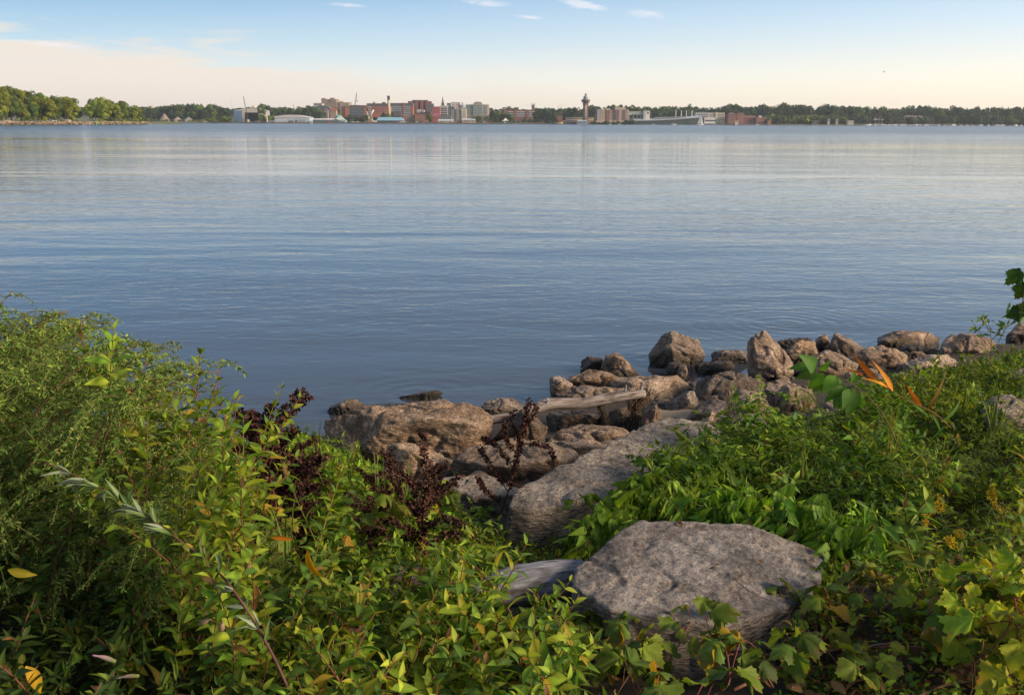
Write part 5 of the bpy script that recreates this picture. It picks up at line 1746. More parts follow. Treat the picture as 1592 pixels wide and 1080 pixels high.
YG = np.array([(.17, .225, .022), (.205, .245, .026), (.14, .19, .022), (.235, .25, .032)])
DK = np.array([(.035, .068, .024), (.045, .08, .024), (.03, .058, .022)])
T_big = TreeKind('cottonwood_tree', 'tree', [dict(seed=700 + i, h=20, r=6.5, n=3600, leaf=.85, lobes=15, col=YG if i % 2 else CRG, z0=.10) for i in range(5)])
T_mid = TreeKind('broadleaf_tree', 'tree', [dict(seed=720 + i, h=14, r=7.0, n=900, leaf=1.5, lobes=14, col=DK if i % 3 else CRG, z0=.08) for i in range(6)])
T_pop = TreeKind('poplar_tree', 'tree', [dict(seed=740 + i, h=20, r=4.0, n=800, leaf=1.2, lobes=14, shape='col', col=CRG, z0=.06) for i in range(2)])
T_bush = TreeKind('shrub', 'shrub', [dict(seed=760 + i, h=4, r=3.4, n=420, leaf=.8, lobes=9, col=YG if i % 2 else CRG, z0=.0) for i in range(4)])

g = np.random.default_rng(81)
# ---- trees on the spit, by the pixel outline of their tops
sx = [-60, 0, 25, 45, 60, 75, 92, 108, 122, 131, 140, 155, 172, 186, 202, 214, 222]
sy = [130, 132, 134, 141, 142, 146, 149, 148, 151, 162, 155, 151, 152, 155, 158, 162, 170]
lab = {0: ('tall tree in the wood at the left end of the spit, behind the stone shore', 'trees on the left half of the spit'), 1: ('sunlit rounded tree at the tip of the spit', 'trees at the tip of the spit')}
for px in np.arange(-70, 219, 9.0):
    for row in range(2):
        p = px + g.uniform(-4, 4)
        Y = float(np.interp(p, SPX, SPY)) + 8 + row * 22 + g.uniform(0, 12)
        ty = np.interp(p, sx, sy) + abs(g.normal(0, 1)) * (5 if row == 0 else 2.5) + (6 if row == 0 and g.random() < .4 else 0)
        X = fx(p, Y)
        h = fh(p, ty, Y) - fz(X, Y)
        if 122 < p < 139:
            continue
        k = 0 if p < 132 else 1
        T_big.place(int(g.integers(0, 5)), X, Y, max(h, 4), *lab[k], rz=g.uniform(0, 6.3), wide=float(np.clip(17.0 / max(h, 6) * g.uniform(.75, 1.15), .7, 1.9)))
for px in list(np.arange(110, 222, 9.0)) + list(np.arange(10, 110, 17.0)):
    Y = float(np.interp(px, SPX, SPY)) + 4 + g.uniform(0, 5)
    X = fx(px, Y)
    T_bush.place(int(g.integers(0, 4)), X, Y, g.uniform(2.5, 6), 'low shrub along the stony edge of the spit', 'shrubs along the spit', g.uniform(0, 6), g.uniform(.8, 1.4))

# shore stones of the spit, one long bank: countless stones
sv_, st_ = ico(2)
ms = []
for px in np.arange(-90, 227, .45):
    Y = float(np.interp(px, SPX, SPY))
    X = fx(px, Y)
    for k in range(2):
        s = g.uniform(.5, 1.5)
        c = np.array([X + g.normal(0, .8), Y + g.uniform(-.6, 4), g.uniform(.1, 1.9)])
        ms.append(MD(sv_ * np.array([1.2, 1, .7]) * s * (1 + .3 * perlin(sv_ + px + k))[:, None] + c, np.array(((.19, .15, .105), (.23, .18, .125), (.13, .11, .085))[int(g.integers(0, 3))]), None, st_))
MAT['far_solid'] = col_mat('weathered_surface', .85, .12, .4)
tag(obj('stone_bank', cat(ms), MAT['far_solid']), 'bank of pale riprap stones along the water edge of the spit', 'stones', None, 'stuff')


# ------------------------------------------------------------------ buildings
def metal_mat(name, col, rough=.6, noise=.15, scale=.2):
    m, nt, b = new_mat(name)
    tc = N(nt, 'ShaderNodeTexCoord')
    nz = N(nt, 'ShaderNodeTexNoise', {'Vector': tc.outputs['Object'], 'Scale': scale, 'Detail': 6.0, 'Roughness': .7})
    v = math_(nt, 'MULTIPLY_ADD', nz.outputs[0], noise * 2)
    nt.nodes[-1].inputs[2].default_value = 1 - noise
    hs = N(nt, 'ShaderNodeHueSaturation', {'Value': v, 'Color': (*col, 1)})
    nt.links.new(hs.outputs[0], b.inputs['Base Color'])
    b.inputs['Roughness'].default_value = rough
    return m


def glass_mat(name, col=(.05, .07, .085)):
    m, nt, b = new_mat(name)
    b.inputs['Base Color'].default_value = (*col, 1)
    b.inputs['Roughness'].default_value = .12
    b.inputs['Specular IOR Level'].default_value = .7
    return m


_bm = {}


def bmat(c, rough=.8):
    k = tuple(round(x, 3) for x in c) + (rough,)
    if k not in _bm:
        _bm[k] = metal_mat('painted_wall', tuple(x * .85 for x in c), rough)
    return _bm[k]


GLASS = glass_mat('window_glass')
GLASS_T = glass_mat('teal_glass', (.09, .15, .16))
BRICK, DKBRICK, BEIGE, CREAM, WHITE = (.23, .085, .058), (.13, .055, .048), (.34, .26, .185), (.55, .47, .37), (.68, .67, .64)
GREY, DKGREY, CONC, BLUEM, TAN = (.30, .30, .31), (.10, .10, .11), (.36, .33, .29), (.45, .52, .62), (.36, .27, .20)
ROOF = (.14, .135, .13)


class B:
    """a building at pixel columns x0..x1 with its top at pixel row yt, standing at world depth Y"""

    def __init__(s, name, label, x0, x1, yt, Y, depth=22, wall=BRICK, cat_='building', group=None, z=None, roof=ROOF, parapet=.6, body=True, yaw=0.0):
        xc = (x0 + x1) / 2
        s.Y = Y
        s.z0 = fz(fx(xc, Y), Y + depth / 2) if z is None else z
        s.k = abs(fx(x1, Y) - fx(x0, Y)) / (x1 - x0)
        s.w = (x1 - x0) * s.k
        s.h = fh(xc, yt, Y) - s.z0
        s.x0, s.yt, s.d = x0, yt, depth
        s.root = thing(name, label, cat_, (fx(xc, Y), Y, s.z0), yaw, group)
        if body:
            s.part('wall', box(-s.w / 2, s.w / 2, 0, depth, -4, s.h), wall)
            if roof:
                s.part('roof', cat([box(-s.w / 2 - .3, s.w / 2 + .3, -.3, depth + .3, s.h, s.h + parapet)]), roof)

    def lx(s, px):
        return (px - s.x0) * s.k - s.w / 2

    def lz(s, py):
        return s.h - (py - s.yt) * s.k * 1.02

    def part(s, name, md, col, parent=None):
        m = col if isinstance(col, bpy.types.Material) else bmat(col)
        return obj(name, md, m, parent or s.root, smooth=False)

    def vol(s, name, x0, x1, yt, yb, col, fwd=1.5, depth=10, top=None):
        """a projecting block between pixel columns and rows"""
        return s.part(name, box(s.lx(x0), s.lx(x1), -fwd, depth, s.lz(yb) if yb else -4, s.lz(yt)), col)

    def bands(s, rows, x0, x1, col=GLASS, hh=.55, fwd=.12, name='window_band'):
        for py in rows:
            z = s.lz(py)
            s.part(name, box(s.lx(x0), s.lx(x1), -fwd, .3, z - hh * s.k, z + hh * s.k), col)

    def grid(s, rows, cols, w=.35, hh=.6, col=GLASS, fwd=.12, name='window'):
        me = {}
        for py in rows:
            for px in cols:
                a, z = s.lx(px), s.lz(py)
                if 0 not in me:
                    me[0] = mesh_of(name, box(-w * s.k, w * s.k, -fwd, .3, -hh * s.k, hh * s.k), col if isinstance(col, bpy.types.Material) else bmat(col), False)
                obj(name, me[0], None, s.root, loc=(a, 0, z))

    def gable(s, h, col, over=.5, axis='y'):
        w, d = s.w / 2 + over, s.d + over
        if axis == 'y':
            v = [(-w, -over, s.h), (w, -over, s.h), (0, -over, s.h + h), (-w, d, s.h), (w, d, s.h), (0, d, s.h + h)]
            q = [(0, 2, 5, 3), (2, 1, 4, 5), (1, 0, 3, 4)]; t = [(0, 1, 2), (4, 3, 5)]
        else:
            m_ = (d - over) / 2
            v = [(-w, -over, s.h), (-w, d, s.h), (-w, m_, s.h + h), (w, -over, s.h), (w, d, s.h), (w, m_, s.h + h)]
            q = [(0, 3, 5, 2), (2, 5, 4, 1), (1, 4, 3, 0)]; t = [(0, 2, 1), (3, 4, 5)]
        return s.part('roof', MD(v, None, q, t), col)

    def hip(s, h, col, over=.6, inset=.35):
        w, d = s.w / 2 + over, s.d + over
        i = inset * s.w
        m_ = (d - over) / 2
        v = [(-w, -over, s.h), (w, -over, s.h), (w, d, s.h), (-w, d, s.h), (-w + i, m_, s.h + h), (w - i, m_, s.h + h)]
        return s.part('roof', MD(v, None, [(0, 1, 5, 4), (2, 3, 4, 5), (0, 3, 2, 1)], [(1, 2, 5), (3, 0, 4)]), col)

    def unit(s, x0, x1, yt, col=DKGREY, y0=4, d=8, name='roof_unit'):
        s.part(name, box(s.lx(x0), s.lx(x1), y0, y0 + d, s.h + .3, s.lz(yt)), col)


# --- spit details
b = B('beach_hut', 'small pale hut with a white roof on the stony spit', 70, 81, 188.6, 694, 6, CREAM, roof=WHITE, parapet=.35)
b.grid([191.5], [73], .8, 1.2, bmat((.25, .06, .05)), name='door')
tag(obj('lamp_post', tube([(0, 0, 0), (0, 0, 8.2), (-.9, 0, 8.5)], [.14, .1, .07], 6, (.25, .26, .25)), MAT['far_solid'], loc=(fx(86, 702), 702, 2.2)), 'tall lamp post beside the pale hut on the spit', 'lamp post')
tag(obj('lamp_post', tube([(0, 0, 0), (0, 0, 7.4)], [.13, .09], 6, (.2, .21, .2)), MAT['far_solid'], loc=(fx(102, 716), 716, 2.2)), 'plain post in the trees behind the stone block of the spit', 'lamp post')
bv, bt = ico(3)
tag(obj('boulder', MD(np.clip(bv * (1 + .2 * perlin(bv * 2))[:, None], -.8, .8) * np.array([3.6, 2, 2.4]), (.30, .25, .19), None, bt), MAT['far_solid'], loc=(fx(104, 708), 708, 1.8)), 'big pale stone block on the shore of the spit', 'rock')
tag(obj('boulder', MD(bv * (1 + .2 * perlin(bv * 2 + 5))[:, None] * np.array([4.5, 2, 1.7]), (.27, .22, .17), None, bt), MAT['far_solid'], loc=(fx(8, 660), 660, 1.6)), 'low pale stone heap at the left end of the spit', 'rock')
fp = cat([tube([(x, 0, 0), (x, 0, 1.1)], .06, 4) for x in np.arange(0, 24, 2.0)] + [tube([(0, 0, z), (23, 0, z)], .04, 4) for z in (.55, 1.05)])
tag(obj('railing', fp.col((.3, .3, .3)), MAT['far_solid'], loc=(fx(18, 670), 670, 2.1)), 'grey railing along the top of the spit bank', 'railing')


def buoy(px, py, Y, h, col, label):
    prof = [(.5, -.3), (.9, 0), (.9, .5), (.35, .7), (.3, h * .75), (.55, h * .8), (.1, h)]
    tag(obj('buoy', lathe(prof, 12).col(col), MAT['far_solid'], loc=(fx(px, Y), Y, 0)), label, 'buoy')


buoy(148.5, 197, 690, 2.2, (.03, .30, .12), 'small green buoy off the tip of the spit')
buoy(371.5, 196, 1150, 5.5, (.03, .22, .09), 'slim green channel buoy off the big shed')
buoy(512.3, 196, 980, 4.0, (.45, .03, .03), 'red channel buoy off the marina with the teal dome')
buoy(1142.6, 192, 1180, 4.0, (.28, .03, .04), 'red buoy off the brick waterworks')
buoy(1273.7, 190, 1300, 2.5, (.40, .03, .03), 'little red buoy off the wooded right shore')


# --- gravel heaps and the shed yard
def heap(px0, px1, yt, Y, col, label):
    w = abs(fx(px1, Y) - fx(px0, Y)) / 2
    z = fz(fx(px0, Y), Y)
    h = fh((px0 + px1) / 2, yt, Y) - z
    g_ = np.random.default_rng(int(px0))
    v, t = ico(4)
    v = v.copy()
    r = np.hypot(v[:, 0], v[:, 1])
    p = np.stack([v[:, 0] * w * 1.05, v[:, 1] * w, np.where(v[:, 2] > -.05, h * (1 - r) ** .9, -1)], 1)
    p[:, 2] += .5 * fbm(p * .2 + px0, 3) * (1 - r)
    tag(obj('gravel_heap', MD(p, col, None, t), MAT['far_solid'], loc=(fx((px0 + px1) / 2, Y), Y + w, z)), label, 'gravel heap')


heap(243, 262, 176, 1440, (.22, .18, .15), 'grey brown gravel heap nearest the tip of the spit')
heap(263, 282, 181.5, 1435, (.27, .235, .2), 'small pale gravel heap, middle one of the three')
heap(279, 300, 181.5, 1437, (.23, .22, .22), 'grey gravel heap, farthest of the three from the spit')
heap(312, 324, 188, 1425, (.5, .45, .38), 'low pale gravel heap by the water near the big shed')

# the big boat shed, seen at an angle: a long white side tinted blue as shade and an open gable front
Ys = 1436
b = B('boat_shed', 'big white boat building shed with a dark open end', 377, 412, 172, Ys, 60, (.50, .49, .47), roof=None, body=False)
w, h, d = b.w, b.h, 62.0
pk = h + 5.0
opw0, opw1, oph = b.lx(380.5), b.lx(402), b.lz(175)
sl = b.lx(356) - b.lx(377)
# front with its opening
fr = cat([box(-w / 2, opw0, 0, 1, -3, h), box(opw1, w / 2, 0, 1, -3, h), box(opw0, opw1, 0, 1, oph, h),
          MD([(-w / 2, 0, h), (w / 2, 0, h), (0, 0, pk), (-w / 2, 1, h), (w / 2, 1, h), (0, 1, pk)], None, [(0, 2, 5, 3), (2, 1, 4, 5)], [(0, 1, 2), (4, 3, 5)])])
b.part('front_wall', fr, (.56, .51, .44))
def prism(pts, z0, z1):
    n = len(pts)
    v = [(x, y, z0) for x, y in pts] + [(x, y, z1) for x, y in pts]
    q = [(i, (i + 1) % n, n + (i + 1) % n, n + i) for i in range(n)]
    t = [(2 * n, i, (i + 1) % n) for i in range(n)] + [(2 * n + 1, n + (i + 1) % n, n + i) for i in range(n)]
    c = np.mean(pts, axis=0)
    v += [(c[0], c[1], z0), (c[0], c[1], z1)]
    return MD(v, None, q, t)
b.part('shade_tinted_side', prism([(-w / 2 - .05, 0.05), (-w / 2 - .05, 1.2), (-w / 2 + sl, 29), (-w / 2 + sl - .8, 28)], -3, h), (.62, .70, .82))  # bluish wall colour stands for the shaded side of the white shed
b.part('back_wall', prism([(-w / 2 + sl, 29), (-w / 2 + sl, 30), (w / 2, 31), (w / 2, 30)], -3, h), DKGREY)
b.part('far_wall', box(w / 2 - 1, w / 2 - .02, 1.05, 30, -3, h), GREY)
b.part('roof', MD([(-w / 2 - .4, -.4, h + .02), (0, -.4, pk + .1), (w / 2 + .4, -.4, h + .02), (-w / 2 + sl - .4, 29, h + .02), (sl * .5, 30, pk + .1), (w / 2 + .4, 30, h + .02)], None, [(0, 1, 4, 3), (1, 2, 5, 4)]), (.58, .56, .53))
b.part('vent', box(b.lx(390), b.lx(392), 12, 14, pk - 1, pk + 2.5), (.55, .38, .12))
b.part('vent', lathe([(1.2, 0), (1.2, 1.2), (.6, 2)], 10).xf(np.eye(3), (b.lx(394), 12, pk - .6)), WHITE)


def mast(px, y0, y1, Y, label, lat=True, col=(.12, .11, .11), r=.25, name='lattice_mast', cat_='mast'):
    z = fz(fx(px, Y), Y)
    h = fh(px, y0, Y) - z
    tag(obj(name, tube([(0, 0, -1), (0, 0, h * .6), (0, 0, h)], [r, r * .8, r * .35], 6, col), MAT['far_solid'], loc=(fx(px, Y), Y, z)), label, cat_)


def lattice(p0, p1, w0, w1, n, r=.09, col=(.14, .12, .11)):
    p0, p1 = np.array(p0, float), np.array(p1, float)
    d = (p1 - p0) / np.linalg.norm(p1 - p0)
    sx_ = np.cross(d, [0, 1, 0]); sx_ /= np.linalg.norm(sx_)
    sy_ = np.cross(d, sx_)
    ms = []
    cs = [(1, 1), (1, -1), (-1, -1), (-1, 1)]
    for a, b_ in cs:
        ms.append(tube([p0 + (sx_ * a + sy_ * b_) * w0, p1 + (sx_ * a + sy_ * b_) * w1], r, 4, col))
    for i in range(n):
        t0, t1 = i / n, (i + 1) / n
        for j in range(4):
            a, b_ = cs[j]; c_, e_ = cs[(j + 1) % 4]
            q0 = p0 + (p1 - p0) * t0 + (sx_ * a + sy_ * b_) * (w0 + (w1 - w0) * t0)
            q1 = p0 + (p1 - p0) * t1 + (sx_ * c_ + sy_ * e_) * (w0 + (w1 - w0) * t1)
            ms.append(tube([q0, q1], r * .7, 3, col))
    return cat(ms)


# mast crane in front of the shed
zc = 1.8
cr = thing('mobile_crane', 'slim dark crane boom standing in front of the big shed', 'crane', (fx(385.5, 1428), 1428, zc))
bx_, bz_ = fx(380.7, 1428) - fx(385.5, 1428), fh(380.7, 150, 1428) - zc
obj('boom', lattice((0, 0, 2), (bx_, 0, bz_), .55, .3, 16, .16), MAT['far_solid'], cr)
obj('cab', cat([box(-2.2, 2.0, -1.5, 1.5, .9, 3.4), box(-3.2, 3.2, -1.6, 1.6, .3, .9)]).col((.5, .48, .45)), MAT['far_solid'], cr)
mast(362, 152, 170, 1500, 'thin aerial mast rising behind the big shed', r=.14)
T_pop.place(0, fx(404.5, 1425), 1425, 22.5, 'tall narrow poplar standing right before the open shed', None, .3, 1.1)
T_pop.place(1, fx(411, 1427), 1427, 21, 'second narrow poplar at the corner of the open shed', None, 1.3, .9)
b = B('yard_crate', 'brown crate stack on the yard in front of the shed', 396, 403, 188, 1424, 4, TAN, 'crate', roof=None)
b.part('lid', box(-b.w / 2 - .1, b.w / 2 + .1, -.1, 4.1, b.h, b.h + .3), CONC)
b = B('yard_hut', 'small pale cabin in front of the open shed', 384, 391, 190, 1424, 5, GREY, roof=WHITE, parapet=.3)
b.grid([191.5], [386, 389], .6, .6)
b = B('yard_mast', 'white silo pipe beside the poplars', 414.2, 415.6, 179, 1428, 2, WHITE, 'silo', roof=None, body=False)
b.part('pipe', lathe([(.9, 0), (.9, b.h - 1), (.4, b.h)], 10), WHITE)

# warehouse
b = B('warehouse', 'low white warehouse with a pale curved roof and blue doors', 427, 481, 183, 1430, 34, (.44, .50, .56), roof=None)
pts = []
for i in range(9):
    t = i / 8
    pts.append((-b.w / 2 - .4 + (b.w + .8) * t, b.h + 4.2 * math.sin(math.pi * min(t * .85 + .12, 1))))
v = [(x, -.4, z) for x, z in pts] + [(x, 34.4, z) for x, z in pts] + [(x, -.4, b.h - .1) for x, z in pts] + [(x, 34.4, b.h - .1) for x, z in pts]
q = [(i, i + 1, 10 + i, 9 + i) for i in range(8)] + [(18 + i, 19 + i, i + 1, i) for i in range(8)] + [(9 + i, 10 + i, 28 + i, 27 + i) for i in range(8)]
b.part('roof', MD(v, None, q), (.60, .59, .58))
b.vol('door', 448, 456, 187.5, None, DKGREY, .1, .2); b.vol('door', 458.5, 462, 186.5, None, DKGREY, .1, .2); b.vol('annex', 464, 475, 186, None, (.25, .33, .42), .15, .3)
b.vol('wall_panel', 427.5, 446, 185.5, 187, (.60, .60, .60), .1, .2)
b = B('boat_house', 'low grey annex left of the white warehouse', 417, 427, 187.5, 1430, 14, GREY, roof=(.45, .47, .5), parapet=.4)
b.grid([190], [419, 422, 425], .8, .7)
b = B('work_barge', 'orange red barge moored along the quay of the white warehouse', 433, 474, 191.2, 1408, 9, (.42, .17, .03), 'barge', z=-.2, roof=(.36, .15, .05), parapet=.25)
b.bands([193], 434, 473, bmat((.10, .06, .05)), .4, .1, 'fender')
b = B('quay_shed', 'turquoise cabin at the end of the orange barge', 474, 484, 190, 1424, 6, (.20, .42, .47), roof=(.25, .5, .55), parapet=.3)
b.grid([191.4], [476, 479, 482], .8, .6)

# marina building with the teal dome
b = B('marina_hall', 'long pale roofed marina hall with a teal dome', 486, 537, 186.5, 1424, 24, (.27, .35, .38), roof=None)
b.part('roof', MD([(-b.w / 2 - 1, -1, b.h), (b.w * .18, -1, b.h), (b.w * .16, 10, b.h + 2.6), (-b.w / 2 + 3, 10, b.h + 2.0), (-b.w / 2 - 1, 25, b.h), (b.w * .18, 25, b.h)], None, [(0, 1, 2, 3), (3, 2, 5, 4)], [(0, 3, 4), (1, 5, 2)]), (.58, .58, .56))
b.part('sloping_wing', MD([(b.w * .19, -1, b.h + 1.5), (b.w * .19, 24, b.h + 1.5), (b.w * .32, 12, b.h + 6.5), (b.w / 2 + .5, -1, 0), (b.w / 2 + .5, 24, 0)], None, None, [(0, 3, 2), (2, 3, 4), (0, 2, 1), (1, 2, 4)]), (.33, .42, .40))
b.part('dome', lathe([(5.0, 0), (4.8, 1.5), (3.8, 3), (2, 4), (.2, 4.4)], 14).xf(np.eye(3), (b.lx(524), 11, b.h + 3.2)), (.14, .36, .34))
b.part('drum', lathe([(4.4, 0), (4.4, 4)], 12).xf(np.eye(3), (b.lx(524), 11, b.h - .4)), (.62, .55, .42))
b.bands([188.8], 487, 525, GLASS, .8)
for px, top in [(482, 172), (503, 174), (545, 184), (549, 182)]:
    mast(px, top, 192, 1420, {482: 'bare flagpole at the left end of the marina hall', 503: 'bare flagpole before the arched dark hall', 545: 'short bare mast right of the teal dome', 549: 'teal boat mast right of the teal dome'}[px], r=.2, col=(.4, .4, .38), name='flagpole', cat_='pole')

# --- the town
b = B('hotel_block', 'brown stone hotel block with a stepped roofline at the left end of the town', 501, 524, 155, 1720, 30, (.30, .22, .155))
b.vol('tower', 501, 506.5, 153, None, (.27, .195, .14), 1, 14); b.vol('tower', 514.5, 520.5, 152.5, 158, (.27, .195, .14), 1, 10)
b.grid([158, 161, 164, 167, 170], [503, 508, 511, 514, 517, 520, 522.5], .45, .7)
b = B('hotel_wing', 'tan stone block with a small tower right of the stepped hotel', 524.5, 544, 160, 1722, 26, (.36, .285, .21))
b.vol('tower', 529, 534, 157.8, None, (.33, .26, .19), 1, 10)
b.grid([163, 166, 169], [526, 529, 532, 535, 538, 541], .45, .7)
b = B('grey_block', 'low pale grey block left of the stepped hotel', 488.5, 501.5, 161, 1700, 20, (.42, .44, .46)); b.bands([163], 489, 501)
b = B('arched_hall', 'dark arched roof hall in front of the stepped hotel', 489, 514, 170, 1620, 26, (.19, .13, .11), roof=None)
pr = [(b.w / 2 * math.cos(t), b.h + 6.5 * math.sin(t)) for t in np.linspace(math.pi, 0, 11)]
v = [(x, -.3, z) for x, z in pr] + [(x, 26, z) for x, z in pr]
b.part('roof', MD(v, None, [(i, i + 1, 12 + i, 11 + i) for i in range(10)], [(0, i, i + 1) for i in range(1, 10)] + [(11, 11 + i + 1, 11 + i) for i in range(1, 10)]), (.10, .095, .105))
b.grid([173, 177], [492, 497, 503, 509], .8, 1)
b = B('chapel_tower', 'small grey chapel tower below the arched hall', 504, 510, 172, 1560, 8, (.27, .25, .24), roof=None); b.hip(5, DKGREY, .2, .45); b.grid([176], [507], .5, 1)
b = B('gabled_house', 'red roofed house before the stepped hotel', 514, 523, 172, 1600, 12, (.38, .27, .19), roof=None); b.gable(4, (.26, .075, .05), .4, 'x'); b.grid([174.5], [516, 519, 522], .5, .6)

# construction crane
cz = fz(fx(548, 1560), 1560)
cr = thing('crawler_crane', 'tall lattice boom crane leaning right over the brick office', 'crane', (fx(549, 1560), 1560, cz))
obj('boom', lattice((0, 0, 3), (fx(556, 1560) - fx(549, 1560), 0, fh(556, 144.5, 1560) - cz), 1.1, .55, 16, .16), MAT['far_solid'], cr)
jx, jz = fx(556, 1560) - fx(549, 1560), fh(556, 144.5, 1560) - cz
obj('hoist_line', cat([tube([(jx, 0, jz), (jx + .3, 0, jz - 12)], .09, 4), box(jx - .5, jx + 1, -.5, .5, jz - 14, jz - 12)]).col((.1, .09, .09)), MAT['far_solid'], cr)
obj('cab', cat([box(-4, 4, -2, 2, 1.2, 4.5), box(-4.5, 4.5, -3, 3, 0, 1.2)]).col((.3, .1, .06)), MAT['far_solid'], cr)

b = B('brick_office', 'brick office with a broad glass middle below the crane', 531, 571, 166, 1520, 24, (.17, .068, .05))
b.vol('brick_wing', 537, 543, 166.6, None, (.40, .15, .09), .6, 10); b.vol('glass_front', 543.2, 566, 167.5, 179.5, (.12, .14, .15), .5, 6); b.vol('brick_wing', 566.2, 571, 167, None, (.30, .115, .075), .6, 10)
b.bands([169.5, 172.2, 175, 177.8], 544, 565.5, GLASS, .75, .62); b.unit(544, 558, 163.5); b.unit(559, 571, 163.8, (.22, .09, .065))
b = B('long_brick_hall', 'long red brick block with rows of small windows left of the chimney', 571, 602.2, 165.2, 1530, 24, (.36, .125, .075), roof=None)
b.part('dark_storey', box(-b.w / 2 - .2, b.w / 2 + .2, -.25, 24.2, b.h + .02, b.lz(161.2)), (.085, .085, .09))
b.vol('striped_bay', 571.4, 577, 165.5, 178.5, (.50, .50, .49), .3, 2); b.bands([167, 169.5, 172, 174.5, 177], 571.8, 576.6, GLASS, .6, .42)
b.grid([168, 171, 174], list(np.arange(579, 601, 2.2)), .7, .55); b.unit(580, 583, 159, BEIGE); b.unit(594, 599, 159.3)
b = B('glass_hall', 'brick and glass block with white framed storeys right of the chimney', 607, 642, 165, 1530, 24, (.27, .10, .07), roof=None)
b.part('dark_storey', box(-b.w / 2 - .2, b.w / 2 + .2, -.25, 24.2, b.h + .02, b.lz(160.7)), (.10, .105, .11))
b.vol('glass_front', 611.5, 626.5, 165.2, 179.5, (.30, .34, .35), .3, 3); b.vol('glass_front', 629.5, 638, 165.2, 179.5, (.30, .34, .35), .3, 3)
b.bands([167.5, 170.3, 173, 176], 612, 626, GLASS, .7, .42); b.bands([167.5, 170.3, 173, 176], 630, 637.6, GLASS, .7, .42); b.vol('brick_pier', 627, 629.2, 160.3, None, (.40, .14, .085), 1, 4); b.bands([167, 169.5, 172], 607.4, 611, bmat(WHITE), .5, .2, 'white_band')
b.vol('entrance', 613, 624, 173.5, 180, DKGREY, 2.5, 3)

# power station chimney
z = fz(fx(604.5, 1470), 1470)
ch = thing('chimney', 'tall cream smokestack with a dark banded top above the blue roofed pavilion', 'chimney', (fx(605, 1470), 1470, z))
hh = fh(604, 149, 1470) - z
obj('shaft', lathe([(2.9, -2), (2.5, hh * .5), (2.05, hh * .84)], 16), bmat((.50, .40, .25)), ch)
obj('shaft_top', lathe([(2.06, hh * .84), (1.95, hh * .96), (2.25, hh * .965), (2.25, hh)], 16), bmat((.10, .075, .06)), ch)
obj('band', lathe([(2.32, hh * .60), (2.30, hh * .64)], 16), bmat((.16, .12, .09)), ch)

b = B('dark_brick_tower', 'dark red brick high block with deep vertical recesses', 635, 669.5, 158, 1600, 30, (.145, .056, .05))
for x0, x1, yt in [(635, 643, 158.5), (646, 650.5, 157), (654, 658.5, 156.5), (662, 669.5, 158)]:
    b.vol('brick_pier', x0, x1, yt, None, (.25, .095, .075), 2.2, 12)
b.grid([162, 165, 168, 171, 174], [638, 641, 664, 667], .5, .6, fwd=2.35); b.unit(641, 665, 155.8, (.09, .06, .06))
b = B('brick_mural_block', 'narrow red brick block with a lilac painted sign on its wall', 672, 684, 166.5, 1480, 16, (.36, .105, .085))
b.vol('painted_sign', 673, 683, 176.5, 179.5, (.42, .17, .33), .1, .2); b.grid([170, 173, 183], [674.5, 678, 681.5], .5, .7)
b = B('white_top_house', 'pair of white dormered houses below the dark brick high block', 648, 670, 175, 1500, 14, (.24, .10, .09), roof=None); b.vol('white_storey', 648.5, 654, 171, 175, WHITE, .3, 8); b.vol('white_storey', 656, 660, 171.2, 175, (.6, .6, .62), .3, 8); b.grid([173], [650, 652.5, 658], .5, .8, fwd=.5); b.grid([177], [655, 659, 663, 667], .5, .6); b.vol('roof', 648, 670, 174.4, 175, DKGREY, .2, 14.2)
b = B('stair_tower', 'dark slate block behind the brick block with the lilac sign', 666, 674, 162, 1570, 14, (.12, .125, .14)); b.grid([165, 168, 171], [668, 671], .6, .6)

# church spire
z = fz(fx(688.6, 1640), 1640)
ck = thing('church', 'church with a tall thin brown spire', 'church', (fx(688.6, 1640), 1640, z))
h0, h1 = fh(688, 164, 1640) - z, fh(688, 149, 1640) - z
k_ = 1640 / 1400
obj('tower', box(-2.6, 2.6, 0, 5.2, -2, h0), bmat((.19, .125, .10)), ck, smooth=False)
obj('spire', MD([(-2.3, .3, h0), (2.3, .3, h0), (2.3, 4.9, h0), (-2.3, 4.9, h0), (0, 2.6, h1)], None, [(0, 3, 2, 1)], [(0, 1, 4), (1, 2, 4), (2, 3, 4), (3, 0, 4)]), bmat((.17, .095, .075)), ck, smooth=False)
for a_, c_ in ((-2.1, .5), (2.1, .5), (-2.1, 4.7), (2.1, 4.7)):
    obj('pinnacle', MD([(a_ - .5, c_ - .5, h0), (a_ + .5, c_ - .5, h0), (a_ + .5, c_ + .5, h0), (a_ - .5, c_ + .5, h0), (a_, c_, h0 + 5)], None, None, [(0, 1, 4), (1, 2, 4), (2, 3, 4), (3, 0, 4)]), bmat((.17, .095, .075)), ck, smooth=False)
obj('nave', cat([box(-7, 7, 5.3, 26, -2, 12), MD([(-7.4, 5.3, 12), (7.4, 5.3, 12), (0, 5.3, 18), (-7.4, 26, 12), (7.4, 26, 12), (0, 26, 18)], None, [(0, 2, 5, 3), (2, 1, 4, 5)], [(0, 1, 2), (4, 3, 5)])]), bmat((.15, .10, .085)), ck, smooth=False)

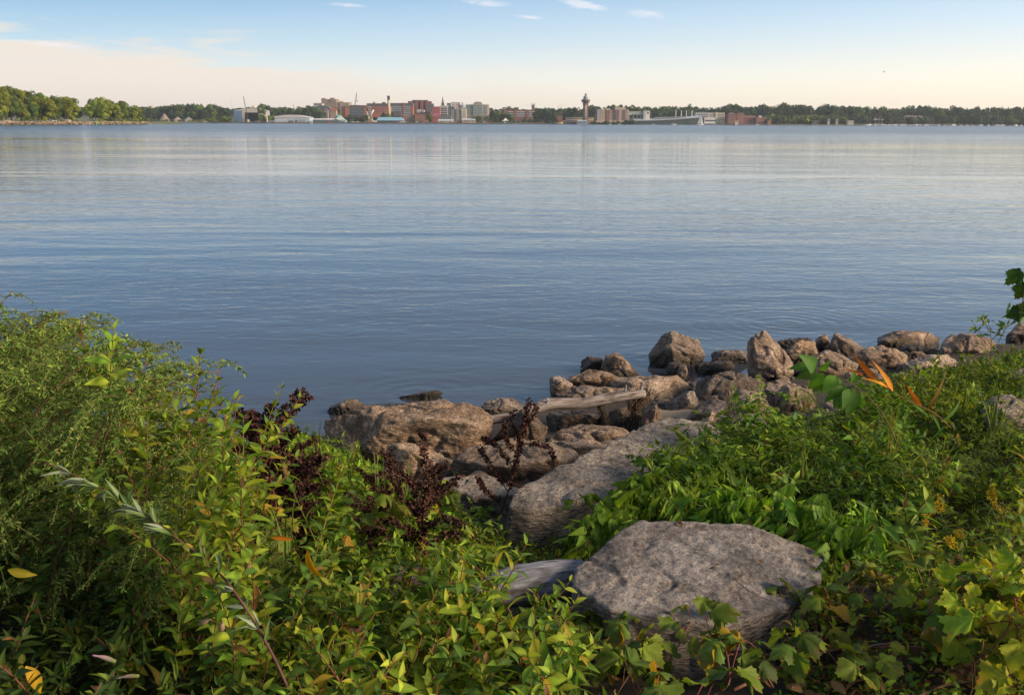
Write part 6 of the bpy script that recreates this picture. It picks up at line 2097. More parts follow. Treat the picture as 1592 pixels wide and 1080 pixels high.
b = B('columned_office', 'grey office block with white columns below the church spire', 684.3, 696, 165, 1540, 18, (.46, .44, .41))
b.bands([169, 172, 175, 178], 685, 695.4, GLASS, .8); b.vol('cornice', 684, 696.3, 164.3, 166.2, (.55, .52, .47), .6, 18)
b = B('grey_tower', 'slim dark grey tower right of the church spire', 695, 701, 161, 1640, 12, (.15, .145, .15)); b.grid([164, 167, 170], [696.5, 699.5], .5, .7)
b = B('slate_block', 'dark slate office in front of the slim grey tower', 696, 706, 166.5, 1545, 16, (.12, .125, .135)); b.bands([169, 172, 175], 697, 705)
b = B('white_tower', 'white apartment tower with balcony columns', 702, 715, 160, 1660, 16, (.66, .60, .54)); b.grid([163, 166, 169], [704, 707, 710, 713], .55, .9); b.unit(703, 707, 158.8, WHITE); b.vol('brick_side', 712.6, 715.2, 161, None, (.30, .14, .10), .3, 10)
b = B('domed_hall', 'grey stone hall with a small dome and lantern', 713, 724.5, 168, 1600, 16, (.30, .29, .29), roof=None)
b.part('dome', lathe([(5.8, 0), (5.4, 2.5), (4, 4.6), (1.5, 5.8), (1.2, 8), (.1, 10)], 14).xf(np.eye(3), (0, 8, b.h)), (.26, .28, .30)); b.grid([171], [715, 718, 721], .6, .8)
b = B('grey_apartments', 'stepped grey brown apartment block', 702, 724.5, 171, 1485, 20, (.32, .29, .26))
b.vol('wall_step', 709, 712, 170, None, (.24, .225, .21), 1, 6); b.vol('pale_bay', 717.5, 724.8, 169.5, None, (.56, .48, .37), 1.2, 12); b.grid([173.5, 176, 178.5, 181, 183.5], [704, 707, 714, 716], .5, .6); b.grid([173.5, 176, 178.5, 181, 183.5], [720, 723], .5, .6, fwd=1.35)

# green glass office
b = B('glass_office', 'green glass office tower with a gabled middle bay', 724, 760, 163.5, 1500, 26, (.33, .36, .33), roof=None)
b.part('roof', box(-b.w / 2 - .2, b.w / 2 + .2, .2, 26.2, b.h, b.h + .7), (.22, .24, .24))
b.part('middle_bay', cat([box(b.lx(736), b.lx(750), -2, 14, -3, b.lz(161)), MD([(b.lx(736), -2, b.lz(161)), (b.lx(750), -2, b.lz(161)), (b.lx(747), -2, b.lz(158.7)), (b.lx(739), -2, b.lz(158.7)), (b.lx(736), 14, b.lz(161)), (b.lx(750), 14, b.lz(161)), (b.lx(747), 14, b.lz(158.7)), (b.lx(739), 14, b.lz(158.7))], None, [(0, 1, 2, 3), (5, 4, 7, 6), (1, 5, 6, 2), (3, 7, 4, 0), (3, 2, 6, 7)])]), (.34, .29, .235))
R_ = [164.8, 167.2, 169.6, 172, 174.4, 176.8]
b.bands(R_, 724.6, 735.4, GLASS_T, .85); b.bands(R_, 737, 749, bmat((.16, .26, .25), .25), .9, 2.15); b.bands(R_, 750.8, 759.4, bmat((.20, .27, .25), .25), .85)
b.vol('brick_corner', 757, 760.2, 163, None, (.55, .44, .32), .25, 6); b.vol('base', 724, 761, 179, None, (.17, .16, .15), 2.6, 10)
for px in (727, 733.5, 753, 758):
    b.part('roof_vent', box(b.lx(px) - .4, b.lx(px) + .4, 5, 6, b.h + .6, b.h + 2.2), GREY)

# long low block and the bell tower
b = B('parking_block', 'long low brick block with pale window bands', 783, 831.5, 171.2, 1600, 30, (.235, .105, .085))
for x0, x1 in ((790, 799), (803.5, 817.5), (822, 831.2)):
    b.bands([174, 177, 180], x0, x1, bmat((.46, .47, .48)), .6, .25, 'pale_band'); b.bands([175.4, 178.4], x0, x1, GLASS, .7, .2)
b.vol('brick_pier', 799.5, 803, 170.4, None, (.28, .10, .08), 1, 6); b.vol('brick_pier', 818, 821.5, 170.4, None, (.28, .10, .08), 1, 6)
b = B('bell_tower', 'square stone bell tower rising behind the long low brick block', 826.3, 831, 163, 1680, 5, (.26, .21, .175), 'tower', roof=None)
for a_ in (-b.w / 2, b.w / 2 - 1.0):
    b.part('buttress', box(a_ - .2, a_ + 1.2, -.4, 1, -3, b.h + 3), (.30, .235, .19))
b.grid([166], [828.6], .7, 1.6)
for i, (x0, x1, yt, Y, c, l) in enumerate([(761, 765, 174, 1580, (.42, .26, .18), 'orange brick house right of the green glass office'), (766, 770, 172.5, 1640, (.48, .36, .24), 'tall tan house behind the dark trees by the glass office'), (775, 779, 171.5, 1700, (.46, .33, .22), 'tan house with lit wall left of the long low block'),
                                            (781, 789, 167.5, 1800, (.36, .25, .17), 'brown block on the ridge left of the long low block'), (789, 794, 166, 1820, (.40, .26, .17), 'small brick block on the ridge over the long low block'),
                                            (799, 806, 167.5, 1900, (.40, .33, .27), 'pale block on the hill behind the long low block')]):
    b = B('town_house', l, x0, x1, yt, Y, 12, c); b.grid([yt + 1.8], [x0 + 1.2, x1 - 1.2], .5, .6)

# foreground of the town: low buildings along the quay
b = B('tan_shed', 'long tan shed between the blue roofed pavilion and the brick waterworks', 631, 645, 179.5, 1455, 14, (.30, .22, .175)); b.grid([183], [634, 638, 642], .6, .7)
b = B('brick_pump_house', 'low orange brick pump house with a round grey tank', 645, 664.3, 178.4, 1450, 18, (.36, .155, .085))
b.grid([181, 184.5], [648, 651, 654, 657, 660.5], .5, .8); b.part('tank', lathe([(2.9, 0), (2.9, 4), (.2, 4.8)], 14).xf(np.eye(3), (b.lx(654.5), -5, .4)), (.42, .42, .41))
T_bush.place(0, fx(667, 1440), 1440, 12.5, 'bright green rounded bush beside the orange brick pump house', None, .5, .55)
b = B('blue_pavilion', 'low pavilion with a sloping light blue roof on the quay below the smokestack', 586, 625, 187, 1430, 16, (.10, .115, .13), roof=None)
b.part('roof', MD([(-b.w / 2 - 1, -1.5, b.h - .6), (b.w / 2 + 2, -1.5, b.h - .6), (b.w / 2 - 1, 9, b.lz(182.6)), (-b.w / 2 + 1.5, 9, b.lz(182.6)), (-b.w / 2 - 1, 17, b.h), (b.w / 2 + 2, 17, b.h)], None, [(0, 1, 2, 3), (3, 2, 5, 4)], [(0, 3, 4), (1, 5, 2)]), (.20, .40, .52))
b.grid([190], list(np.arange(589, 624, 3.4)), .9, 1.2); b.vol('brick_base', 615, 627, 187.6, None, (.30, .13, .09), .4, 8)

# white wrecked crane like harbour sculpture: a tilted white hull part on legs
z = 1.8
o = thing('ship_bow_sculpture', 'white angular ship bow shape tilted up on the quay left of the smokestack', 'sculpture', (fx(576, 1426), 1426, z))
e = lambda px, py, yy=0: (fx(px, 1426) - fx(576, 1426), yy, fh(px, py, 1426) - z)
obj('hull', cat([tube([e(574.5, 181, 1), e(578, 175.5), e(581.5, 171.2)], [1.9, 1.8, 1.1], 6), tube([e(570.5, 173), e(571, 177), e(573, 180)], [.7, .9, .9], 6)]).col((.58, .48, .42)), MAT['far_solid'], o)
obj('frame', cat([tube([e(574, 181), e(573, 188)], [1.1, .9], 6), tube([e(573.5, 184), e(582, 189)], [.9, .9], 6), tube([e(567, 189), e(586, 189)], [.8, .8], 6), tube([e(577, 179), e(580, 188)], [.5, .5], 6)]).col((.50, .43, .38)), MAT['far_solid'], o)
for x0, x1, yt, l, c in [(681, 704, 186.5, 'warm lit boat shed with a pale blue roof, left of two', (.47, .36, .22)), (719, 739, 185.2, 'warm lit boat shed with a pale roof beside the round dark bush', (.44, .36, .26))]:
    b = B('boat_shed', l, x0, x1, yt + 1.6, 1420, 16, c, roof=None); b.gable(2.4, (.45, .50, .56), .5, 'x'); b.grid([yt + 3.4], [x0 + 4, x0 + 8, x1 - 4], .8, .9)
b = B('tan_shed', 'flat tan workshop between the two warm lit boat sheds', 705, 718, 188, 1426, 10, (.36, .28, .22)); b.grid([190], [708, 712, 716], .7, .8)
b = B('low_office', 'low grey quay office behind the left warm lit boat shed', 684, 702, 180.5, 1450, 12, (.21, .21, .21)); b.bands([182.5, 185], 685, 701)

# event tent
z = fz(fx(786, 1436), 1436)
tn = thing('event_tent', 'white peaked tent on the green before the long low block', 'tent', (fx(786, 1436), 1436, z))
w_ = (fx(791.5, 1436) - fx(786, 1436))
obj('canopy', MD([(-w_, -4, 3), (w_, -4, 3), (w_, 4, 3), (-w_, 4, 3), (-w_ * .45, -1, 4.6), (w_ * .45, -1, 4.6), (w_ * .45, 1, 4.6), (-w_ * .45, 1, 4.6), (0, 0, 7.6)], None, [(0, 1, 5, 4), (1, 2, 6, 5), (2, 3, 7, 6), (3, 0, 4, 7)], [(4, 5, 8), (5, 6, 8), (6, 7, 8), (7, 4, 8)]), bmat((.8, .78, .75)), tn, smooth=False)
for a_ in (-w_, w_):
    for c_ in (-4, 4):
        obj('pole', tube([(a_, c_, 0), (a_, c_, 3)], .12, 5), bmat(WHITE), tn)

# brig: a two masted tall ship
Yb = 1395
sh = thing('tall_ship', 'two masted old sailing ship with a pale yellow hull', 'ship', (fx(870, Yb), Yb, 0))
v = []
for i in range(11):
    t = i / 10 * 2 - 1
    wd = 2.6 * (1 - abs(t) ** 2.6) ** .8
    zt = 2.4 + 1.3 * t * t
    for s_, zz in ((-1, -.2), (-1, zt), (1, zt), (1, -.2)):
        v.append((t * 5.2 * (1 if zz > 0 else .92), s_ * wd * (1 if zz > 0 else .7), zz))
q = [(4 * i + j, 4 * i + j + 1, 4 * i + j + 5, 4 * i + j + 4) for i in range(10) for j in range(3)]
obj('hull', MD(v, None, q), bmat((.46, .36, .17)), sh)
obj('stripe', box(-4.6, 4.6, -2.66, 2.66, .2, .9), bmat((.06, .05, .04)), sh, smooth=False)
for x_ in (-1.8, 2.2):
    obj('mast', cat([tube([(x_, 0, 2), (x_, 0, 29 if x_ < 0 else 31)], [.28, .1], 6)] + [tube([(x_ - l / 2, -.3, zz), (x_ + l / 2, -.3, zz)], .13, 4) for zz, l in ((11, 7), (17, 5.6), (23, 4), )]).col((.16, .09, .06)), MAT['far_solid'], sh)
obj('rigging', cat([tube([(x_, 0, 27), (x2, s_ * 2.3, 2.6)], .05, 3) for x_ in (-1.8, 2.2) for x2 in (x_ - 2.5, x_ + 2.5) for s_ in (-1, 1)] + [tube([(7.4, 0, 4.6), (2.2, 0, 24)], .05, 3), tube([(4.4, 0, 3.2), (7.6, 0, 4.7)], .16, 5)]).col((.12, .09, .07)), MAT['far_solid'], sh)

# terminal and the observation tower
b = B('terminal_hall', 'long low cream terminal hall behind the observation tower', 880, 923, 183, 1425, 14, (.60, .44, .30), roof=(.30, .22, .17), parapet=.5)
b.bands([184.6], 881, 906, GLASS, .55); b.bands([184.6], 914, 921, GLASS, .55); b.vol('lower_storey', 873, 923, 187, None, (.22, .17, .13), 2, 4); b.bands([188.6], 875, 904, bmat((.45, .30, .17)), .5, 2.1, 'lit_tone_panel')  # the lower band's colour is warmed to look lit
b = B('brick_store', 'small red brick store left of the terminal hall behind the tall ship', 866, 874, 180.5, 1450, 10, (.30, .12, .085)); b.grid([183], [868, 871], .6, .8)
Yt = 1415
tx, z = fx(910, Yt), 1.6
tw_ = thing('observation_tower', 'tall round observation tower with a grey dome, railed platform and brick red legs', 'tower', (tx, Yt, z))
H = fh(910, 146, Yt) - z
zp = fh(910, 156.2, Yt) - z
obj('shaft', lathe([(2.9, 0), (2.7, zp - 1)], 16), bmat((.50, .46, .43)), tw_)
for k in range(6):
    a = k * math.pi / 3 + .3
    obj('leg', tube([(3.7 * math.cos(a), 3.7 * math.sin(a), -1), (3.5 * math.cos(a), 3.5 * math.sin(a), zp)], .5, 6), bmat((.23, .095, .075)), tw_)
hx = np.linspace(0, 1, 60)
obj('spiral_stair', tube(np.stack([3.15 * np.cos(hx * 19), 3.15 * np.sin(hx * 19), 1 + hx * (zp - 3)], 1), .42, 5), bmat((.24, .22, .22)), tw_)
obj('platform', lathe([(3.6, zp - 4), (6.6, zp - .6), (6.6, zp)], 20), bmat((.20, .11, .09)), tw_)
for k in range(8):
    a = k * math.pi / 4
    obj('bracket', tube([(3.4 * math.cos(a), 3.4 * math.sin(a), zp - 7), (6.4 * math.cos(a), 6.4 * math.sin(a), zp - 1)], .3, 5), bmat((.25, .11, .085)), tw_)
obj('railing', lathe([(6.65, zp + .02), (6.75, zp + 1.2), (6.6, zp + 1.2)], 20), bmat((.17, .12, .11)), tw_)
obj('lantern_room', lathe([(3.8, zp), (3.8, zp + 3.2)], 16), bmat((.27, .33, .28)), tw_)
obj('dome', lathe([(4.0, zp + 3.2), (3.7, zp + 4.8), (2.6, zp + 6.6), (1.5, zp + 7.4)], 16), bmat((.30, .36, .42), .4), tw_)
obj('cupola', lathe([(1.25, zp + 7.4), (1.25, zp + 9.0), (1.9, zp + 9.1), (.9, zp + 10), (.1, zp + 11)], 12), bmat((.40, .31, .27)), tw_)
obj('finial', tube([(0, 0, zp + 10.8), (0, 0, zp + 13.5)], [.12, .05], 5), bmat(GREY), tw_)
b = B('tower_pavilion', 'low pale blue roofed pavilion at the foot of the observation tower', 897, 914, 189, 1402, 8, (.27, .31, .35), roof=None); b.hip(1.6, (.33, .45, .53), .8, .2); b.grid([190.6], [900, 904, 909], .9, .7)

# waterfront hotel
b = B('waterfront_hotel', 'large beige and brick hotel right of the observation tower', 928, 977, 170.5, 1440, 26, (.40, .33, .255))
for x0, x1, yt, c in [(928, 933.5, 170.2, (.33, .33, .36)), (934, 940, 169.6, (.52, .39, .27)), (942, 947.6, 169.2, (.28, .12, .085)), (956, 962, 168.5, (.28, .11, .08)), (962.2, 966, 168.3, (.36, .37, .33)), (966.2, 971.5, 168.0, (.30, .12, .085)), (972, 977.2, 170.5, (.43, .35, .26))]:
    b.vol('facade_bay', x0, x1, yt, None, c, 1.6, 10)
b.vol('cornice', 941.6, 948, 168.8, 171.6, (.50, .42, .32), 2, 6); b.vol('cornice', 955.6, 972, 167.2, 170.8, (.52, .43, .33), 2, 6)
b.grid([173, 175.3, 177.6, 179.9, 182.2, 184.5], [936, 938.5, 943.5, 946, 957.5, 960, 968, 970, 974], .42, .62, fwd=1.75); b.grid([173, 175.3, 177.6, 179.9, 182.2, 184.5], [949.5, 952, 954], .42, .62)
b.vol('base', 927, 978, 187, None, (.47, .40, .31), 2.4, 8)
b = B('sky_bridge', 'long white glazed bridge from the hotel to the white lift tower', 977.5, 1001, 173.8, 1440, 8, (.56, .56, .53), 'bridge', roof=(.5, .5, .48), parapet=.4, body=False)
b.part('deck', box(-b.w / 2, b.w / 2, 0, 8, b.lz(178.5), b.h), (.56, .56, .53)); b.bands([175.6], 978, 1000.6, bmat((.20, .33, .27), .3), .7); b.bands([177.6], 982, 999, GLASS, .5)
for px in (979, 985, 991, 997):
    b.part('pier', box(b.lx(px) - .5, b.lx(px) + .5, 2, 6, -2, b.lz(178.5) - .02), (.40, .39, .38))
b = B('lift_tower', 'plain white lift tower with a dark emblem at the end of the glazed bridge', 1000, 1010, 172.5, 1438, 10, (.70, .65, .58), 'tower', roof=(.5, .48, .45), parapet=.3)
b.vol('shade_tinted_side', 1000, 1003.6, 172.8, None, (.42, .41, .42), .15, 9); b.vol('emblem', 1005.6, 1008.4, 174.2, 176, (.06, .06, .08), .1, .2); b.vol('sign_line', 1005.2, 1008.9, 176.6, 177.2, (.10, .09, .1), .1, .2)  # grey strip on the front paints the tower's shaded left face

# convention centre: one long roof rising to the right over green glass
Yc = 1424
b = B('convention_centre', 'low green glass convention centre under one long grey sweeping roof', 991, 1089, 189, Yc, 40, (.07, .12, .10), roof=None, body=False)
n = 24
top, bot, fb = [], [], []
for i in range(n + 1):
    t = i / n
    px = 986 + (1090 - 986) * t
    py = 187.2 - 1.2 * t - 4.2 * t ** 2.2
    top.append((b.lx(px), b.lz(py)))
v = [(x, -3, zz) for x, zz in top] + [(x, 44, zz + 2) for x, zz in top] + [(x, -3, zz - 1.1) for x, zz in top]
q = [(i, i + 1, n + 2 + i, n + 1 + i) for i in range(n)] + [(2 * n + 2 + i, 2 * n + 3 + i, i + 1, i) for i in range(n)]
b.part('roof', MD(v, None, q), (.42, .46, .52))
v = [(x, 0, zz - .6) for x, zz in top] + [(x, 0, -3) for x, zz in top]
b.part('glass_front', MD(v, None, [(n + 1 + i, n + 2 + i, i + 1, i) for i in range(n)]), glass_mat('green_glass', (.03, .065, .045)))
b.part('upper_roof', MD([(b.lx(1018), 12, b.lz(184.3)), (b.lx(1073), 12, b.lz(183)), (b.lx(1068), 14, b.lz(181.2)), (b.lx(1022), 14, b.lz(182.8)), (b.lx(1073), 34, b.lz(183)), (b.lx(1018), 34, b.lz(184.3)), (b.lx(1068), 32, b.lz(181.2)), (b.lx(1022), 32, b.lz(182.8))], None, [(0, 1, 2, 3), (1, 4, 6, 2), (4, 5, 7, 6), (5, 0, 3, 7), (3, 2, 6, 7)]), (.17, .18, .21))
for px in (1053.8, 1062.3, 1070.4, 1079):
    b.part('roof_mast', tube([(b.lx(px), 20, b.lz(184)), (b.lx(px), 20, b.lz(172.3))], [.75, .6], 8), (.60, .60, .60))
for px in np.arange(993, 1088, 4.2):
    tt = (px - 986) / 104
    b.part('mullion', box(b.lx(px) - .12, b.lx(px) + .12, -.3, -.02, -3, b.lz(187.2 - 1.2 * tt - 4.2 * tt ** 2.2) - .8), (.20, .23, .22))

b = B('quay_apartments', 'cream apartment block behind the white sailing boat', 1081.5, 1126.5, 175.3, 1460, 18, (.60, .53, .42))
b.vol('grey_wing', 1081, 1101, 176, None, (.42, .44, .47), .3, 10); b.bands([178, 180.4, 182.8, 185.2], 1102, 1125.6, GLASS, .5); b.bands([178.5, 181], 1083, 1100, GLASS, .5, .42); b.vol('bay', 1112, 1114, 174.4, None, (.64, .58, .48), 1, 6); b.unit(1086, 1096, 174.3, GREY)
b = B('white_pavilion', 'low white pavilion with a glass front right of the sailing boat', 1095, 1115.5, 183, 1428, 14, (.74, .70, .65), roof=(.72, .70, .66), parapet=.4)
b.bands([187.5], 1096, 1115, GLASS, 1.1); b.vol('green_end', 1112.5, 1116, 184.5, None, (.11, .2, .13), .2, 8)

# sailing boat
def sail_boat(px, Y, h, label):
    o_ = thing('sailing_boat', label, 'boat', (fx(px, Y), Y, 0))
    k = h / 16.5
    v = []
    for i in range(9):
        t = i / 8 * 2 - 1
        wd = 1.6 * (1 - abs(t) ** 2.4) ** .7
        for s_, zz in ((-1, -.2), (-1, 1.2), (1, 1.2), (1, -.2)):
            v.append((t * 5.5 * k, s_ * wd * k * (1 if zz > 0 else .5), zz * k))
    q = [(4 * i + j, 4 * i + j + 1, 4 * i + j + 5, 4 * i + j + 4) for i in range(8) for j in range(3)]
    obj('hull', MD(v, None, q), bmat((.78, .77, .74)), o_)
    obj('mast', tube([(0.6 * k, 0, 1), (.6 * k, 0, h)], [.13, .07], 6), bmat((.5, .5, .5)), o_)
    obj('main_sail', MD([(.4 * k, 0, 2.2 * k), (-4.6 * k, .6, 2.4 * k), (-2.4 * k, .5, 8 * k), (.45 * k, 0, h * .98), (.4 * k, .1, 8 * k)], None, [(0, 1, 2, 4)], [(4, 2, 3)]), bmat((.80, .78, .74)), o_)
    obj('jib', MD([(.9 * k, 0, 2.2 * k), (5.0 * k, 0, 1.6 * k), (.8 * k, .2, h * .9), (2.2 * k, .5, 6 * k)], None, None, [(0, 1, 3), (1, 2, 3), (2, 0, 3)]), bmat((.76, .75, .73)), o_)
    return o_


sail_boat(1089, 1370, 15.2, 'white sailing boat under full sail before the convention centre')


def motor_boat(px, Y, l, label, group=None, hull=(.75, .74, .72), yaw=0.0):
    o_ = thing('motor_boat', label, 'boat', (fx(px, Y), Y, 0), yaw, group)
    v = []
    for i in range(9):
        t = i / 8 * 2 - 1
        wd = .17 * l * (1 - max(t, 0) ** 2.2) ** .8
        for s_, zz in ((-1, -.2), (-1, .12 * l + .03 * l * max(t, 0)), (1, .12 * l + .03 * l * max(t, 0)), (1, -.2)):
            v.append((t * l / 2, s_ * wd * (1 if zz > 0 else .6), zz))
    q = [(4 * i + j, 4 * i + j + 1, 4 * i + j + 5, 4 * i + j + 4) for i in range(8) for j in range(3)] + [(3, 2, 1, 0)] + [(4 * i + 1, 4 * i + 5, 4 * i + 6, 4 * i + 2) for i in range(8)]
    obj('hull', MD(v, None, q), bmat(hull), o_)
    obj('cabin', box(-.25 * l, .12 * l, -.10 * l, .10 * l, .12 * l, .24 * l), bmat((.62, .62, .62)), o_, smooth=False)
    obj('window', box(-.2 * l, .13 * l, -.103 * l, .103 * l, .165 * l, .21 * l), GLASS, o_, smooth=False)
    return o_


motor_boat(948.5, 1390, 4.5, 'white motor boat moored before the large beige hotel')
motor_boat(963, 1330, 4, 'small white boat off the right end of the large beige hotel')
motor_boat(1015.5, 1360, 4, 'tiny white boat with a red neighbour off the convention centre')
motor_boat(1018.8, 1362, 3, 'tiny red boat off the convention centre', hull=(.35, .08, .06))
motor_boat(1047.5, 1340, 8, 'long white motor boat in front of the convention centre')
motor_boat(1177.6, 1370, 5, 'white motor boat off the right end of the brick waterworks')
motor_boat(483, 1405, 6, 'white boat at the end of the turquoise cabin')

# brick waterworks
b = B('brick_waterworks', 'red brick waterworks hall with a hipped dark red roof', 1132, 1145, 178.6, 1440, 16, (.27, .12, .09), roof=None); b.hip(3.2, (.17, .075, .06)); b.grid([182, 186], [1134, 1137, 1140, 1143], .5, 1.2)
b = B('brick_tower', 'square brick tower beside the hipped waterworks hall', 1146, 1155, 176, 1442, 10, (.29, .115, .085), 'tower'); b.grid([178.5, 182], [1148.5, 1152.5], .5, 1); b.vol('sunlit_tone_strip', 1153, 1155.2, 176.3, None, (.38, .15, .10), .2, 6)  # right strip in paler brick, sunlight put into its colour
b = B('brick_waterworks', 'low dark red waterworks wing with stepped roofs right of the brick tower', 1155, 1176, 183.5, 1444, 16, (.20, .08, .07), roof=None); b.gable(3.5, (.17, .07, .065), .5, 'x'); b.grid([187], [1158, 1162, 1166, 1170], .5, .9)
b = B('brick_waterworks', 'brick waterworks house with a white dormer near the bank of scrub', 1176, 1191, 182.5, 1440, 14, (.31, .13, .09)); b.vol('dormer', 1179.5, 1184, 180, 183, (.6, .55, .5), .5, 4); b.grid([185.5, 188], [1178, 1182, 1186, 1189.5], .5, .7)
b = B('quay_hut', 'small cream hut on the quay before the brick tower', 1143, 1148, 188.3, 1422, 5, (.62, .54, .42), roof=WHITE, parapet=.3); b.grid([190], [1144.5, 1146.5], .5, .6)
b = B('brick_store', 'tiny orange brick store at the right end of the waterworks', 1194, 1199, 187, 1430, 6, (.38, .16, .09)); b.grid([189], [1195.5, 1197.5], .4, .5)

# marina on the right shore
for i, (x0, x1, yt, l, c) in enumerate([(1263, 1272, 187, 'low white roofed shelter, leftmost on the right shore', (.45, .42, .37)), (1287, 1290.5, 185, 'narrow pale cabin between the marina trees', (.5, .42, .35)), (1300, 1303, 185, 'narrow tan cabin right of the narrow pale one', (.46, .38, .3)), (1318, 1328, 187, 'low pale roofed shelter in the middle of the right shore', (.45, .41, .36))]):
    b = B('shelter', l, x0, x1, yt + 1, 1436, 8, c, roof=(.55, .52, .48), parapet=.5); b.grid([yt + 2.6], [x0 + 1, x1 - 1], .5, .6)
b = B('picnic_pavilion', 'open picnic pavilion with a wide pale hipped roof on the right shore', 1360, 1373, 186.5, 1438, 12, (.2, .16, .12), roof=None, body=False)
b.hip(4.0, (.42, .36, .31), 1.0, .25)
for px in (1361, 1365, 1368.5, 1372):
    b.part('post', box(b.lx(px) - .3, b.lx(px) + .3, .3, .9, -2, b.h), (.4, .35, .3))
b = B('marina_houses', 'row of pale gabled marina apartments behind the boat masts', 1409, 1422, 183, 1450, 10, (.42, .35, .31), roof=None); b.gable(3, (.27, .23, .22), .4, 'x'); b.grid([185, 187], [1411, 1414, 1417, 1420], .4, .6)
b = B('marina_houses', 'pinkish gabled marina apartments right of the pale row', 1424, 1435, 183.4, 1452, 10, (.40, .31, .28), roof=None); b.gable(3, (.26, .2, .19), .4, 'x'); b.grid([185, 187], [1426, 1429, 1432], .4, .6)
hill_houses = [(1334, 1339, 173.5, 1640, (.6, .62, .66), 'white gabled house among the trees up the right bluff'), (1376, 1383, 175, 1640, (.66, .6, .52), 'low cream house on the bluff above the picnic pavilion'),
               (1465, 1470, 173.8, 1640, (.58, .58, .58), 'grey roofed white house on the bluff, leftmost of the far right cluster'), (1477, 1481, 174.2, 1640, (.62, .58, .54), 'small white house on the bluff right of the grey roofed one'),
               (1484, 1488, 174.5, 1642, (.56, .5, .46), 'narrow cream house in the far right bluff cluster'), (1490, 1497, 174.8, 1638, (.66, .6, .54), 'wide white house in the far right bluff cluster'),
               (1503, 1514, 174.5, 1640, (.22, .23, .25), 'long dark grey house at the right end of the bluff cluster'), (1298, 1301, 175.6, 1600, (.5, .36, .25), 'tan chimney house in the trees above the shelters'),
               (1205, 1212, 178, 1560, (.55, .54, .54), 'white car park wall on the bluff above the scrub bank'), (1217, 1229, 178.2, 1560, (.5, .5, .5), 'long pale terrace house on the bluff above the scrub bank'),
               (1027, 1031, 176.5, 1560, (.6, .57, .53), 'white house among the trees behind the convention centre'), (1012, 1015, 176, 1560, (.5, .47, .46), 'grey white house right behind the lift tower'), (1062, 1067, 176, 1560, (.45, .36, .33), 'pinkish house behind the convention centre masts')]
for x0, x1, yt, Y, c, l in hill_houses:
    b = B('hill_house', l, x0, x1, yt + 1, Y, 9, c, cat_='house', roof=None); b.gable(2.6, (.2, .19, .2), .4, 'x'); b.grid([yt + 2.4], [x0 + 1, x1 - 1], .35, .5)
# moored boats of the marina with masts
mg = np.random.default_rng(91)
for k, px in enumerate(list(np.arange(1346, 1462, 2.6)) + list(np.arange(1470, 1592, 8.5))):
    Y = 1395 + mg.uniform(0, 16)
    near = px < 1465
    if mg.random() < .45:
        o_ = thing('moored_yacht', 'white yacht with a bare mast in the crowded marina on the right shore' if near else 'white yacht with a bare mast on the sparse moorings at the far right', 'boat', (fx(px, Y), Y + 6, 0), mg.uniform(-.6, .6), 'moored yachts in the crowded marina' if near else 'moored yachts at the far right')
        L_ = mg.uniform(7, 10)
        hm = mesh_of('hull', MD([(-L_ / 2, -1.2, -.2), (-L_ / 2, 1.2, -.2), (-L_ / 2, -1.4, 1.2), (-L_ / 2, 1.4, 1.2), (L_ * .2, -1.2, -.2), (L_ * .2, 1.2, -.2), (L_ * .2, -1.4, 1.3), (L_ * .2, 1.4, 1.3), (L_ / 2, 0, 1.5)], None, [(0, 4, 6, 2), (5, 1, 3, 7), (2, 6, 7, 3), (1, 0, 2, 3)], [(4, 8, 6), (8, 5, 7), (6, 8, 7)]), bmat((.74, .72, .70)), False)
        obj('hull', hm, None, o_); obj('mast', tube([(0, 0, 1), (0, 0, mg.uniform(9, 15))], [.14, .09], 5), bmat((.5, .48, .45)), o_)
        obj('cabin', box(-L_ * .25, L_ * .1, -.8, .8, 1.2, 2.0), bmat((.6, .58, .56)), o_, smooth=False)
    else:
        motor_boat(px, Y + 5, mg.uniform(5, 9), 'white motor boat in the crowded marina on the right shore' if near else 'white motor boat on the sparse moorings at the far right', 'motor boats in the crowded marina' if near else 'motor boats at the far right', yaw=mg.uniform(-.6, .6))

# quay wall along the town
qx0, qx1 = fx(325, 1412), fx(1200, 1422)
qw = []
nq = 40
for i in range(nq):
    xa, xb = qx0 + (qx1 - qx0) * i / nq, qx0 + (qx1 - qx0) * (i + 1) / nq
    ya_, yb_ = float(far_shore(np.array([xa]))[0]) - 1.0, float(far_shore(np.array([xb]))[0]) - 1.0
    qw.append(MD([(xa, ya_, -1), (xb, yb_, -1), (xb, yb_, 1.7), (xa, ya_, 1.7), (xa, ya_ + 5, 1.7), (xb, yb_ + 5, 1.7)], None, [(0, 1, 2, 3), (3, 2, 5, 4)]))
m, nt, bb = new_mat('quay_concrete')
geo = N(nt, 'ShaderNodeNewGeometry')
n1 = N(nt, 'ShaderNodeTexNoise', {'Vector': geo.outputs['Position'], 'Scale': .12, 'Detail': 6.0, 'Roughness': .7})
nt.links.new(ramp(nt, n1.outputs[0], [(.35, (.045, .038, .033)), (.55, (.11, .095, .08)), (.7, (.24, .20, .165))]), bb.inputs['Base Color'])
tag(obj('quay_wall', cat(qw), m, smooth=False), 'long dark concrete quay wall along the town waterfront', 'wall')

# parked cars and small things on the quay are single pixels: pale and dark vans
for k in range(26):
    px = mg.uniform(540, 990); Y = 1424 + mg.uniform(-4, 0)
    o_ = thing('parked_car', 'tiny parked car on the quay of the town waterfront', 'car', (fx(px, Y), Y, 1.75), 0, 'cars parked on the quay')
    obj('body', cat([box(-2.2, 2.2, -.9, .9, .35, 1.0), box(-1.4, 1.2, -.8, .8, 1.0, 1.6)]), bmat([(.6, .6, .6), (.5, .1, .08), (.1, .12, .2), (.55, .52, .45)][k % 4]), o_, smooth=False)

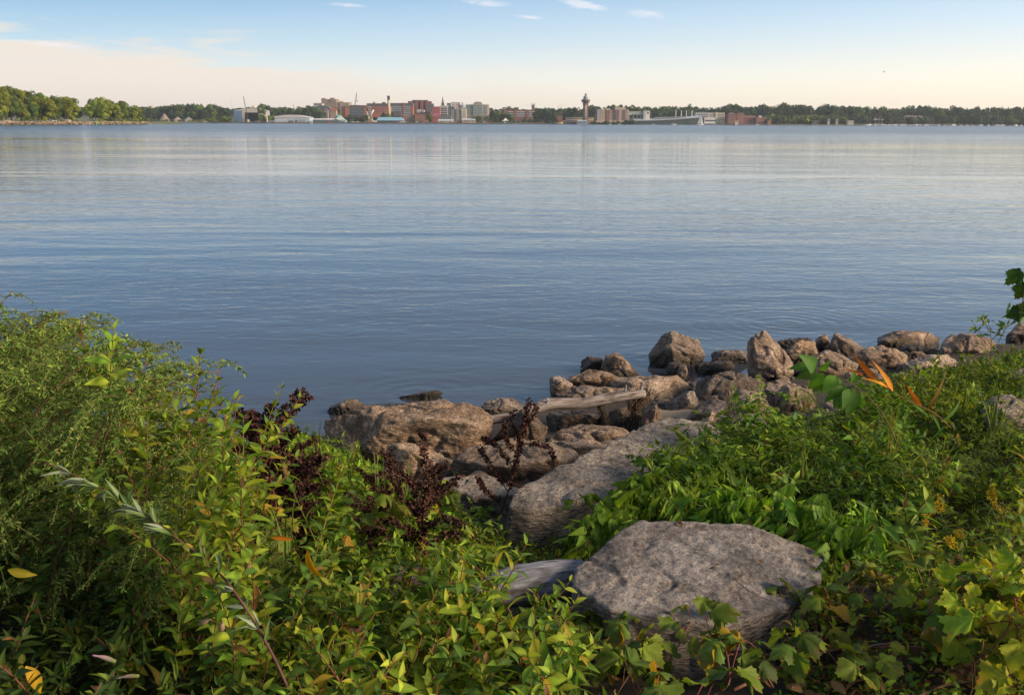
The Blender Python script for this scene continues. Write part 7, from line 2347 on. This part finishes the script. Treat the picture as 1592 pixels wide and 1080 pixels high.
# ------------------------------------------------------------------ trees of the far shore
tg = np.random.default_rng(95)


def tree_run(kind, px0, px1, step, Y0, Y1, tops, label, group, hmin=5, wide=(.7, 1.3), jit=1.9):
    xs_, ys2 = np.array(tops).T
    for px in np.arange(px0, px1, step * (1.33 if kind is T_mid and step < 5.6 else 1.0)):
        p = px + tg.uniform(-.4, .4) * step
        Y = tg.uniform(Y0, Y1)
        X = fx(p, Y)
        ty = np.interp(p, xs_, ys2) + tg.uniform(-.5, 1) * jit
        h = fh(p, ty, Y) - fz(X, Y)
        if h < hmin: h = hmin
        kind.place(int(tg.integers(0, 6)), X, Y, h, label, group, tg.uniform(0, 6.3), float(np.clip(14 / h, .7, 1.6) * tg.uniform(*wide)) * (1.2 if kind is T_mid else 1))


tree_run(T_mid, 222, 358, 5.0, 1450, 1520, [(222, 170), (240, 167), (260, 166), (285, 163.5), (320, 162.5), (340, 165), (358, 170)], 'dark rounded tree behind the gravel heaps', 'trees behind the gravel heaps')
tree_run(T_bush, 228, 350, 8.0, 1424, 1432, [(228, 186), (350, 188)], 'low scrub bush by the water near the gravel heaps', 'bushes near the gravel heaps', 3)
tree_run(T_bush, 320, 356, 5.0, 1424, 1440, [(320, 183), (356, 182)], 'olive scrub bush left of the big shed', 'bushes left of the big shed', 3)
tree_run(T_mid, 410, 502, 5.2, 1470, 1540, [(410, 164), (418, 166), (430, 170), (440, 166.5), (460, 169), (475, 167), (488, 164), (502, 172)], 'dark tree between the open shed and the stepped hotel', 'trees between the shed and the hotel')
tree_run(T_bush, 412, 432, 4.0, 1440, 1450, [(412, 181), (432, 181)], 'olive bush behind the grey annex of the warehouse', 'bushes behind the warehouse annex', 3)
tree_run(T_mid, 532, 585, 6.0, 1440, 1460, [(532, 181), (550, 180), (570, 180), (585, 183)], 'olive tree on the quay before the brick office', 'trees before the brick office', 4)
tree_run(T_mid, 595, 604, 5.0, 1450, 1460, [(595, 176), (604, 178)], 'green tree at the foot of the smokestack', 'trees at the smokestack', 4)
tree_run(T_mid, 736, 748, 5.5, 1425, 1435, [(736, 182.5), (742, 181), (748, 183)], 'round dark bushy tree beside the right warm lit boat shed', 'trees beside the boat shed', 4)
tree_run(T_mid, 761, 792, 4.2, 1470, 1520, [(761, 178), (770, 171.5), (776, 174), (786, 174.5), (792, 178)], 'dark tree between the green glass office and the long low block', 'trees by the glass office')
tree_run(T_mid, 760, 870, 6.5, 1432, 1446, [(760, 186), (800, 187), (830, 184), (870, 187)], 'small dark tree on the green near the white tent', 'small trees near the white tent', 3.5)
tree_run(T_mid, 832, 930, 4.3, 1500, 1620, [(832, 169), (845, 170), (853, 168), (866, 170), (880, 168), (895, 169), (905, 172), (915, 166), (922, 165), (930, 167)], 'dark tree on the slope behind the observation tower', 'trees behind the observation tower')
tree_run(T_mid, 920, 1000, 5.0, 1560, 1680, [(920, 165), (935, 166.5), (950, 165.5), (970, 164.5), (980, 165.5), (990, 167), (1000, 167.5)], 'tree along the ridge above the large beige hotel', 'trees above the beige hotel')
tree_run(T_mid, 925, 990, 6.0, 1412, 1416, [(925, 188.5), (990, 188)], 'small round tree on the promenade before the beige hotel', 'promenade trees before the hotel', 3)
tree_run(T_mid, 1000, 1135, 4.2, 1500, 1640, [(1000, 167), (1010, 169), (1020, 168), (1032, 166.5), (1045, 168), (1055, 165.5), (1063, 168), (1075, 163.5), (1085, 168), (1100, 166.5), (1118, 168), (1128, 166), (1135, 163)], 'dark round tree on the ridge behind the convention centre', 'trees behind the convention centre')
tree_run(T_mid, 1126, 1260, 3.9, 1490, 1620, [(1126, 166), (1135, 162.5), (1145, 165), (1160, 167), (1175, 168), (1184, 164.5), (1195, 168), (1212, 162), (1225, 163), (1235, 165), (1248, 165.5), (1260, 165)], 'dark round tree on the bluff above the brick waterworks', 'trees above the waterworks')
tree_run(T_bush, 1190, 1300, 6.0, 1445, 1480, [(1190, 182), (1240, 181), (1300, 180)], 'olive scrub on the bank right of the brick waterworks', 'scrub right of the waterworks', 3, (1.0, 1.8))
tree_run(T_mid, 1250, 1400, 3.9, 1490, 1620, [(1250, 165.5), (1258, 164), (1270, 168), (1280, 164.5), (1290, 163), (1300, 167.5), (1318, 165), (1330, 168), (1350, 168), (1365, 167), (1380, 169), (1400, 169)], 'dark round tree on the bluff behind the marina shelters', 'trees behind the marina shelters')
tree_run(T_mid, 1262, 1400, 6.0, 1440, 1460, [(1262, 184), (1290, 183), (1320, 183.5), (1345, 180), (1400, 181)], 'small dark tree among the marina shelters', 'small trees among the shelters', 4)
tree_run(T_mid, 1395, 1612, 4.2, 1490, 1620, [(1395, 169), (1407, 168), (1420, 164.5), (1430, 166), (1445, 168), (1460, 169), (1478, 166.5), (1490, 169), (1505, 170), (1520, 167.5), (1540, 168.5), (1555, 170), (1580, 168), (1592, 166), (1612, 166)], 'dark round tree on the bluff at the far right', 'trees on the far right bluff')
tree_run(T_mid, 1395, 1612, 6.2, 1440, 1462, [(1395, 183), (1440, 181), (1470, 180), (1520, 179), (1560, 180), (1612, 181)], 'lower tree behind the marina at the far right', 'lower trees at the far right', 4)

# distant wooded hills: countless crowns in one mass
hg = np.random.default_rng(97)
hc = crown(790, 12, 7, 46, 5.0, lobes=6, col=DK, z0=.05)
P, S, K_ = [], [], []
for k in range(5200):
    Y = hg.uniform(1640, 5200) if k > 1500 else hg.uniform(1640, 2400)
    px = hg.uniform(-120, 1712)
    X = fx(px, Y)
    P.append((X, Y, fz(X, Y) - 1)); S.append(hg.uniform(.7, 1.5)); K_.append((1 + hg.normal(0, .15)) * np.array([1, 1, 1]))
Rr = np.stack([rotz(a) for a in hg.uniform(0, 6.3, len(P))])
tag(obj('woods', inst(hc, Rr, P, S, K_), MAT['far_leaf'], smooth=False), 'far wooded hills fading behind the town', 'woods', None, 'stuff')
for px, t_, Y, l in [(257.5, 160, 2600, 'thin aerial on the distant hill above the gravel heaps'), (457.5, 161, 2200, 'dark church spire on the hill above the warehouse'), (1233, 163, 1700, 'thin dark chimney pipe in the trees on the bluff')]:
    mast(px, t_, 175, Y, l, r=.8 if px == 457.5 else .5)
for x0, x1, yt, Y, c, l in [(439, 445, 167.5, 1900, (.38, .17, .1), 'orange brick block on the hill above the warehouse'), (232, 237, 165.5, 2300, (.45, .33, .22), 'tan block on the distant hill by the spit tip'), (247, 252, 166, 2400, (.42, .28, .18), 'brown block on the distant hill above the gravel heaps'),
                            (452, 458, 169, 1800, (.36, .28, .2), 'pale house on the hill beside the dark spire'), (1092, 1096, 172, 1700, (.5, .45, .4), 'pale house on the ridge right of the convention masts')]:
    b = B('town_house', l, x0, x1, yt, Y, 14, c); b.grid([yt + 1.5], [x0 + 1.2, x1 - 1.2], .4, .5)

# ------------------------------------------------------------------ the evening air over the bay
m = bpy.data.materials.new('evening_air')
m.use_nodes = True
nt = m.node_tree
nt.nodes.remove(nt.nodes['Principled BSDF'])
pv = N(nt, 'ShaderNodeVolumePrincipled', {'Color': (.80, .88, 1.0, 1), 'Density': HAZE, 'Anisotropy': 0.2})
nt.links.new(pv.outputs[0], nt.nodes['Material Output'].inputs['Volume'])
tag(obj('haze', box(-9050, 9050, -80, 6050, -7, 95), m, smooth=False), kind='stuff')
